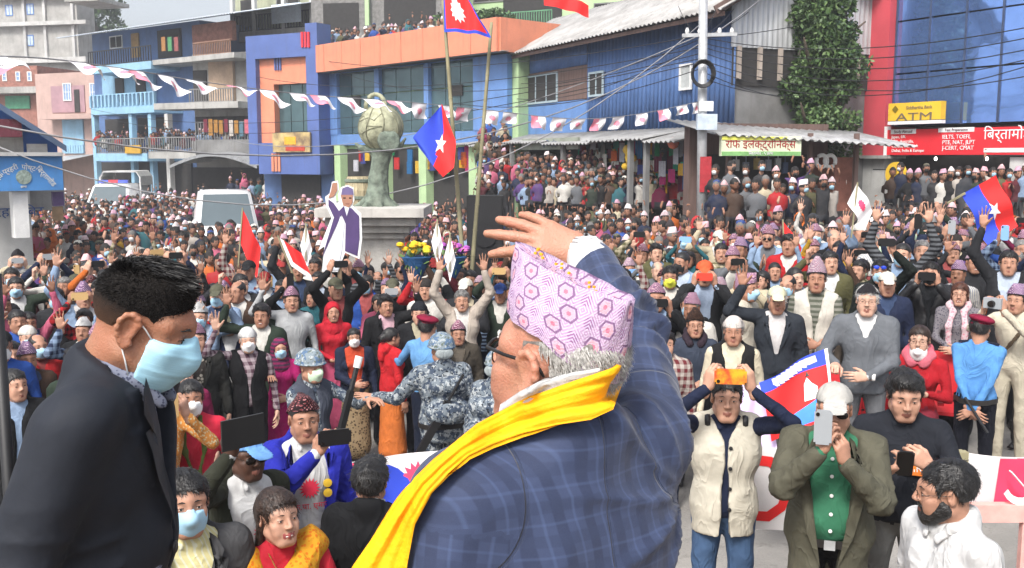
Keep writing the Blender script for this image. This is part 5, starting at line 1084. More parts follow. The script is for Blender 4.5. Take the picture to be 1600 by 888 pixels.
# ------------------------------------------------------------------ vehicles
CARW = mat('car_white', (.74, .75, .76), .3, .04, 2, spec=.6); WSH = glass('windscreen', (.09, .12, .135), .08, .1, .2); TYRE = mat('tyre', (.02, .02, .02), .8); LAMP = mat('lamp_lens', (.75, .78, .8), .2, .05, spec=.7)
def car(name, label, px, py, y, rz, Lc=4.4, W=1.75, H=1.75, kind='suv'):
    c = at_y(px, py, y); t = thing(name, label, 'car' if kind == 'suv' else 'truck', (c.x, c.y, gz(c.x, c.y)), rz, None)
    pr = [(-Lc/2, .35), (-Lc/2, .85), (-Lc/2+.15, 1.0), (-Lc/2+1.15, 1.08), (-Lc/2+1.85, H-.04), (-Lc/2+2.3, H), (Lc/2-.45, H-.02), (Lc/2-.12, 1.1), (Lc/2, .9), (Lc/2, .35)]      # front at -x
    n = len(pr); V = []; Fs = []
    for sy, ins in ((-1, 0), (1, 0)):
        for x, z in pr: V.append((x, sy*(W/2-(.16 if z > 1.2 else 0)), z))
    Fs = [tuple(range(n)), tuple(range(2*n-1, n-1, -1))]+[(i, i+n, (i+1) % n+n, (i+1) % n) for i in range(n)]
    bm = bmesh.new(); vs_ = [bm.verts.new(v) for v in V]; [bm.faces.new([vs_[i] for i in f]) for f in Fs]; bmesh.ops.recalc_face_normals(bm, faces=bm.faces); bmesh.ops.bevel(bm, geom=bm.edges[:], offset=.05, segments=2, affect='EDGES'); me = bpy.data.meshes.new('body'); bm.to_mesh(me); bm.free(); me.materials.append(CARW)
    for p_ in me.polygons: p_.use_smooth = True
    link('body', me, t)
    a, b2 = Vector((-Lc/2+1.22, 0, 1.15)), Vector((-Lc/2+1.82, 0, H-.12)); w1, w2 = W/2-.12, W/2-.24; nrm = Vector((-(b2.z-a.z), 0, b2.x-a.x)).normalized()*.035; a += nrm; b2 += nrm
    MB().add([(a.x, -w1, a.z), (a.x, w1, a.z), (b2.x, w2, b2.z), (b2.x, -w2, b2.z)], [(0, 3, 2, 1)]).build('windscreen', WSH, t)
    for sy in (-1, 1):
        for x0, x1 in ((-Lc/2+1.65, -Lc/2+2.55), (-Lc/2+2.65, Lc/2-.75)): MB().add([(x0, sy*(W/2-.03), 1.16), (x1, sy*(W/2-.03), 1.16), (x1-.05, sy*(W/2-.135), H-.18), (x0+.35 if x0 < 0 and x0 < -.5 else x0+.05, sy*(W/2-.135), H-.18)], [(0, 1, 2, 3)]).build('side_window', DGLASS, t)
        for x in (-Lc/2+.8, Lc/2-.85):
            wh = MB().lathe((0, 0, 0), [(.2, -.1), (.33, -.1), (.35, -.05), (.35, .05), (.33, .1), (.2, .1)], 20).build('wheel', TYRE, t, True, (x, sy*(W/2-.08), .35), (math.pi/2, 0, 0)); MB().lathe((0, 0, 0), [(.03, -.1), (.2, -.08), (.2, .08), (.03, .1)], 14).build('rim', STEEL, wh, True)
        MB().box(-Lc/2-.03, -Lc/2+.06, sy*.62-.18, sy*.62+.18, .72, .9).build('headlight', LAMP, t)
        MB().box(-Lc/2+1.55, -Lc/2+1.75, sy*(W/2+.02), sy*(W/2+.17), 1.1, 1.25).build('mirror', BLACK, t)
    MB().box(-Lc/2-.02, -Lc/2+.02, -.4, .4, .6, .85).build('grille', BLACK, t); MB().box(-Lc/2-.05, -Lc/2+.15, -W/2+.05, W/2-.05, .38, .56).build('bumper', BLACK, t)
    if kind == 'suv':
        for sy in (-1, 1): MB().bar((-Lc/2+2.3, sy*.6, H+.05), (Lc/2-.6, sy*.6, H+.05), .04).build('roof_rail', BLACK, t)
    else:
        lb = MB().box(-Lc/2+2.2, -Lc/2+2.45, -.6, .6, H+.04, H+.16).build('light_bar', mat('light_bar_blue', srgb('5a6ad0'), .3), t); MB().box(-Lc/2+2.19, -Lc/2+2.46, -.2, .2, H+.045, H+.17).build('lens', mat('light_red', srgb('c05058'), .3), lb)
        for x in (Lc/2-2.0, Lc/2-.1): MB().tube([(x, -.85, 1.0), (x, -.85, 2.25), (x, -.7, 2.5), (x, .7, 2.5), (x, .85, 2.25), (x, .85, 1.0)], .04, 6).build('hoop', WHITE, t)
        0; MB().add([(x, y_, z) for x in (Lc/2-2.05, Lc/2-.05) for y_, z in ((-.87, 1.9), (-.85, 2.3), (-.7, 2.53), (.7, 2.53), (.85, 2.3), (.87, 1.9))], [(i, i+1, i+7, i+6) for i in range(5)]).build('canopy', cloth('d8d8d4'), t)
    return t
car('parked_car', 'white car with pale windscreen caught in the crowd', 352, 325, 30, math.radians(109), H=2.15)
car('police_truck', 'white police pickup truck with roof light bar and canopy', 182, 300, 43, math.radians(95), Lc=5.2, H=2.0, kind='truck')
# barriers with banners
def banner(label, L0, R0, emb, hgt, name='barrier_banner', white=True, amp=.03, post=True):
    A, Bq = Vector(L0), Vector(R0); t = thing(name, label, 'banner', (A.x, A.y, base_z(A.x, A.y))); o0 = Vector((A.x, A.y, base_z(A.x, A.y))); e = Bq-A; nn = e.cross(Vector((0, 0, 1))).normalized(); n = max(10, int(e.length/.06))
    def Pq(u, v): return tuple(A-o0+e*u-Vector((0, 0, hgt*v))+nn*(amp*math.sin(9*u*e.length+2*v)+.0)+Vector((0, 0, -.03*abs(math.sin(2.4*u*e.length)))))
    cloth_sheet(Pq, n, 8, lambda u, v: 0, [FW], t, 'cloth_sheet', emb)
    if post:
        for k in range(int(e.length/1.5)+2):
            q_ = A+e*min(1, k*1.5/e.length)-nn*.07*-1; MB().bar((q_.x-o0.x, q_.y-o0.y, min(0, base_z(q_.x, q_.y)-o0.z)), (q_.x-o0.x, q_.y-o0.y, q_.z-o0.z+.02), .05).build('post', BAM, t)
    return t
d1 = 6.4; Lp, Rp = lo(500, 724, d1), lo(850, 672, 6.6)
ar = (Rp-Lp).length/.85
LB = (Rp-Lp).length; as_ = .42/LB
banner('white barrier banner with red suns and blue figures below the stage', Lp, Rp, [([(.43+.3*as_*x, .42+.3*y) for x, y in star_poly(1, 16, .68)], FSUN, 'sun_emblem'), ([(.235+.62*as_*math.cos(a), .7+.6*math.sin(a)) for a in np.linspace(-3.7, .6, 18)]+[(.235+.34*as_*math.cos(a), .74+.36*math.sin(a)) for a in np.linspace(.6, -3.7, 18)], FBL, 'blue_emblem'), ([(.03, .02), (.16, .02), (.16, .12), (.03, .12)], FSUN, 'red_strip'), ([(.75+.3*as_*x, .42+.3*y) for x, y in star_poly(1, 16, .68)], FSUN, 'sun_emblem')], .42)
Lp, Rp = lo(1495, 705, 5.6), lo(1690, 712, 5.6); e_ = (Rp-Lp).length
banner('white barrier banner with pink sun and red sickle panel at the right', Lp, Rp, [([(.09+.06*x, .5+.3*y) for x, y in star_poly(1, 16, .68)], FSUN, 'sun_emblem'), ([(.33, .03), (.75, .03), (.75, .93), (.33, .93)], FSUN, 'red_panel')], .32, post=True)
b_ = SC.objects[-1]
t = [o for o in SC.objects if o.get('label', '').startswith('white barrier banner with pink sun')][0]
A = Vector(t.location); e = Rp-Lp; nn = e.cross(Vector((0, 0, 1))).normalized()
MB().prism([(x, z) for x, z in [(.0+.12*math.cos(a), .12*math.sin(a)) for a in np.linspace(-2.7, 1.3, 14)]+[(-.01+.085*math.cos(a), .01+.085*math.sin(a)) for a in np.linspace(1.3, -2.7, 14)]], -.006, 0).bar((-.08, -.004, .08), (.1, -.004, -.12), .03, .006).build('sickle_emblem', FW, t, loc=Lp+e*.5-A+nn*.07-Vector((0, 0, .16)))
Lp, Rp = lo(1165, 694, 5.75), lo(1492, 704, 5.62); as2 = .5/(Rp-Lp).length
banner('white barrier banner with red ring emblems behind the men taking photos', Lp, Rp, [z for u0 in (.08, .5, .85) for z in [([(u0+r_*as2*math.cos(a), .5+r_*1.15*math.sin(a)) for r_, a in ((.36, a0), (.36, a0+.64), (.25, a0+.64), (.25, a0))], FR, 'ring_emblem') for a0 in np.arange(10)*.6283]], .5, amp=.02)
# pink rail below the right banner
rb = MB().box(0, 1.6, 0, .06, -.1, 0).box(0, 1.6, .0, .06, -.62, -.55)
for i in range(6): rb.box(.02+i*.3, .07+i*.3, .01, .05, -1.2, -.1)
tag(rb.build('barrier_rail', mat('rail_pinkish', srgb('d8a8a0'), .6), None, loc=lo(1512, 790, 5.55)), 'pinkish barrier rail below the right hand banner', 'barrier')
# ------------------------------------------------------------------ the crowd
POSES = [(G_DOWN, G_DOWN, 0, 'standing'), (G_DOWN, G_DOWN, 22, 'looking aside'), (G_DOWN, G_DOWN, -22, 'looking aside'), (G_PHONE, G_DOWN, 0, 'filming'), (G_PHONE, G_PHONE, 0, 'filming'), (G_PHUP, G_PHUP, 0, 'filming'), (G_PHUP, G_DOWN, 0, 'filming'),
         (G_WAVE, G_DOWN, 0, 'waving'), (G_DOWN, G_WAVE, 0, 'waving'), (G_UP, G_UP, 0, 'both arms raised'), (G_CLAP, G_CLAP, 0, 'clapping'), (G_NAM, G_NAM, 0, 'palms joined'), (G_BELLY, G_BELLY, -12, 'hands folded'), (G_FIST, G_DOWN, 8, 'fist raised'), (G_UP, G_DOWN, 0, 'arm raised')]
PW = np.array([20, 7, 7, 5, 8, 5, 4, 7, 6, 3, 9, 4, 7, 4, 6], float); PW /= PW.sum()
def pose_body(pi, fem, old, h=.033, hh=.0108, cut=None):
    R, L, yaw, _ = POSES[pi]; return body_mesh(skeleton(R, L, 1.0), h, hh, 'low' if hh > .03 else 'f' if fem else ('o' if old else 'm'), fem=fem, skirt=fem, yaw=yaw, smile=(pi in (7, 10, 12)), cut=cut)
TOPC = [('charcoal', '2c2d31', 9), ('black', '191a1d', 10), ('navy', '232c46', 8), ('grey', '6b6e73', 6), ('dark green', '2e3a30', 3), ('brown', '4e3b30', 4), ('white', 'd9d6cf', 7), ('cream', 'c9bda2', 4), ('pale blue', '8fa6c4', 5), ('maroon', '5c1f2a', 4), ('red', 'b3242a', 4), ('pink', 'c4637f', 2), ('purple', '5a3f78', 2), ('teal', '2f6670', 2), ('olive', '5c5a3c', 3), ('orange', 'c96a2c', 1.5), ('blue', '2f56a8', 4), ('mustard', 'b8902f', 1.2)]
SHC = ['d9d6cf', 'b8c4d6', '8fa6c4', 'c9bda2', '6b6e73', 'a05050', '3a4a6a', 'dcdce0']
tw = np.array([t[2] for t in TOPC]); tw = tw/tw.sum()
PATS = [cloth('8fa6c4', 'plaid', c2=srgb('2a3550')), cloth('b8b0a8', 'plaid', c2=srgb('6a2a30')), cloth('d9d6cf', 'vstripe', c2=srgb('6a7a98')), cloth('6b6e73', 'stripe', c2=srgb('2c2d31')), cloth('b3242a', 'plaid', c2=srgb('191a1d')), cloth('232c46', 'stripe', c2=srgb('8fa6c4')), cloth('5c5a3c', 'plaid', c2=srgb('c9bda2'))]
SKW = [.2, .3, .25, .12, .13]
LAND = [('booth', -9, 16), ('white car', -8, 27), ('standee', -2.3, 12.5), ('loudspeaker', -.4, 15), ('pot monument', -2.2, 17), ('utility pole', 3.9, 20), ('red building', 9, 22), ('barrier', 4.5, 7), ('bamboo poles', -.7, 13.5)]
PLACED = []
SPOTS = []                                   # places kept free: (x, y, radius)
def phone_mesh():
    def mk():
        bm = bmesh.new(); bmesh.ops.create_cube(bm, size=1); bmesh.ops.scale(bm, vec=(.078, .009, .16), verts=bm.verts); bmesh.ops.bevel(bm, geom=[e for e in bm.edges if abs((e.verts[0].co-e.verts[1].co).y) > .005], offset=.01, segments=2, affect='EDGES'); me = bpy.data.meshes.new('phone'); bm.to_mesh(me); bm.free(); me.materials.append(None); return me
    return cached('phone', mk)
PHM = {'black': mat('phone_black', (.012, .012, .013), .3, 0), 'silver': mat('phone_silver', (.3, .32, .34), .35, 0), 'blue': mat('phone_blue', srgb('7fa8d8'), .35, 0), 'red': mat('phone_red', srgb('c04030'), .4, 0), 'gold': mat('phone_gold', srgb('b89868'), .4, 0)}
SCRN = mat('phone_screen', (.02, .025, .03), .1, 0)
def phone(Mw, col, label, land=True, group=None, back=True):
    t = link('phone', phone_mesh()); set_mats(t, [PHM[col] if isinstance(col, str) else col])
    t.matrix_world = Mw @ Matrix.Rotation(math.pi/2 if land else 0, 4, 'Y'); tag(t, label, 'phone', group)
    scr = MB().box(-.034, .034, -.0068, -.0052, -.072, .072).build('screen', SCRN, t); lens = MB().lathe((0, 0, 0), [(.009, 0), (.009, .004)], 8).build('camera_lens', M_EYED, t, loc=(.024, .0045, .06), rot=(-math.pi/2, 0, 0)); return t
def sample():
    fem = random.random() < .13; old = not fem and random.random() < .22
    ti = rng.choice(len(TOPC), p=tw); pt = random.random(); S = dict(fem=fem, old=old, ti=ti, top=cloth(TOPC[ti][1]), bot=cloth(random.choice(['26272b', '3a3d44', '4a4a48', '2a3550', '595048'])), skin=int(rng.choice(5, p=SKW)), hc='grey' if old and random.random() < .6 else 'black')
    if fem: S.update(hair=random.choice(['long', 'bun']), top=cloth(random.choice(['b3242a', 'c4637f', '8a2350', '2f6670', 'c96a2c', '5a3f78', '30343c'])), lipred=True)
    else: S.update(hair=random.choice(['short', 'short', 'short', 'crop', 'thick']) if not old else random.choice(['short', 'balding', 'crop']))
    if not fem and pt < .2: S['top'] = random.choice(PATS)
    r = random.random()
    if not fem:
        if r < .30: S.update(hat='topi', hatm=random.choice(TOPI+TOPI+[TOPIK, TOPIW, TOPIR]), tall=random.choice([.095, .115]), hair='crop')
        elif r < .39: S.update(hat='ball', hatm=cloth(random.choice(['202124', 'd8d4c8', '27407a', '8c2a2a', '5a5a4a'])), hair='crop')
        elif r < .42: S.update(hat='beanie', hatm=cloth(random.choice(['d8d4cc', '35302e', '6a3a44'])), hair='crop')
    elif r < .22: S.update(hat='shawl', hatm=S['top'])
    r = random.random()
    if r < .34: S['mask'] = random.choice([MASKB, MASKB, MASKB, MASKW, MASKW, MASKG, MASKK])
    if random.random() < .07: S['glasses'] = random.choice(['dark', 'clear'])
    S['pose'] = int(rng.choice(len(POSES), p=PW)); S['jk'] = (not fem) and random.random() < .62
    if S['jk']: S['jm'] = S['top']; S['top'] = cloth(random.choice(SHC))
    return S
CN = {k: n for n, k, _ in TOPC}
def color_name(m):
    n = m.name.split('_')[1]; return CN.get(n, {'8a2350': 'magenta', '30343c': 'slate', 'b3242a': 'red'}.get(n, 'grey'))
MN = {'mask_blue': 'blue mask', 'mask_white': 'white mask', 'mask_green': 'green mask', 'mask_black': 'black mask'}
def label_of(S, x, y):
    w = ['woman' if S['fem'] else ('older man' if S['old'] else 'man'), 'in', color_name(S['jm'] if S['jk'] else S['top']), 'jacket' if S['jk'] else ('sari' if S['fem'] else 'shirt')]
    h = S.get('hat')
    if h == 'topi': w += ['and', {TOPIK.name: 'black', TOPIW.name: 'white', TOPIR.name: 'maroon'}.get(S['hatm'].name, 'pink patterned'), 'cap']
    elif h == 'ball': w += ['and', 'peaked', 'cap']
    elif h == 'beanie': w += ['and', 'knitted', 'cap']
    elif h == 'shawl': w += ['and', 'head', 'shawl']
    if S.get('mask'): w += ['with', MN.get(S['mask'].name, 'mask')]
    elif S.get('glasses'): w += ['with', 'glasses']
    w.append(POSES[S['pose']][3].replace('looking aside', 'glancing')); lm = min(LAND, key=lambda l: (l[1]-x)**2+(l[2]-y)**2); w += ['near', lm[0]]
    return ' '.join(' '.join(w).split()[:16])
PHONEP = {3: (.03, .345, 1.60, False), 4: (0, .36, 1.585, True), 5: (0, .31, 1.885, True), 6: (.05, .295, 1.9, False)}
def place_person(S, x, y, group, z=None, H=None, rz=None):
    H = H or (random.uniform(1.48, 1.6) if S['fem'] else random.uniform(1.52, 1.8)); sc = H/1.7; z = gz(x, y) if z is None else z
    rz = math.atan2(x, -y)+random.uniform(-.3, .3) if rz is None else rz
    lb = label_of(S, x, y); root = thing('person', lb, 'person', (x, y, z), rz, group); root.scale = (sc*random.uniform(.96, 1.06), sc, sc)
    key = (S['pose'], S['fem'], S['old'])
    me, HM = cached(('mid',)+key, lambda: (lambda r: (mesh_from('body', r[0], r[1], [None]*9, r[2], True), r[3]))(pose_body(*key)))
    assemble(root, me, HM, S, .008); PLACED.append((root, S, x, y))
    if S['jk']:
        jm = cached(('midj', S['pose']), lambda: (lambda r: mesh_from('jacket', r[0], r[1], [None], None, True))(jacket_mesh(skeleton(*POSES[S['pose']][:2]), h=.034, V0=random.choice([1.08, 1.2, 1.3]), seed=S['pose']))); o = link('jacket', jm, root); set_mats(o, [S['jm']])
    if S['pose'] in PHONEP:
        px, py, pz, ld = PHONEP[S['pose']]; Mw = Matrix.Translation((x, y, z)) @ Matrix.Rotation(rz, 4, 'Z') @ Matrix.Translation(Vector((px, py, pz))*sc)
        c = random.choice(['black', 'black', 'black', 'silver', 'blue', 'gold']); phone(Mw, c, c+' phone held by '+' '.join(lb.split()[:9]).replace(' filming', ''), ld, 'phones held up in the crowd')
    return root
# far crowd: one mass with a tint per face
FARV, FARQ, FARC, FB = [], [], [], [0]
def far_template(pi, fem, hat, mask, cut=.85, lod=0):
    a_, b_, c_, d_ = ((.072, .025, .03, .028), (.115, .04, .034, .036))[lod]; V, Q, T, HM = pose_body(pi, fem, False, a_, b_, cut)
    C_ = xf(HM.inverted(), V[Q].mean(1)); hr = (lod == 0) & (T == SKIN) & (np.abs(C_[:, 0]) < .11) & (np.abs(C_[:, 1]) < .15) & (C_[:, 2] > np.interp(C_[:, 1], *_HL)) & (C_[:, 2] < .17); T = np.where(hr, HAIR, T); P = [(V, Q, T)]
    if hat == 'topi': v, q, t3, _ = topi_mesh(n=10, tall=.11, rows=2); P.append((xf(HM, v), np.concatenate([q, np.c_[t3, t3[:, 2]]]), np.full(len(q)+len(t3), ACC)))
    elif hat: v, q, t_ = cap_mesh(hat, c_); P.append((xf(HM, v), q, t_))
    if hat != 'shawl' and (lod == 0 or fem): v, q, t_ = hair_mesh('long' if fem else 'short', c_); P.append((xf(HM, v), q, t_))
    if mask: v, q, t_ = mask_mesh(d_); P.append((xf(HM, v), q, np.full(len(q), 9)))
    return join(P)
HATC = [srgb(c) for c in ('d2a5ae', 'dcc4c8', 'caa0b4', 'd9b0b4', 'e0d4d4', '3a3436')]
def far_person(x, y, z=None, rz=None, H=None, full=False):
    S = sample(); hat = S.get('hat'); pi = S['pose'] if S['pose'] in (0, 1, 2, 4, 5, 7, 9, 10, 14) else random.choice([0, 1, 2])
    if pi in (7, 9, 14) and random.random() < .6: pi = random.choice([0, 1, 2, 10])
    V, Q, T = cached(('far', pi, S['fem'], hat, bool(S.get('mask')), full, y > 15.2), lambda: far_template(pi, S['fem'], hat, bool(S.get('mask')), None if full else .85, int(y > 15.2)))
    z = gz(x, y) if z is None else z; H = (H or random.uniform(1.42, 1.74))/1.7; rz = math.atan2(x, -y)+random.uniform(-.45, .45) if rz is None else rz
    M = Matrix.Translation((x, y, z)) @ Matrix.Rotation(rz, 4, 'Z') @ Matrix.Scale(H, 4); W = xf(M, V)
    sk = [(.38, .2, .135), (.32, .16, .105), (.27, .13, .082), (.21, .098, .06), (.42, .24, .17)][S['skin']]
    top = srgb(S['jm'].name.split('_')[1] if S['jk'] else S['top'].name.split('_')[1]); hc = (.14, .135, .13) if S['hc'] == 'grey' else (.013, .012, .012)
    ac = random.choice(HATC) if hat == 'topi' else (srgb(S['hatm'].name.split('_')[1]) if hat else (0, 0, 0)); mk = random.choice([srgb('9fc6dc'), srgb('9fc6dc'), (.75, .75, .75), (.02, .02, .02)])
    top = tuple(.74*x for x in top); C = np.array([sk, top, (.04, .042, .05), (.02, .02, .02), hc, (.24, .09, .07), (.6, .57, .54), (.02, .015, .012), ac, mk])
    FARV.append(W); FARQ.append(Q+FB[0]); FARC.append(C[T]); FB[0] += len(W)
def blocked(x, y):
    for sx, sy, r in SPOTS:
        if (x-sx)**2+(y-sy)**2 < r*r: return True
    return False
def start_y(x):
    if x < -2.45: return 7.0
    if x < .35: return 11.4
    return 8.0 if x < 1.3 else 8.7
def crowd():
    SPOTS.extend([(MX, MY, 1.1), (at(758, 372, 15).x, 15.2, .55), (at(530, 430, 12.5).x, 12.55, .45), (ub.x, ub.y, .45)])
    for o in SC.objects:
        if o.name.startswith(('parked_car', 'police_truck')): 
            for k in (-4.2, -3.2, -2.2, -1.2, 0, 1.2): SPOTS.append((o.location.x+k*math.cos(o.rotation_euler.z), o.location.y+k*math.sin(o.rotation_euler.z), 1.25))
    pts = []; y = 6.9; row = 0
    while y < 48:
        dx = .49+.004*y; n = int((.535*y+.9)/dx)+1
        for i in range(-n, n+1):
            x = (i+.5*(row % 2))*dx+random.uniform(-.17, .17); yy = y+random.uniform(-.2, .2)
            if abs(x) > .535*yy+.5 or yy < start_y(x) or blocked(x, yy): continue
            px = 800+F*x/yy
            lim = 46 if px < 410 else (38 if px < 520 else (33.5 if px < 740 else (26.8 if px < 1000 else (21.2 if px < 1112 else (18.9 if px < 1345 else 23.5)))))
            if yy > lim: continue
            if px < 110 and 15.2 < yy < 20.5: continue
            if random.random() < .05: continue
            pts.append((yy, x))
        y += .43+.005*y; row += 1
    pts.sort(); return pts
# ------------------------------------------------------------------ people of the front rows, one by one
LEATHER = mat('belt_leather', (.02, .018, .017), .45, .1); CHAIR = mat('chair_red', srgb('b82830'), .45, .08)
def front_y(V, x, z, sgn=1):
    m = (np.abs(V[:, 0]-x) < .03) & (np.abs(V[:, 2]-z) < .03) & (np.abs(V[:, 1]) < .2); return (V[m, 1]*sgn).max() if m.any() else .12
def decal(name, poly, m, V, parent, off=.006, sgn=1):
    """flat print that follows the chest; poly in body x,z"""
    cx, cz = sum(p[0] for p in poly)/len(poly), sum(p[1] for p in poly)/len(poly); pts = [(cx, cz)]+[((cx+x)/2, (cz+z)/2) for x, z in poly]+list(poly); n = len(poly)
    W = [(x, sgn*(front_y(V, x, z, sgn)+off), z) for x, z in pts]; Fs = [(0, 1+i, 1+(i+1) % n) for i in range(n)]+[(1+i, 1+n+i, 1+n+(i+1) % n, 1+(i+1) % n) for i in range(n)]
    return link(name, mesh_from(name, W, Fs, [m], None, True), parent)
def chest_text(txt, m, V, parent, x, z, size, width=None, rot=0, sgn=1):
    me = text_mesh(txt, size, 'CENTER', .0008, width); me.materials.clear(); me.materials.append(m); c, s_ = math.cos(rot), math.sin(rot)
    for v in me.vertices:
        X = x-sgn*(v.co.x*c-v.co.y*s_); Z = z+v.co.x*s_+v.co.y*c; v.co = (X, sgn*(front_y(V, X, Z, sgn)+.007)+v.co.z*sgn, Z)
    return link('lettering', me, parent)
NHERO = []
def hero(label, px, py, y, S, turn=0, group=None):
    p = at_y(px, py, y); zb = base_z(p.x, p.y)+S.get('lift', 0); sit = S.get('sit', False)
    sc = (p.z-zb)/(1.573-(.5 if sit else 0)); rz = math.atan2(p.x, -p.y)+math.radians(turn)
    root = thing('person', label, 'person', (p.x, p.y, zb-(.5*sc if sit else 0)), rz, group); root.scale = (sc, sc, sc)
    J = skeleton(S.get('R', G_DOWN), S.get('L', G_DOWN), S.get('fat', 1.0), sit)
    HH = .0052 if y < 5.6 else .0074; V, Q, T, HM = body_mesh(J, .018 if y < 5.6 else .027, HH, S.get('head', 'm'), S.get('sleeve', 'long'), S.get('fem', False), S.get('skirt', False), S.get('smile', False), S.get('yaw', 0), S.get('nod', 0), S.get('roll', 0))
    assemble(root, mesh_from('body', V, Q, [None]*9, T, True), HM, S, HH)
    W = V
    if 'jk' in S:
        k = dict(S['jk']); m = k.pop('m'); nm = k.pop('name', 'jacket'); W, q, t = jacket_mesh(J, h=.014 if y < 5.6 else .021, fem=S.get('fem', False), seed=len(NHERO), **k)
        if k.get('sleeve') != 'none': W = sleeve_folds(sleeve_folds(W, q, J, 1, .009), q, J, -1, .009)
        if k.get('lapel', .05) >= .05:
            v0, vw = k.get('V0', 1.02), k.get('vw', .085); op = k.get('open_', .012)*.5
            for x in (-1, 1): decal('lapel', [(x*a_, z_) for a_, z_ in [(op+.004, v0)]+[(op+(z_-v0)/(1.46-v0)*vw+.052*min(1, (z_-v0)/.2), z_) for z_ in (v0+(1.37-v0)*.33, v0+(1.37-v0)*.66, 1.37)]+[(.1, 1.378), (.118, 1.4), (.095, 1.445), (.07, 1.455)]+[(op+(z_-v0)/(1.46-v0)*vw+.003, z_) for z_ in (1.4, v0+(1.4-v0)*.66, v0+(1.4-v0)*.33)]], m, W, root, .008)
        link(nm, mesh_from(nm, W, q, [m], None, True), root)
    NHERO.append((label[:28], round(sc, 2))); SPOTS.append((p.x, p.y, .42))
    root['_sc'] = sc; return root, V, W, J, HM
def hb(r, c): return Matrix.Translation(r.location) @ Matrix.Rotation(r.rotation_euler.z, 4, 'Z') @ Matrix.Translation(Vector(c)*r.scale[0])
def buttons(root, W, zs, m, x=0, r=.009):
    for z in zs: MB().lathe((0, 0, 0), [(r*.3, .004), (r, .003), (r, 0)], 8).build('button', m, root, loc=(x, front_y(W, x, z)+.002, z), rot=(-math.pi/2, 0, 0))
def scarf(root, pts, w, m, name='scarf', th=.012, seed=0, h=.012):
    s = Sdf()
    for a, b in zip(pts[:-1], pts[1:]): s.cap(a, b, w, w, k=.02, flat=.6)
    V, Q, T = s.mesh(h); V = V+normals(V, Q)*folds(V, .009, seed, 22)[:, None]; return link(name, mesh_from(name, V, Q, [m], None, True), root)
NECK = [(-.05, .075, 1.40), (-.085, .02, 1.46), (-.06, -.06, 1.5), (.06, -.06, 1.5), (.085, .02, 1.46), (.05, .075, 1.40)]
def g(w, pole=(.8, -.3, -1), f=(-.25, .1, 1), pn=(-.6, -.6, .1), k='grip'): return (w, pole, f, pn, k)
def belt(root, V, z0, z1, m=LEATHER):
    b = []; n = 24; S_ = V[(V[:, 2] > z0-.03) & (V[:, 2] < z1+.03) & (np.abs(V[:, 0]) < .2)]; a = np.arctan2(S_[:, 1], S_[:, 0]); rr = np.hypot(S_[:, 0], S_[:, 1]); R_ = []
    for i in range(n): t = -math.pi+2*math.pi*i/n; d = np.abs((a-t+math.pi) % (2*math.pi)-math.pi); s_ = rr[d < .25]; R_.append(min(s_.max() if len(s_) else .13, .24)+.004)
    VV = [(R_[i]*math.cos(-math.pi+2*math.pi*i/n), R_[i]*math.sin(-math.pi+2*math.pi*i/n), z) for z in (z0, z1) for i in range(n)]; return link('belt', mesh_from('belt', VV, [(i, (i+1) % n, n+(i+1) % n, n+i) for i in range(n)], [m], None, True), root)
SUNP = lambda r, x, z: star_poly(r, 16, .62, (x, z))
M_PRINT = mat('print_red', srgb('d8304a'), .8, .05)
# --- below the stage, left
r, V, W, J, HM = hero('masked man in grey suit and pale yellow shirt below the stage', 290, 784, 3.55, dict(top=cloth('d8cf9a', 'vstripe', c2=srgb('eee6c0')), mask=MASKB, skin=1, hair='short', jk=dict(m=cloth('4a4a4c'), V0=1.1, vw=.1)), 8)
MB().prism([(-.011, 0), (.011, 0), (.004, .008), (.011, .014), (-.011, .022)], 0, .003).build('lapel_pin', REDS, r, loc=(-.1, front_y(W, -.1, 1.27)+.002, 1.26))
ORS = cloth('e89a28', 'print', c2=srgb('d8741c'), s=55)
r, V, W, J, HM = hero('smiling woman in orange sari with palms joined', 432, 808, 3.72, dict(R=G_NAM, L=G_NAM, top=cloth('c02838'), fem=True, head='f', hair='long', hc='brown', smile=True, skin=0, lipred=True, skirt=True, yaw=6, nod=4), 22)
s = Sdf(); 
for a, b, w_ in (((-.14, .0, 1.42), (-.02, .13, 1.28), .075), ((-.02, .13, 1.28), (.13, .09, 1.08), .08), ((-.15, -.02, 1.4), (-.1, -.12, 1.2), .08), ((.0, .06, 1.12), (0, .04, .95), .16), ((.14, .0, 1.42), (.1, .09, 1.25), .06)): s.cap(a, b, w_, w_, k=.04)
v_, q_, t_ = s.mesh(.012); v_ = v_+normals(v_, q_)*folds(v_, .012, 4, 24)[:, None]; link('sari_drape', mesh_from('sari', v_, q_, [ORS], None, True), r); scarf(r, [(-.06, .05, 1.44), (-.03, .125, 1.34), (.03, .125, 1.34), (.06, .05, 1.44)], .005, GOLD, 'necklace', h=.006)
r, V, W, J, HM = hero('dark skinned man in blue cap and sunglasses holding up a tablet', 382, 712, 4.45, dict(R=g((.24, .28, 1.68), f=(-.1, .3, 1)), L=G_DOWN, top=cloth('e6e6e6'), skin=5, hat='ball', hatm=cloth('6f9fd8'), hair='crop', glasses='dark', jk=dict(m=cloth('34362c'), V0=.8, vw=.1, lapel=0, open_=.09)), 30)
decal('sun_print', SUNP(.06, -.03, 1.2), M_PRINT, V, r); chest_text('ने.क.पा. एमाले', M_PRINT, V, r, -.01, 1.11, .045)
Mt = hb(r, (.2, .34, 1.80)); tb = MB().box(-.1, .1, -.005, .005, -.066, .066).build('tablet', PHM['black']); tb.matrix_world = Mt; tag(tb, 'black tablet held up by the man in blue cap', 'tablet'); MB().box(-.09, .09, -.0075, -.0055, -.057, .057).build('screen', SCRN, tb)
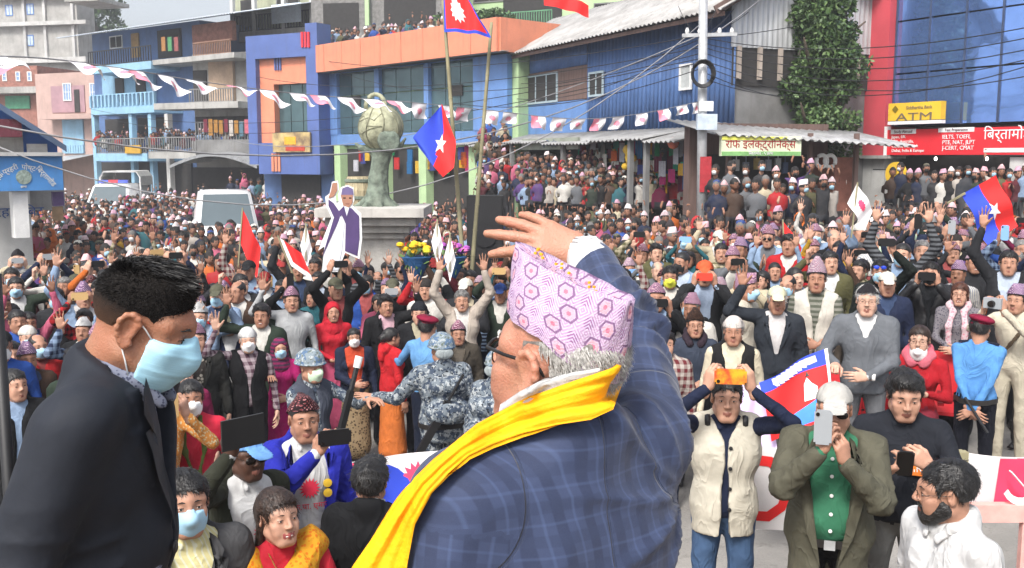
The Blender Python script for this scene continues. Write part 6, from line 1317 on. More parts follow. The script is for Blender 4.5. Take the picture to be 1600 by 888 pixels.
r, V, W, J, HM = hero('man in royal blue suit and maroon patterned cap taking a photo', 474, 655, 4.95, dict(R=g((-.0, .33, 1.47), f=(-.5, .1, .9)), L=G_DOWN, top=cloth('ececec'), bot=cloth('b8b0a0'), skin=2, hat='topi', hatm=TOPIR, tall=.085, hair='crop', jk=dict(m=cloth('2a30a8'), V0=.9, vw=.1, open_=.1)), 10)
decal('sun_print', SUNP(.06, -.005, 1.22), M_PRINT, V, r); chest_text('ने.क.पा. एमाले', M_PRINT, V, r, 0, 1.12, .045)
phone(hb(r, (-.09, .37, 1.56)), 'black', 'black phone held by the man in royal blue suit', True)
MB().lathe((0, 0, 0), [(.005, 0), (.024, .002), (.024, .006), (.005, .008)], 12).build('sunglass_lens', YEL, r, loc=(-.1, front_y(W, -.1, 1.22)+.01, 1.24), rot=(-math.pi/2, 0, 0)); MB().lathe((0, 0, 0), [(.005, 0), (.024, .002), (.024, .006), (.005, .008)], 12).build('sunglass_lens', YEL, r, loc=(-.1, front_y(W, -.1, 1.18)+.012, 1.185), rot=(-math.pi/2, 0, 0))
r, V, W, J, HM = hero('man in black suit with white collar facing away toward the banner', 578, 755, 4.25, dict(top=cloth('e8e8e8'), skin=1, hair='thick', jk=dict(m=cloth('17181b'), V0=1.05)), 168)
scarf(r, [(-.066, -.0, 1.485), (-.05, -.06, 1.497), (0, -.078, 1.5), (.05, -.06, 1.497), (.066, -.0, 1.485)], .017, cloth('e8e8e8'), 'shirt_collar', h=.008)
# --- women behind the left man
r, V, W, J, HM = hero('woman in red sari with green garland and white mask', 298, 622, 6.4, dict(R=G_BELLY, L=G_DOWN, top=cloth('d8324a'), fem=True, head='f', hair='bun', mask=MASKW, skin=2, skirt=True), 5)
scarf(r, [(-.05, .04, 1.45), (-.06, .135, 1.25), (-.02, .15, 1.1), (.02, .15, 1.1), (.06, .135, 1.25), (.05, .04, 1.45)], .017, cloth('5a6b35'), 'garland', h=.009)
r, V, W, J, HM = hero('woman in gold embroidered dress filming with a phone', 240, 618, 6.1, dict(R=G_PHONE, L=G_PHONE, top=cloth('d8924a', 'print', c2=srgb('e8c8a0'), s=60), fem=True, head='f', hair='long', skin=0, skirt=True), 15)
phone(hb(r, (0, .36, 1.585)), 'gold', 'gold phone held by the woman in embroidered dress', False)
VEST = cloth('3c4048')
r, V, W, J, HM = hero('helmeted officer in camouflage with green mask and slung gun', 484, 574, 7.5, dict(R=g((.05, .27, 1.05), f=(-1, .3, 0)), L=G_FWD, top=CAMO, bot=CAMO, hat='helmet', hatm=CAMOH, mask=MASKG, skin=1, jk=dict(m=cloth('4a4f5c'), sleeve='none', hem=1.0, V0=1.4, vw=.05, lapel=0, name='armour_vest')), 38)
gn = MB().bar((0, 0, -.28), (0, 0, .2), .035, .05); gn.tube([(0, 0, .2), (0, 0, .42)], .02, 8); gn.bar((0, -.03, -.1), (0, -.09, -.2), .03); t = gn.build('gun', mat('gun_black', (.015, .015, .016), .4, .1)); t.matrix_world = hb(r, (-.12, .26, 1.2)) @ Euler((.0, -.35, .0)).to_matrix().to_4x4(); tag(t, 'black gun carried by the helmeted officer in green mask', 'gun')
MB().lathe((0, 0, 0), [(.028, 0), (.032, .09)], 12).build('muzzle_cap', WHITE, t, loc=(0, 0, .38))
MAG = cloth('b0206a')
r, V, W, J, HM = hero('old woman in magenta dress and shawl with blue mask', 437, 545, 9.5, dict(R=G_FWD, L=G_BELLY, top=MAG, bot=MAG, fem=True, head='o', hat='shawl', hatm=cloth('8a2a58', 'stripe', c2=srgb('4a3048')), mask=MASKB, skirt=True, skin=1), 10)
r, V, W, J, HM = hero('man in pink cap and dark suit with patterned sweater pointing forward', 308, 530, 8.8, dict(R=G_POINT, L=G_DOWN, top=cloth('34302e', 'print', c2=srgb('b0aaa0'), s=22), hat='topi', hatm=TOPI[0], skin=0, jk=dict(m=cloth('2e2e2c'), V0=1.05)), 0)
r, V, W, J, HM = hero('white capped man in plaid shirt and black vest with white mask', 387, 532, 9.0, dict(R=G_WAVE, L=G_DOWN, top=cloth('b8a8ae', 'plaid', c2=srgb('5a3f4c')), hat='beanie', hatm=TOPIW, hc='white', mask=MASKW, skin=4, jk=dict(m=cloth('1a1a1d'), sleeve='none', V0=1.2, lapel=0)), 5)
RS = cloth('c02434')
r, V, W, J, HM = hero('smiling woman in red head shawl and long pink dress', 520, 488, 10.9, dict(R=G_BELLY, L=G_DOWN, top=RS, bot=cloth('cc5a7e'), fem=True, head='f', hat='shawl', hatm=RS, smile=True, skirt=True, skin=1), 8)
r, V, W, J, HM = hero('woman in navy cardigan and patterned skirt with white mask', 553, 528, 10.1, dict(R=G_BELLY, L=G_DOWN, top=cloth('c04a30'), bot=cloth('9a8668', 'print', c2=srgb('4e3e30'), s=30), fem=True, head='f', hair='bun', mask=MASKW, skirt=True, skin=1, jk=dict(m=cloth('232a40'), V0=.9, vw=.09, lapel=0, open_=.08)), 5)
RC = cloth('c8262e')
r, V, W, J, HM = hero('woman in red hooded coat and orange skirt reaching toward the soldier', 610, 528, 9.9, dict(R=G_DOWN, L=G_FWD, top=RC, bot=cloth('d8783a'), fem=True, head='f', hair='bun', skirt=True, skin=1, jk=dict(m=RC, hem=.5, V0=1.42, vw=.05, lapel=0)), 118)
s = Sdf(); s.cap((-.06, -.07, 1.46), (.06, -.07, 1.46), .06, k=.03); s.cap((0, -.11, 1.42), (0, -.12, 1.34), .06, .05, k=.03); v_, q_, t_ = s.mesh(.012); link('hood', mesh_from('hood', v_+normals(v_, q_)*folds(v_, .006, 3, 25)[:, None], q_, [RC], None, True), r)
GOUT = ((.52, .28, 1.16), (.2, -.6, -1), (1, .35, .05), (0, .5, -1), 'open')
def soldier(label, px, py, y, turn, L, R=G_DOWN):
    r, V, W, J, HM = hero(label, px, py, y, dict(R=R, L=L, top=CAMO, bot=CAMO, hat='helmet', hatm=CAMOH, skin=1, fat=1.08, jk=dict(m=CAMO, V0=1.44, vw=.04, lapel=0, hem=.82, t=.02)), turn)
    s = Sdf(); s.cap((-.07, -.2, 1.32), (.07, -.2, 1.32), .085, k=.03); s.cap((-.08, -.21, 1.12), (.08, -.21, 1.12), .1, k=.06); s.ell((0, -.29, 1.12), (.1, .05, .09), k=.03); v_, q_, t_ = s.mesh(.013); link('backpack', mesh_from('backpack', v_+normals(v_, q_)*folds(v_, .01, 8, 18)[:, None], q_, [CAMO], None, True), r); belt(r, W, .95, .99)
    s = Sdf(); s.ell((0, -.125, -.005), (.075, .03, .05)); v_, q_, t_ = s.mesh(.008); o = link('neck_guard', mesh_from('neck_guard', v_, q_, [cloth('a9b2b4')], None, True), r); o.matrix_local = HM
    return r
r = soldier('camouflaged soldier with backpack holding the crowd back with one arm', 690, 548, 8.0, 192, GOUT)
t = MB().bar((0, 0, -.45), (0, 0, .25), .035, .06); t.tube([(0, 0, .25), (0, 0, .5)], .012, 8); t = t.build('rifle', MATS['gun_black']); t.matrix_world = hb(r, (-.13, -.26, 1.0)) @ Euler((.1, .5, 0)).to_matrix().to_4x4(); tag(t, 'black rifle slung behind the soldier with backpack', 'rifle')
soldier('second camouflaged soldier partly hidden behind the waving man', 782, 575, 7.3, 150, G_DOWN)
PB = cloth('6fa4e6')
r, V, W, J, HM = hero('police officer in maroon beret and light blue shirt linking arms', 667, 512, 9.3, dict(R=G_DOWN, L=GOUT, top=PB, bot=cloth('1d2436'), hat='beret', hatm=cloth('8c1d3c'), hair='short', mask=MASKB, skin=1), 150)
r, V, W, J, HM = hero('grey haired man in cream cardigan raising both arms', 722, 470, 10.9, dict(R=G_UP, L=G_UP, top=cloth('d8d4d0'), hc='grey', head='o', smile=True, skin=1, jk=dict(m=cloth('bcb0a4'), V0=1.0, vw=.07, lapel=0)), 0)
r, V, W, J, HM = hero('man in black suit and pink shirt raising his palm', 602, 478, 10.7, dict(R=G_DOWN, L=G_WAVE, top=cloth('d8b0bc'), skin=2, hair='thick', jk=dict(m=cloth('1d1d20'), V0=1.05)), 18)
r, V, W, J, HM = hero('older man in black knitted cap and dark jacket with palm out', 655, 490, 10.3, dict(R=G_DOWN, L=g((.12, .3, 1.35), f=(0, .1, 1), pn=(0, 1, 0), k='open'), top=cloth('b0a890'), head='o', hat='beanie', hatm=cloth('22242a'), skin=0, jk=dict(m=cloth('1f2024'), V0=1.25, lapel=0)), 0)
r, V, W, J, HM = hero('small elderly man in bright pink cap beside the soldier', 716, 522, 9.7, dict(top=cloth('6a6258'), head='o', hat='topi', hatm=TOPI[2], skin=2, jk=dict(m=cloth('4a443c'), V0=1.2)), 5)
r, V, W, J, HM = hero('elderly man in grey shirt and pink cap waving beside the standee', 455, 470, 10.6, dict(R=G_WAVE, L=G_DOWN, top=cloth('b4b6b8'), head='o', hat='topi', hatm=TOPI[0], skin=1), 8)
# --- right of the waving man
BEI = cloth('d2ccbc')
r, V, W, J, HM = hero('man in cream waistcoat and jeans holding a red phone overhead', 1135, 622, 5.15, dict(R=g((.115, .2, 1.665), f=(-.3, .1, 1)), L=g((.115, .2, 1.665), f=(-.3, .1, 1)), top=cloth('1f2740'), bot=cloth('4a6488'), skin=0, hair='short', jk=dict(m=BEI, sleeve='none', hem=.84, V0=1.36, vw=.055, lapel=0, slit=.05, t=.02)), 4)
buttons(r, W, [1.33, 1.22, 1.11, 1.0], BLACK, -.022, .011); phone(hb(r, (0, .25, 1.745)), mat('phone_case', srgb('d8a428'), .4, .6, 18, col2=srgb('c8382c')), 'red and yellow cased phone held over the cream waistcoat man', True)
b = MB(); b.tube([(.075*math.cos(a), -.03+.09*math.sin(a), 1.462) for a in np.linspace(-3.4, .3, 16)], .007, 6); b.build('headphone_band', BLACK, r, True)
for x in (-1, 1): MB().lathe((0, 0, 0), [(.01, 0), (.034, .0), (.036, .015), (.03, .028), (.005, .03)], 14).build('ear_cup', BLACK, r, True, loc=(x*.085, .035, 1.455), rot=(0, math.pi/2*x, 0))
OLV = cloth('5e5c4e')
r, V, W, J, HM = hero('man in olive blazer, white cap and sunglasses photographing with phone', 1303, 640, 4.7, dict(R=g((.06, .31, 1.45)), L=g((.05, .29, 1.40)), top=cloth('3c7a5c'), bot=cloth('1c1c20'), skin=1, hat='ball', hatm=cloth('bdbbb6'), hair='crop', hc='grey', glasses='dark', fat=1.14, jk=dict(m=OLV, V0=.85, vw=.09, open_=.07, slit=.2, hem=.7, t=.022)), 2)
buttons(r, V, [1.36, 1.28, 1.2, 1.12, 1.04], WHITE); phone(hb(r, (.055, .35, 1.575)), 'silver', 'silver grey phone held by the man in olive blazer', False)
MB().box(-.07, .07, 0, .012, -.018, .018).build('belt', LEATHER, r, loc=(0, front_y(V, 0, .967)-.006, .967)); MB().box(-.025, .025, 0, .008, -.022, .022).build('belt_buckle', STEEL, r, loc=(0, front_y(V, 0, .967)+.012, .967))
BT = cloth('23262e')
r, V, W, J, HM = hero('stocky man in black printed t-shirt looking at his phone', 1412, 612, 5.0, dict(R=g((.12, .34, 1.24), f=(-.7, .2, .5), pn=(0, -.4, 1)), L=g((.1, .34, 1.30), f=(-.7, .2, .5)), top=BT, bot=cloth('6e6e6c'), sleeve='short', skin=0, hair='thick', fat=1.18, nod=-16, yaw=4), 6)
chest_text('NIKE', mat('print_grey', (.35, .35, .35), .8, .1), V, r, .13, 1.12, .1, None, math.radians(80)); decal('swoosh_print', [(-.02, 1.02), (-.08, 1.0), (-.16, 1.05), (-.08, 1.025), (-.035, 1.045)], MATS['print_grey'], V, r)
decal('chest_patch', [(.0, 1.26), (-.11, 1.25), (-.11, 1.19), (.0, 1.2)], mat('print_orange', srgb('e07a28'), .8), V, r); chest_text('AIR', WHITE, V, r, -.05, 1.225, .05)
phone(hb(r, (.02, .39, 1.32)) @ Euler((-.5, 0, 0)).to_matrix().to_4x4(), 'black', 'dark grey phone held low by the man in black t-shirt', False); b = MB(); b.lathe((0, 0, 0), [(.036, -.012), (.039, 0), (.036, .012)], 16, caps=False); wt = b.build('wristwatch', STEEL, r); e_, w_ = J[-1][1], J[-1][2]; q_ = Vector(w_)-Vector(e_); wt.matrix_local = Matrix.Translation(Vector(e_)+q_*.9) @ q_.to_track_quat('Z', 'Y').to_matrix().to_4x4()
WS = cloth('e6e6ea')
r, V, W, J, HM = hero('bearded man in white shirt and glasses looking aside', 1487, 768, 3.6, dict(top=WS, skin=1, hair='short', glasses='clear', nod=-6, yaw=-30, jk=dict(m=WS, V0=1.34, vw=.06, lapel=0, hem=.8, t=.01, slit=.0)), -48)
s = Sdf(); s.ell((0, .024, -.03), (.0665, .0715, .089)); s.cap((-.018, .066, -.096), (.018, .066, -.096), .024, k=.03); s.cap((-.054, 0, -.055), (-.022, .058, -.088), .025, k=.03); s.cap((.054, 0, -.055), (.022, .058, -.088), .025, k=.03); s.cap((-.024, .088, -.046), (.024, .088, -.046), .008, k=.012)
s.fun(lambda X, Y, Z: np.maximum(Z-np.interp(Y, [-.02, .015, .03, .05, .075, .085], [.01, .005, -.02, -.042, -.046, -.038]), -.012-Y)+0*X, 'i'); s.ell((0, .098, -.062), (.022, .022, .0095), op='s', k=.004)
COLL = [(-.03, .085, 1.405), (-.06, .045, 1.45), (-.068, -.02, 1.478), (0, -.075, 1.492), (.068, -.02, 1.478), (.06, .045, 1.45), (.03, .085, 1.405)]; scarf(r, COLL, .019, WS, 'shirt_collar', h=.008)
v_, q_, t_ = s.mesh(.006); o = link('beard', mesh_from('beard', v_+normals(v_, q_)*folds(v_, .003, 2, 70)[:, None], q_, [M_HAIR['black']], None, True), r); o.matrix_local = HM
r, V, W, J, HM = hero('police officer in maroon beret and blue shirt with hands behind back', 1531, 514, 7.4, dict(R=G_BACK, L=G_BACK, top=cloth('5f9ae8'), bot=cloth('181a24'), hat='beret', hatm=cloth('8c1d3c'), hair='short', skin=1, mask=MASKW), 172)
belt(r, V, .94, .985); 
for x in (-1, 1): MB().bar((x*.06, -.01, 1.462), (x*.16, -.01, 1.452), .045, .012).build('epaulette', cloth('1d2436'), r)
t = MB().tube([(0, 0, -.15), (0, 0, .15)], .011, 8).build('baton', BLACK); t.matrix_world = hb(r, (.04, -.2, .86)) @ Euler((0, -.6, 0)).to_matrix().to_4x4(); tag(t, 'short black baton held behind the back of the blue shirted officer', 'baton')
GT = cloth('6c7076')
r, V, W, J, HM = hero('elderly man in grey tracksuit and black cap standing with hand at waist', 1355, 470, 7.75, dict(R=g((.2, .3, 1.12), f=(.1, 1, 0), pn=(0, 0, -1), k='fist'), L=G_BELLY, top=cloth('e0dedc'), bot=cloth('6e7074'), head='o', hat='topi', hatm=TOPIK, tall=.085, hc='white', glasses='clear', skin=4, jk=dict(m=GT, V0=1.3, vw=.07, lapel=.03, hem=.86, slit=0)), 0)
MB().lathe((0, 0, 0), [(.026, -.012), (.03, 0), (.026, .012)], 12).build('wristwatch', WHITE, r, loc=(-.07, .25, 1.03), rot=(0, math.pi/2, 0))
r, V, W, J, HM = hero('tall pale cap man in white waistcoat over striped t-shirt', 1276, 436, 9.0, dict(R=G_DOWN, L=G_BELLY, top=cloth('585c50', 'stripe', c2=srgb('8a8a80')), bot=cloth('5a5854'), sleeve='short', hat='topi', hatm=TOPI[1], tall=.15, skin=2, jk=dict(m=cloth('d4cfc4'), sleeve='none', V0=1.15, vw=.06, lapel=0, hem=.84, slit=.03)), 0)
r, V, W, J, HM = hero('bearded man in cream cap and dark three piece suit waving', 1214, 470, 8.6, dict(R=G_WAVE, L=G_DOWN, top=cloth('d8d4d4'), hat='ball', hatm=cloth('e0d8b8'), head='o', hc='white', skin=2, jk=dict(m=cloth('2f343c'), V0=1.1)), 4)
r, V, W, J, HM = hero('small man in pale cap, cream shirt and black waistcoat', 1146, 518, 7.9, dict(top=cloth('d6ccb4'), hat='beanie', hatm=cloth('e2d2cc'), head='o', skin=2, hc='grey', jk=dict(m=cloth('1d1d1f'), sleeve='none', V0=1.1, lapel=0)), 0)
r, V, W, J, HM = hero('smiling woman in printed kurta and pale pink scarf with glasses', 1500, 460, 9.0, dict(R=G_BELLY, L=G_BELLY, top=cloth('7e7a80', 'print', c2=srgb('4a4654'), s=50), fem=True, head='f', hair='long', hc='red', glasses='clear', smile=True, skin=0, skirt=True), -4)
scarf(r, [(-.07, .13, 1.0), (-.08, .15, 1.25)]+NECK+[(.08, .15, 1.25), (.07, .13, 1.0)], .036, cloth('e0c0c6', 'print', c2=srgb('d890a0')), seed=3)
r, V, W, J, HM = hero('seated woman in red sweater and pink scarf with lowered white mask', 1437, 532, 8.3, dict(R=G_DOWN, L=g((.06, .26, 1.2), f=(-.8, .1, .4), pn=(0, -1, 0), k='relax'), top=cloth('b01c28'), bot=cloth('903040'), fem=True, head='f', hair='bun', hc='brown', glasses='clear', skin=4, sit=True), -6)
scarf(r, NECK, .045, cloth('d87080'), seed=5); acc('chin_mask', ('mask', .0045), lambda: mask_mesh(.005), r, HM @ Matrix.Translation((0, -.012, -.05)), [None]*6+[M_EYEW, None, MASKW])
r, V, W, J, HM = hero('man in orange cap and black jacket filming with both hands', 1101, 428, 10.1, dict(R=G_PHONE, L=G_PHONE, top=cloth('a8b8d0'), bot=cloth('4a6488'), hat='ball', hatm=cloth('e0603a'), skin=1, jk=dict(m=cloth('26272a'), V0=.95, vw=.09, lapel=0)), 0)
phone(hb(r, (0, .36, 1.585)), 'red', 'red phone held by the man in orange cap', True)
r, V, W, J, HM = hero('man in yellow mask and black jacket beside the waving arm', 1047, 434, 10.7, dict(R=G_DOWN, L=G_BELLY, top=cloth('d8d4cc'), mask=MASKY, skin=2, hair='short', jk=dict(m=cloth('1c1d20'), V0=1.15)), 0)
r, V, W, J, HM = hero('man in pink cap and cream shirt with lowered mask in profile', 1165, 452, 9.4, dict(top=cloth('cfc8b8'), hat='topi', hatm=TOPI[0], skin=2, hair='crop', hc='black', mask=MASKB), 62)
r, V, W, J, HM = hero('man in cream shirt with brown bag strap holding up a camera', 1590, 470, 8.2, dict(R=g((.16, .34, 1.5)), L=g((.02, .36, 1.52)), top=cloth('d4ccb8'), bot=cloth('c8c0ac'), hat='topi', hatm=TOPI[3], skin=1), -20)
t = MB().box(-.07, .07, -.03, .03, -.04, .045).build('camera_body', PHM['silver']); t.name = 'compact_camera'; t.matrix_world = hb(r, (.06, .38, 1.58)); tag(t, 'silver compact camera held by the man in cream shirt', 'camera'); MB().lathe((0, 0, 0), [(.028, 0), (.026, .03)], 14).build('lens', M_EYED, t, loc=(0, .03, 0), rot=(-math.pi/2, 0, 0)); scarf(r, [(-.14, -.02, 1.45), (-.02, .15, 1.2), (.12, .12, 1.0)], .02, cloth('5a4c3c'), 'bag_strap')
r, V, W, J, HM = hero('man in black with blue goggles holding a phone high', 1375, 425, 9.8, dict(R=G_DOWN, L=G_PHUP, top=cloth('18191c'), skin=1, mask=MASKB, jk=dict(m=cloth('1d2320'), V0=1.4, vw=.05, lapel=0)), 0); phone(hb(r, (-.05, .295, 1.9)), 'black', 'black phone raised by the man in blue goggles', True); o = acc('goggles', ('glasses', 'dark'), lambda: glasses_mesh(True), r, HM @ Matrix.Translation((0, .004, .055)), [None]*4+[mat('goggle_blue', srgb('2a48c8'), .3)]+[None]*4)
r, V, W, J, HM = hero('man in black leather jacket and black mask holding a phone forward', 1455, 428, 9.6, dict(R=G_PHONE, L=G_PHONE, top=cloth('202226'), mask=MASKK, skin=1, jk=dict(m=mat('leather_black', (.015, .015, .017), .4, .2, 12, bump=.01, bscale=14), V0=1.2, lapel=0)), -6); phone(hb(r, (0, .36, 1.585)), 'black', 'black phone held by the man in black leather jacket', True)
r, V, W, J, HM = hero('youth in brown cap and glasses wearing a dark scarf', 1086, 508, 8.7, dict(top=cloth('3a4252'), hat='topi', hatm=TOPIB, tall=.12, glasses='clear', skin=1, R=G_BELLY), 6); scarf(r, NECK, .04, cloth('352a34'), seed=8)
print('HEROES', NHERO)
# red plastic chairs among the front row
def chair(x, y, rz, lab):
    t = thing('plastic_chair', lab, 'chair', (x, y, gz(x, y)), rz, 'red plastic chairs in the front row'); MB().box(-.22, .22, -.22, .22, .42, .45).build('seat', CHAIR, t)
    b = MB(); V = []
    for i in range(9): a = -.9+1.8*i/8; V += [(.25*math.sin(a), -.24+.06*(1-math.cos(a))*2, .47), (.25*math.sin(a), -.3+.06*(1-math.cos(a))*2, .86+.03*math.cos(a)), (.25*math.sin(a), -.26+.06*(1-math.cos(a))*2, .47), (.25*math.sin(a), -.32+.06*(1-math.cos(a))*2, .86+.03*math.cos(a))]
    b.add(V, [f for i in range(8) for f in ((4*i, 4*i+4, 4*i+5, 4*i+1), (4*i+2, 4*i+3, 4*i+7, 4*i+6), (4*i+1, 4*i+5, 4*i+7, 4*i+3))]).build('backrest', CHAIR, t)
    for sx in (-1, 1):
        for sy in (-1, 1): MB().bar((sx*.24, sy*.24, 0), (sx*.2, sy*.2, .42), .04).build('leg', CHAIR, t)
        MB().bar((sx*.24, -.22, .64), (sx*.24, .18, .62), .05, .025).build('armrest', CHAIR, t)
for i, (px, y) in enumerate([(1318, 8.35), (1392, 8.3), (1432, 8.3), (1478, 8.6)]): q_ = at_y(px, 500, y); chair(q_.x, q_.y+.05, math.atan2(q_.x, -q_.y), ['red plastic chair behind the man in white waistcoat', 'red plastic chair beside the man in grey tracksuit', 'red plastic chair under the seated woman in red sweater', 'red plastic chair in front of the smiling scarfed woman'][i])
# red banner held over the front row
def Ph(u, v):
    a = lo(1186, 598, 6.7).lerp(lo(1291, 543, 6.9), u); b = lo(1205, 690, 6.5).lerp(lo(1303, 668, 6.7), u); q = a.lerp(b, v); return tuple(q+Vector((0, -1, 0))*.04*math.sin(7*u+3*v))
A = lo(1186, 598, 6.7); t = thing('held_banner', 'red banner with blue upper border and white lettering held by the front row', 'banner', A)
o = cloth_sheet(lambda u, v: tuple(Vector(Ph(u, v))-A), 24, 16, lambda u, v: 2 if u > .95 else (1 if v < .17 else 0), [FR, FBL, FW], t, 'sheet', [([(.42, .72), (.7, .6), (.92, .5), (.96, .68), (.7, .84), (.45, .9)], mat('flag_skyblue', srgb('4a8ae0'), .8), 'blue_shape'), ([(.6, .58), (.63, .36), (.68, .28), (.73, .36), (.8, .42), (.78, .56)], FW, 'figure_print'), ([(.66, .27), (.69, .2), (.72, .27)], M_EYED, 'hair_print')])
for i in range(9): u = .2+i*.075; MB().box(-.02, .02, -.002, .002, -.03, .03).build('letter', FW, t, loc=Vector(Ph(u, .085))-A+Vector((0, -.012, 0)), rot=(0, -.35, 0))
def Pl(u, v): q = lo(1158, 600, 6.9).lerp(lo(1200, 606, 6.8), u).lerp(lo(1150, 700, 6.7).lerp(lo(1212, 700, 6.6), u), v); return tuple(q+Vector((0, -1, 0))*.04*math.sin(6*u+2*v))
A2 = lo(1158, 600, 6.9); t = thing('lilac_cloth', 'pale lilac cloth banner hanging next to the red banner', 'banner', A2); cloth_sheet(lambda u, v: tuple(Vector(Pl(u, v))-A2), 12, 12, lambda u, v: 0, [mat('lilac_cloth', srgb('c8b8dc'), .8, .12, 5)], t, 'sheet')
# flower bouquet held before the pedestal
q_ = at(690, 395, 12.6)
for nm, lb, dx, cols in (('flower_bouquet', 'bouquet of purple and pink flowers in the crowd', 0.12, ['a050a8', 'd070b0']), ('flower_bouquet', 'bouquet of yellow flowers beside the purple one', -.32, ['e0b020', 'd0c030'])):
    t = thing(nm, lb, 'flowers', (q_.x+dx, q_.y, q_.z-.25)); MB().lathe((0, 0, -.1), [(.05, 0), (.2, .3)], 12).build('wrap', cloth('3a6aa0'), t)
    for i in range(16): a = random.uniform(0, 6.28); rr = random.uniform(0, .22); MB().lathe((rr*math.cos(a), rr*math.sin(a)*.6, .24+random.uniform(0, .12)), [(.01, -.03), (.05, .0), (.045, .03), (.01, .045)], 7).build('flower', mat('petal_'+cols[i % 2], srgb(cols[i % 2]), .7, .2, 20), t)
    leaves('foliage', t, [(0, 0, .2)], [.2], 60, .1, [0, 1], seed=2)
PTS = crowd(); NIND = 300-len([o for o in SC.objects if o.name.startswith('person') and o.parent is None and o.type == 'EMPTY'])
for i, (y, x) in enumerate(PTS):
    if i < NIND: place_person(sample(), x, y, 'people standing in the crowd')
    else: far_person(x, y)
seen = {}
for t_ in PLACED: seen.setdefault(t_[0]['label'], []).append(t_)
for lb, ts in seen.items():
    for (ro, S_, x, y) in ts[1:] if len(ts) > 1 else []:
        nb = min((t_ for t_ in PLACED if t_[0] is not ro), key=lambda t_: (t_[2]-x)**2+(t_[3]-y)**2); ro['label'] = ' '.join((lb.rsplit(' near ', 1)[0]+' beside '+' '.join(nb[0]['label'].split()[:6])).split()[:16])
# people on terraces, balconies, steps and shop fronts
def far_at(px, py, d, full=True): p = at(px, py, d); far_person(p.x, p.y, p.z-1.5, None, 1.65, full)
for i in range(26): t = i/25; far_at(512+t*178+random.uniform(-3, 3), 52-t*18+random.uniform(-3, 5), 43-t*6.5)
for i in range(22): far_at(152+i*3.6, random.uniform(206, 216), 53+random.uniform(0, 1.2), False)
for i in range(18): far_at(236+i*4, random.uniform(204, 214), 49+random.uniform(0, .8), False)
for i in range(14): far_at(312+i*7, random.uniform(206, 212), 48.6, False)
for r in range(9):
    for i in range(3): far_at(752+i*17+random.uniform(-6, 6), 192+r*12+random.uniform(-3, 3), 33-r*.45)
for py, dd in ((248, 29.2), (259, 28.3), (270, 27.5), (282, 26.8)):
    for i in range(34): far_at(812+i*8.2+random.uniform(-4, 4), py+random.uniform(-5, 5), dd-i*.05-random.uniform(0, .4), False)
for i in range(18): far_at(1395+i*13, 268+random.uniform(-5, 9), 23.3-i*.1)
for i in range(14): far_at(360+i*11, 280+random.uniform(-5, 6), 45)
# group standing on the plinth of the electronics shop
for i, (px, py, c) in enumerate([(1118, 268, 1), (1142, 262, 0), (1166, 268, 2), (1190, 262, 3), (1212, 274, 0), (1242, 272, 4), (1266, 262, 1), (1150, 292, 2), (1222, 298, 3), (1272, 300, 0), (1180, 296, 3)]+[(1115+i*17+random.uniform(-5, 5), 288+random.uniform(-5, 9), 0) for i in range(12)]): far_at(px, py, 19.9-.3*(i % 2)-(.5 if i > 10 else 0))
V = np.concatenate(FARV); Q = np.concatenate(FARQ); C = np.concatenate(FARC)
fm, q, b = base('crowd_tint', .8, 0, .25); at_ = q.n('Attribute'); at_.attribute_name = 'tint'; tcn = q.n('TexCoord').outputs['Object']
q.l(q.mix(q.m('MULTIPLY', q.step(q.noise(tcn, 9, 3), .35, .7), .25), at_.outputs['Color'], (.1, .09, .085)), b.inputs['Base Color'])
me = mesh_from('crowd', V, Q, [fm], None, True); a = me.attributes.new('tint', 'FLOAT_COLOR', 'FACE'); a.data.foreach_set('color', np.c_[C, np.ones(len(C))].astype(np.float32).ravel())
tag(link('crowd', me), 'dense far crowd of people filling the square up to the shops', 'crowd', kind='stuff')
print('CROWD', len(PTS), len(FARV), len(Q))
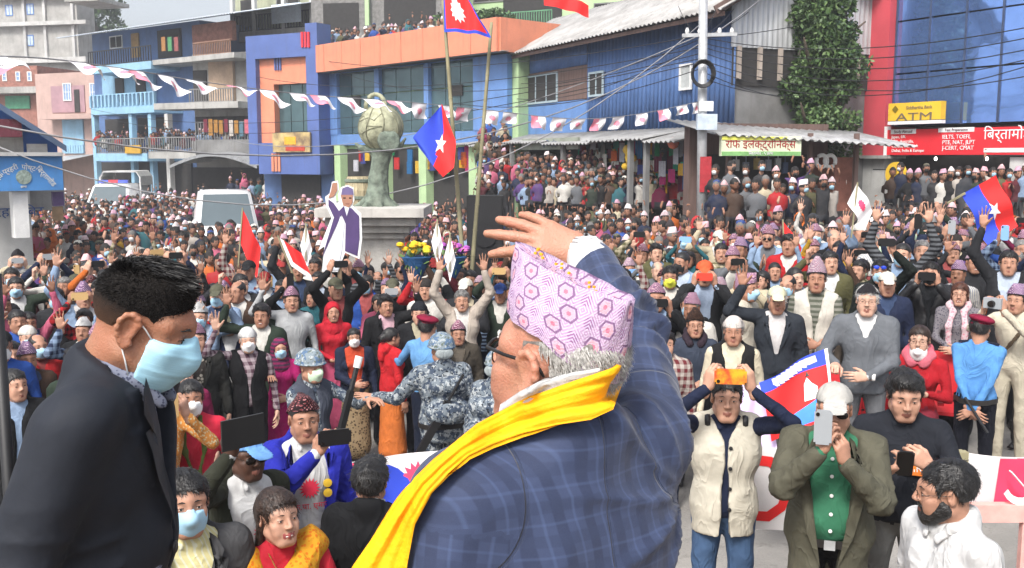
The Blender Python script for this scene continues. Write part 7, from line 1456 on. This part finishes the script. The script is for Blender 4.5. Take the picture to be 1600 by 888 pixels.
# ------------------------------------------------------------------ the two men on the stage
from mathutils.bvhtree import BVHTree
def fore(label, px, py, d, heading, S, h=.008, hh=.0032):
    """a near figure; heading = plan angle of facing, 0 = away from the camera, positive = toward picture left"""
    p = at(px, py, d); sc = (p.z-STAGE_Z)/(1.573+S.get('neck', 0)); root = thing('person', label, 'person', (p.x, p.y, STAGE_Z), math.radians(heading)); root.scale = (sc,)*3
    Mi = (Matrix.Translation(root.location) @ Matrix.Rotation(math.radians(heading), 4, 'Z') @ Matrix.Scale(sc, 4)).inverted()
    J = skeleton(S.get('R', G_DOWN)(Mi) if callable(S.get('R')) else S.get('R', G_DOWN), S.get('L', G_DOWN), S.get('fat', 1)); pass
    return root, J, Mi, sc
def ribbon(root, Mi, up, dn, m, name, bvh, off=.012, nv=12, amp=.006, fall=1.45, seed=1, nu=48, endlift=1.0):
    """a strip of cloth between two picked edges, laid on the body below it"""
    def cur(Z, t): x = t*(len(Z)-1); i = min(int(x), len(Z)-2); f = x-i; return [Z[i][k]*(1-f)+Z[i+1][k]*f for k in range(2)]
    D = np.zeros((nu+1, nv+1)); PX = np.zeros((nu+1, nv+1, 2)); hit = np.zeros_like(D, bool)
    for i in range(nu+1):
        a, b = cur(up, i/nu), cur(dn, i/nu)
        for j in range(nv+1):
            t = j/nv; x, y = a[0]*(1-t)+b[0]*t, a[1]*(1-t)+b[1]*t; PX[i, j] = x, y; r = ray(x, y); o = Mi @ CAMP; dr = (Mi.to_3x3() @ r); q = bvh.ray_cast(o, dr.normalized()); 
            if q[0] is not None: D[i, j] = (q[3]/dr.length)-off-.022*max(0, 1-i/nu*3.5)*(endlift); hit[i, j] = True
    k = np.where(hit, D, np.nan); row = np.nanmean(np.where(hit.any(1)[:, None], k, fall), axis=1)
    for i in range(nu+1):
        for j in range(nv+1):
            if not hit[i, j]: D[i, j] = (row[i] if not np.isnan(row[i]) else fall)+.01
    for _ in range(10):
        E = D.copy(); E[1:-1] = (D[:-2]+D[1:-1]*2+D[2:])/4; E[:, 1:-1] = (E[:, :-2]+E[:, 1:-1]*2+E[:, 2:])/4; D = np.minimum(E, np.where(hit, D, E))
    V = []; rs = np.random.default_rng(seed); ph = rs.uniform(0, 6, 4)
    for i in range(nu+1):
        for j in range(nv+1):
            t, s_ = j/nv, i/nu; w_ = sum(math.sin((6+5*q)*t*1.6+ph[q]+2.2*s_*(q+1))/(1+q*.5) for q in range(4)); bul = .012*math.sin(math.pi*t)
            V.append(Mi @ at(PX[i, j, 0], PX[i, j, 1], D[i, j]-bul-amp*w_))
    n = nv+1; Q = np.array([(i*n+j, i*n+j+1, (i+1)*n+j+1, (i+1)*n+j) for i in range(nu) for j in range(nv)]); V = np.array([tuple(v) for v in V])
    N_ = normals(V, Q); c = np.array(Mi @ CAMP); sg = np.sign(np.einsum('ij,ij->i', N_, c-V).mean()); Vb = V-N_*sg*.006
    nn = len(V); Q2 = np.concatenate([Q, Q[:, ::-1]+nn]); edge = [(i*n, (i+1)*n) for i in range(nu)]+[(i*n+nv, (i+1)*n+nv) for i in range(nu)]+[(j, j+1) for j in range(nv)]+[(nu*n+j, nu*n+j+1) for j in range(nv)]
    Q2 = np.concatenate([Q2, np.array([(a, b, b+nn, a+nn) for a, b in edge])]); return link(name, mesh_from(name, np.concatenate([V, Vb]), Q2, [m], None, True), root)
def suit_plaid():
    m, q, b = base('navy_plaid_suit', .72, 0, .3); tc = q.n('TexCoord').outputs['Object']; x = q.n('SeparateXYZ'); wv = q.n('VectorMath', operation='ADD'); sc_ = q.n('VectorMath', operation='SCALE'); nz = q.n('TexNoise'); nz.inputs['Scale'].default_value = 5; q.l(tc, nz.inputs['Vector']); q.l(nz.outputs['Color'], sc_.inputs[0]); sc_.inputs['Scale'].default_value = .02; q.l(tc, wv.inputs[0]); q.l(sc_.outputs[0], wv.inputs[1]); pa = q.n('Attribute'); pa.attribute_name = 'pat'; q.l(pa.outputs['Vector'], wv.inputs[0]); q.l(wv.outputs[0], x.inputs[0])
    X = x.outputs[0]; Z = x.outputs[1]
    def band(v, s, w): return q.step(q.m('PINGPONG', q.m('MULTIPLY', v, s), .5), w+.04, w-.02)
    s = 22.0; c = srgb('303a56'); c = q.mix(q.m('MULTIPLY', band(X, s, .17), .6), c, srgb('1a2138')); c = q.mix(q.m('MULTIPLY', band(Z, s, .17), .6), c, srgb('262f48'))
    c = q.mix(q.m('MULTIPLY', band(q.m('ADD', X, .0227), s, .03), .2), c, srgb('566890')); c = q.mix(q.m('MULTIPLY', band(q.m('ADD', Z, .0227), s, .03), .16), c, srgb('566890'))
    c = q.mix(q.m('MULTIPLY', q.noise(tc, 420, 2), .25), c, srgb('3c4967')); q.l(c, b.inputs['Base Color'])
    xo = q.n('SeparateXYZ'); q.l(tc, xo.inputs[0]); seam = q.m('MULTIPLY', q.step(q.m('ABSOLUTE', xo.outputs[0]), .0028, .0012), q.step(xo.outputs[1], .0, -.02))
    for sx, sy, sz in ((.16, 0, 1.42), (-.178, 0, 1.392)):
        vd = q.n('VectorMath', operation='DISTANCE'); q.l(tc, vd.inputs[0]); vd.inputs[1].default_value = (sx*1.12, sy, sz); seam = q.m('MAXIMUM', seam, q.step(q.m('ABSOLUTE', q.m('SUBTRACT', vd.outputs['Value'], .118)), .003, .0012))
    c = q.mix(q.m('MULTIPLY', seam, .22), c, srgb('121828')); q.l(c, b.inputs['Base Color'])
    bp = q.n('Bump'); bp.inputs['Distance'].default_value = .006; q.l(q.m('SUBTRACT', q.m('ADD', q.noise(tc, 9, 4), q.m('MULTIPLY', q.noise(tc, 500, 2), .03)), q.m('MULTIPLY', seam, .5)), bp.inputs['Height']); q.l(bp.outputs[0], b.inputs['Normal']); b.inputs['Sheen Weight'].default_value = .15; return m
def topi_print():
    m, q, b = base('dhaka_print', .85, 0, .2); uv = q.n('UVMap').outputs[0]; x = q.n('SeparateXYZ'); q.l(uv, x.inputs[0]); tc = q.n('TexCoord').outputs['Object']
    U = q.m('MULTIPLY', x.outputs[0], 19); Vv = q.m('MULTIPLY', x.outputs[1], 4.1); row = q.m('FLOOR', Vv); U2 = q.m('ADD', U, q.m('MULTIPLY', q.m('MODULO', row, 2), .5))
    fx = q.m('ABSOLUTE', q.m('SUBTRACT', q.m('FRACT', U2), .5)); fy = q.m('ABSOLUTE', q.m('SUBTRACT', q.m('FRACT', Vv), .5)); ci = q.m('MODULO', q.m('FLOOR', U2), 2)
    d = q.m('MAXIMUM', q.m('ADD', q.m('MULTIPLY', fx, .95), q.m('MULTIPLY', fy, .45)), fy)
    wob = q.m('MULTIPLY', q.m('PINGPONG', q.m('MULTIPLY', q.m('ADD', fx, fy), 22), .5), .05); d2 = q.m('ADD', d, wob)
    ring = q.m('MULTIPLY', q.step(d2, .33, .36), q.step(d2, .47, .44)); inner = q.step(d, .31, .28); core = q.step(d, .13, .1)
    chk = q.m('PINGPONG', q.m('MULTIPLY', q.m('ADD', q.m('MULTIPLY', fx, 2), fy), 9), .5); st = q.step(q.m('PINGPONG', q.m('MULTIPLY', q.m('ADD', q.m('MULTIPLY', fx, 1.2), Vv), 5), .5), .2, .3)
    bg_ = q.mix(st, srgb('b9adc4'), srgb('96789e')); bg_ = q.mix(q.m('MULTIPLY', q.noise(tc, 160, 2), .5), bg_, srgb('cfb8c8'))
    inn = q.mix(q.step(chk, .2, .3), srgb('cf929e'), srgb('c4a8b4')); inn = q.mix(core, inn, srgb('c06a7c'))
    alt = q.mix(q.step(d, .3, .26), bg_, q.mix(st, srgb('b8aec8'), srgb('875a84')))
    on = q.mix(ring, q.mix(inner, bg_, inn), srgb('6c5274')); q.l(q.mix(.2, q.mix(ci, on, alt), (.30, .17, .28)), b.inputs['Base Color'])
    bp = q.n('Bump'); bp.inputs['Distance'].default_value = .002; q.l(q.noise(tc, 300, 2), bp.inputs['Height']); q.l(bp.outputs[0], b.inputs['Normal']); return m
def skin_near(name, col, red):
    m, q, b = base(name, .48, 0, .45); tc = q.n('TexCoord').outputs['Object']; c = q.mix(q.step(q.noise(tc, 16, 4), .35, .7), col, red); c = q.mix(q.m('MULTIPLY', q.step(q.noise(tc, 130, 3), .5, .75), .3), c, tuple(x*.7 for x in col)); q.l(c, b.inputs['Base Color'])
    b.inputs['Subsurface Weight'].default_value = .18; b.inputs['Subsurface Radius'].default_value = (.01, .004, .002); b.inputs['Subsurface Scale'].default_value = 1
    bp = q.n('Bump'); bp.inputs['Distance'].default_value = .0015; q.l(q.m('ADD', q.noise(tc, 260, 3), q.m('MULTIPLY', q.noise(tc, 45, 3), .8)), bp.inputs['Height']); q.l(bp.outputs[0], b.inputs['Normal']); return m
# ---- waving man in the navy plaid suit
def RW(Mi):
    w_ = Mi @ at(912, 384, 2.03); R3 = Mi.to_3x3(); pole_ = R3 @ Vector((1, .0, -.15)); return (tuple(w_), tuple(pole_), tuple(R3 @ Vector((-1, .12, .3))), tuple(R3 @ Vector((-.1, .85, -.5))), 'wavehand')
HP['wavehand'] = ((.2, .12, .16, .26), .35, .2, 1.24)
PLAID = suit_plaid(); SKA = skin_near('skin_elder', (.40, .2, .13), (.46, .2, .135))
r, J, Mi, sc = fore('elderly man in navy plaid suit and lavender patterned cap waving', 878, 566, 1.47, 34, dict(R=RW, L=G_DOWN, fat=1.1))
V, Q, T, HM = body_mesh(J, .012, .0032, 'o', yaw=20, nod=6, hsz=1.06)
S = dict(top=cloth('e8e6e6'), skin=0, hair=None, hc='white'); o = assemble(r, mesh_from('body', V, Q, [None]*9, T, True), HM, S, .0032); o.material_slots[0].material = SKA
jV, jQ, jT = jacket_mesh(J, h=.0075, t=.024, hem=.72, slv=.84, amp=.0035, fr=9, seed=21)
dv = jV-(J[1][0]+np.array([.02, -.03, -.06])); rr_ = np.linalg.norm(dv, axis=1); an_ = np.arctan2(dv[:, 2], dv[:, 0]); jV = jV+normals(jV, jQ)*(.013*(np.clip((.02-jV[:, 1])/.06, 0, 1))*((1-np.abs(np.sin(5.5*an_+6*rr_+1.2*np.sin(9*rr_))))**2.2-.25)*np.exp(-((rr_-.15)/.11)**2))[:, None]
jV = sleeve_folds(jV, jQ, J, 1, .026); jV = sleeve_folds(jV, jQ, J, -1, .006); jV = relax(jV, jQ, 1, .25)
jm_ = mesh_from('jacket', jV, jQ, [PLAID], None, True); link('jacket', jm_, r)
def pat_attr(me, V, J):
    A = np.c_[V[:, 0]+.6*V[:, 1], V[:, 2]].astype(np.float64)
    for sd in (1, -1):
        sh, e, wr = J[sd][:3]; best = np.full(len(V), .095)
        for a, b, o in ((sh, e, 0), (e, wr, np.linalg.norm(e-sh))):
            ax = b-a; L = np.linalg.norm(ax); ax = ax/L; t = (V-a)@ax; tc = np.clip(t, 0, L); rad = np.linalg.norm(V-a-np.outer(tc, ax), axis=1); u = np.cross(ax, [.3, 1, 0.1]); u /= np.linalg.norm(u); w_ = np.cross(ax, u); ang = np.arctan2((V-a)@w_, (V-a)@u)
            m = (rad < best) & (t > .03); A[m, 0] = ang[m]*.062+.3; A[m, 1] = t[m]+o; best = np.where(m, rad, best)
    at_ = me.attributes.new('pat', 'FLOAT_VECTOR', 'POINT'); at_.data.foreach_set('vector', np.c_[A, np.zeros(len(V))].astype(np.float32).ravel())
for i in range(3):
    from bpy_extras.object_utils import world_to_camera_view as w2c
    bpy.context.view_layer.update(); q_ = w2c(SC, camo, Mi.inverted() @ Vector(J[1][i])); print('JP', i, round(q_.x*1600), round((1-q_.y)*888), round(q_.z, 2))
tp = MATS.setdefault('dhaka_print', topi_print())
def hero_topi():
    n, rows, tall = 72, 14, .088; V, UV, Fs = [], [], []
    for j in range(rows+1):
        t = j/rows
        for i in range(n):
            a = 2*math.pi*i/n; c, s_ = math.cos(a), math.sin(a); rx = .0785*(1-t**1.8)+.03*t**1.8; ry = .096+.008*t
            z0 = .055+(.018*s_ if s_ > 0 else .062*s_); z1 = .055+tall+.026*s_-.006*c*c; w_ = .0022*math.sin(7*a+3*t)*t+.0015*math.sin(13*a-5*t)
            V.append(((rx+w_)*c, -.018+(ry+w_)*s_-.002*t, z0+(z1-z0)*t)); UV.append((i/n, t))
    for j in range(rows):
        for i in range(n): Fs.append((j*n+i, j*n+(i+1) % n, (j+1)*n+(i+1) % n, (j+1)*n+i))
    for k, f in enumerate((.6, .25)):
        b = len(V)
        for i in range(n): a = 2*math.pi*i/n; p = V[rows*n+i]; V.append((p[0]*f, -.03+(p[1]+.03)*(f*.3+.7), p[2]-.006*(k+1))); UV.append((i/n, 1.05+.1*k))
        pb = rows*n if k == 0 else b-n
        Fs += [(pb+i, pb+(i+1) % n, b+(i+1) % n, b+i) for i in range(n)]
    Fs.append(tuple(range(len(V)-n, len(V)))); me = mesh_from('cap', V, Fs, [tp], None, True); uv = me.uv_layers.new(name='UVMap')
    for p in me.polygons:
        us = [UV[v] for v in p.vertices]; w_ = max(u[0] for u in us) > .7 and min(u[0] for u in us) < .3
        for li, u in zip(p.loop_indices, us): uv.data[li].uv = (u[0]+1 if w_ and u[0] < .3 else u[0], u[1])
    return me
pat_attr(jm_, jV, J)
c = link('cap', hero_topi(), r); c.matrix_local = HM
b = MB(); rr = random.Random(4)
for i in range(16): t = rr.uniform(0, 1); b.box(*sum([[x-.0017, x+.0017] for x in (rr.uniform(-.012, .012), -.09+.15*t, .055+.086+.026*(t-.5)*2+rr.uniform(-.004, .0))], []))
b2 = b.build('petal_flecks', mat('marigold', srgb('f0a828'), .7), r); b2.matrix_local = HM; b2['kind'] = 'stuff'
def fringe():
    rs = np.random.default_rng(3); P = []; D = []
    n = 7000; y = rs.uniform(-.125, .02, n); s_ = Sdf(); ctr = np.array([0, -.018, .036]); a = rs.uniform(-math.pi, 0, n) ; ang = np.where(rs.random(n) < .5, a, a); x = np.cos(ang); yy = np.sin(ang)
    z = rs.uniform(-.075, .05, n); hl = np.interp(-.018+.096*yy, [-.12, -.09, -.05, -.02, .0], [-.016, -.014, -.008, .006, .02]); keep = (z > hl) & ((-.018+.096*yy < -.036) | (z > .036)); x, yy, z = x[keep], yy[keep], z[keep]; n = len(x)
    rad = np.sqrt(np.maximum(1-((z-.036)/.088)**2, .05)); nk = np.clip((-.03-z)/.045, 0, 1)*.22; P = np.c_[.0755*rad*x*(1-nk*.6), -.018+.0965*rad*yy*(1-nk), z]; nr = np.c_[x*1.1, yy, (z-.036)*4]; nr /= np.linalg.norm(nr, axis=1)[:, None]
    d = np.c_[-x*.1, -.25-.3*np.abs(x), -np.ones(n)]+nr*.25+rs.normal(size=(n, 3))*.16; d /= np.linalg.norm(d, axis=1)[:, None]; ln = rs.uniform(.010, .018, (n, 1)); sd = np.cross(d, nr); sd /= np.linalg.norm(sd, axis=1)[:, None]; w_ = .0009
    V = np.empty((n*4, 3)); V[0::4] = P-sd*w_; V[1::4] = P+sd*w_; V[2::4] = P+d*ln+sd*w_*.3; V[3::4] = P+d*ln-sd*w_*.3; return V, np.arange(n*4).reshape(n, 4)
GREYH = mat('hair_silver', (.34, .33, .31), .5, .5, 200, spec=.4)
v_, q_ = fringe(); o = link('hair', mesh_from('hair', v_, q_, [GREYH], None, False), r); o.matrix_local = HM
s = Sdf(); s.ell((0, -.02, .03), (.0752, .096, .08), tag=HAIR); s.ell((0, -.018, .12), (.12, .14, .075), op='s', k=.004); s.fun(lambda X, Y, Z: np.interp(Y, [-.2, -.09, -.05, -.036, -.032, .012, .016, .03], [-.02, -.018, -.012, -.006, .036, .034, -.01, .3])-Z+0*X, 'i'); v_, q_, t_ = s.mesh(.005); o2 = link('under_hair', mesh_from('under_hair', v_, q_, [mat('hair_silver_base', (.2, .185, .17), .6, .4, 120)], None, True), o)
b = MB(); FRM = mat('spectacle_frame', (.012, .011, .011), .3, .1)
for x in (-1, 1): b.tube([(x*.062, .083, .016), (x*.078, .04, .017), (x*.0815, -.012, .016), (x*.081, -.026, .01), (x*.08, -.034, .0)], [.0028, .0028, .003, .0028, .002], 8)
b.tube([(-.062, .083, .016), (-.034, .092, .02), (0, .1, .017), (.034, .092, .02), (.062, .083, .016)], .0028, 8)
for x in (-1, 1): b.tube([(x*.034+.026*math.cos(a), .079-.2*abs(.026*math.cos(a)), .004+.017*math.sin(a)) for a in np.linspace(0, 6.283, 18)], .0013, 6, False)
o = b.build('glasses', FRM, r, True); o.matrix_local = HM
# cuff
e_, w_ = J[1][1], J[1][2]; s = Sdf(); s.cap(e_+(w_-e_)*.78, e_+(w_-e_)*.985, .05, .042, k=.01); s.cap(e_+(w_-e_)*.9, e_+(w_-e_)*1.15, .034, .034, op='s', k=.004); v_, q_, t_ = s.mesh(.007); link('cuff', mesh_from('cuff', v_+normals(v_, q_)*folds(v_, .003, 3, 24)[:, None], q_, [cloth('e4e4e8')], None, True), r)
bv = BVHTree.FromPolygons([tuple(v) for v in np.concatenate([jV, V])], [tuple(q) for q in np.concatenate([jQ, Q+len(jV)])])
ribbon(r, Mi, [(782, 632), (812, 612), (850, 592), (895, 582), (938, 576)], [(770, 680), (812, 652), (850, 640), (895, 628), (938, 618)], cloth('ecebea'), 'white_scarf', bv, .009, 8, .003, 1.42, 4, 36, .0)
YEL2 = mat('scarf_yellow', srgb('f0a810'), .7, .1, 14, bump=.004, bscale=60, spec=.25, stretch=(1, 1, 1))
ribbon(r, Mi, [(984, 568), (951, 577), (882, 600), (814, 625), (745, 662), (711, 690), (677, 717), (648, 746), (606, 806), (552, 883), (520, 940)], [(958, 640), (923, 656), (869, 664), (814, 678), (770, 694), (732, 712), (700, 740), (672, 772), (648, 820), (636, 884), (632, 940)], YEL2, 'yellow_scarf', bv, .022, 16, .0035, 1.43, 7, 70)
# ---- dark suited man in profile
r, J, Mi, sc = fore('man in dark navy suit and blue surgical mask looking down', 183, 492, 1.93, -88, dict(R=G_DOWN, L=G_DOWN, fat=1.2, neck=.0))
SKB = skin_near('skin_young', (.31, .145, .085), (.35, .145, .085))
V, Q, T, HM = body_mesh(J, .012, .0032, 'm', yaw=2, nod=-26, neck=.0, shear=.27)
SHB = cloth('8a90a4', 'print', c2=srgb('4a5068'), s=150)
o = assemble(r, mesh_from('body', V, Q, [None]*9, T, True), HM, dict(top=SHB, skin=1, hair=None), .0032); o.material_slots[0].material = SKB
NAVY = mat('navy_suit', (.014, .017, .025), .75, .12, 14, bump=.006, bscale=10, spec=.3)
jV, jQ, jT = jacket_mesh(J, h=.007, t=.024, hem=.72, V0=1.14, vw=.075, lapel=.075, amp=.004, fr=9, seed=4, neckcut=.064); jV[:, 1] -= .27*np.maximum(1.47-jV[:, 2], 0); jV = sleeve_folds(jV, jQ, J, 1, .006); link('jacket', mesh_from('jacket', jV, jQ, [NAVY], None, True), r)
MB().lathe((0, 0, 0), [(.002, .005), (.01, .005), (.013, .003), (.013, 0)], 18).build('button', BLACK, r, True, loc=(.015, front_y(jV, .015, 1.1)+.003, 1.1), rot=(-math.pi/2, 0, 0))
LAPM = mat('navy_lapel', (.018, .022, .032), .6, .1, 14, bump=.004, bscale=10, spec=.4)
for x in (1,): decal('lapel', [(x*p_, q_) for p_, q_ in ((.012, 1.13), (.04, 1.18), (.075, 1.26), (.1, 1.325), (.118, 1.365), (.088, 1.372), (.112, 1.4), (.098, 1.44), (.068, 1.462), (.058, 1.42), (.052, 1.36), (.04, 1.28), (.022, 1.2))], LAPM, jV, r, .007)
# raised shirt collar
s = Sdf()
for x in (-1, 1):
    s.cap((0, -.075, 1.488), (x*.062, -.03, 1.482), .016, k=.01, flat=.6); s.cap((x*.062, -.03, 1.482), (x*.052, .05, 1.452), .018, k=.01, flat=.6, n=(1, .4, 0)); s.cap((x*.052, .05, 1.452), (x*.03, .09, 1.40), .018, .012, k=.01, flat=.6, n=(1, .8, 0))
v_, q_, t_ = s.mesh(.006); link('shirt_collar', mesh_from('shirt_collar', v_, q_, [SHB], None, True), r)
def fade_mat():
    m, q, b = base('hair_fade', .85, 0, .1); tc = q.n('TexCoord').outputs['Object']; x = q.n('SeparateXYZ'); q.l(tc, x.inputs[0]); f = q.step(q.m('ADD', x.outputs[2], q.m('MULTIPLY', q.noise(tc, 120, 3), .03)), -.03, .06)
    q.l(q.mix(f, (.10, .055, .036), (.012, .0105, .010)), b.inputs['Base Color']); bp = q.n('Bump'); bp.inputs['Distance'].default_value = .002; q.l(q.noise(tc, 380, 2), bp.inputs['Height']); q.l(bp.outputs[0], b.inputs['Normal']); return m
# hair: faded sides, brushed up wet-look top
def spiky():
    rs = np.random.default_rng(8); P = []; n = 9500; u = rs.normal(size=(n, 3)); u[:, 2] = np.abs(u[:, 2]); u /= np.linalg.norm(u, axis=1)[:, None]; ctr = np.array([0, -.018, .036]); R_ = np.array([.0745, .0945, .083]); P = ctr+u*R_; nr = u/R_; nr /= np.linalg.norm(nr, axis=1)[:, None]
    top = np.clip((P[:, 2]-.075)/.035, 0, 1)*np.clip((.052-np.abs(P[:, 0]))/.02+.3, 0, 1); ln = (.007+.024*top*(1+.5*np.clip(P[:, 1]/.08, -1, 1)))*rs.uniform(.7, 1.25, n); keep = (P[:, 2] > np.interp(P[:, 1], *_HL)-.0) ; P, nr, ln, top = P[keep], nr[keep], ln[keep], top[keep]; n = len(P)
    clump = np.sin(P[:, 0]*240+np.sin(P[:, 1]*90)*2)[:, None]*np.array([[.5, .1, 0]])+np.sin(P[:, 1]*170+P[:, 0]*120)[:, None]*np.array([[0, .5, .1]])
    d = nr+np.array([0, .75, .25])*top[:, None]+clump*top[:, None]*.7+rs.normal(size=(n, 3))*.12+np.array([0, -.4, -.5])*(1-top)[:, None]; d /= np.linalg.norm(d, axis=1)[:, None]; sd = np.cross(d, rs.normal(size=(n, 3))); sd /= np.linalg.norm(sd, axis=1)[:, None]; w_ = np.where(top > .3, .0011, .0007)[:, None]; L = ln[:, None]; bend = np.array([[0, .35, -.25]])*L*top[:, None]
    V = np.empty((n*6, 3)); V[0::6] = P-sd*w_; V[1::6] = P+sd*w_; V[2::6] = P+d*L*.55+sd*w_*.8; V[3::6] = P+d*L*.55-sd*w_*.8; V[4::6] = P+d*L+bend+sd*w_*.15; V[5::6] = P+d*L+bend-sd*w_*.15
    i = np.arange(n)*6; return V, np.concatenate([np.c_[i, i+1, i+2, i+3], np.c_[i+3, i+2, i+4, i+5]])
v_, q_ = spiky(); HBK = mat('hair_wet_black', (.012, .011, .011), .42, .4, 120, spec=.35); o = link('hair', mesh_from('hair', v_, q_, [HBK], None, False), r); o.matrix_local = HM
s = Sdf(); s.ell((0, -.018, .036), (.0768, .0968, .0855), tag=HAIR); s.ell((0, .008, .1), (.048, .06, .026), tag=HAIR, k=.03); s.fun(lambda X, Y, Z: np.interp(Y, *_HL)-Z+.3*np.maximum(np.abs(X)-.045, 0)*(Y > .04), 'i'); v_, q_, t_ = s.mesh(.005)
o2 = link('under_hair', mesh_from('under_hair', v_+normals(v_, q_)*folds(v_, .0012, 4, 90)[:, None], q_, [fade_mat()], None, True), o)
MK = mat('surgical_blue', srgb('a4d2e6'), .75, .07, 40, bump=.003, bscale=6, stretch=(.4, .4, 6))
def big_mask():
    s = Sdf(); s.ell((0, .028, -.045), (.0755, .084, .094), tag=ACC); s.ell((.043, .058, -.02), (.027, .027, .026), tag=ACC); s.ell((-.043, .058, -.02), (.027, .027, .026), tag=ACC); s.cap((0, .088, -.008), (0, .104, -.032), .018, .022, tag=ACC, k=.04)
    s.fun(lambda X, Y, Z: np.maximum(np.maximum(Z-.006-.012*np.exp(-(X/.018)**2)+.12*np.abs(X), -.118-Z), .018+.22*np.abs(X)-Y), 'i'); V, Q, T = s.mesh(.0042); N_ = normals(V, Q)
    return V+N_*(.0016*(1-np.abs(np.sin((V[:, 2]+.02)*80)))**3)[:, None], Q
v_, q_ = big_mask(); o = link('face_mask', mesh_from('face_mask', v_, q_, [MK], None, True), r); o.matrix_local = HM
for x in (-1, 1): MB().tube([(x*.062, .045, -.012), (x*.076, .02, .012), (x*.083, -.006, .028), (x*.084, -.014, .03), (x*.084, -.02, .0), (x*.08, -.012, -.03), (x*.073, .008, -.06), (x*.062, .03, -.1)], .0016, 6).build('ear_loop', MASKW, o, True)
# black stage post at the left edge
a = at(6, 640, 2.0); tp_ = MB().tube([(0, 0, 0), (0, 0, at(6, 425, 2.0).z-STAGE_Z)], .012, 10).build('stage_post', BLACK, None, True, loc=(a.x, a.y, STAGE_Z)); tag(tp_, 'thin black post at the edge of the stage behind the dark suited man', 'post')
# ------------------------------------------------------------------ air
hz = bpy.data.materials.new('haze_air'); hz.use_nodes = True; n_ = hz.node_tree; n_.nodes.clear(); pv = n_.nodes.new('ShaderNodeVolumePrincipled'); pv.inputs['Density'].default_value = .0022; pv.inputs['Color'].default_value = (.93, .95, 1, 1); pv.inputs['Anisotropy'].default_value = .3; mo = n_.nodes.new('ShaderNodeOutputMaterial'); n_.links.new(pv.outputs[0], mo.inputs['Volume'])
tag(MB().box(-660, 660, -60, 1000, -1, 42).build('haze', hz), kind='stuff')
print('TRIS', sum(len(m.polygons)*2 for m in bpy.data.meshes))
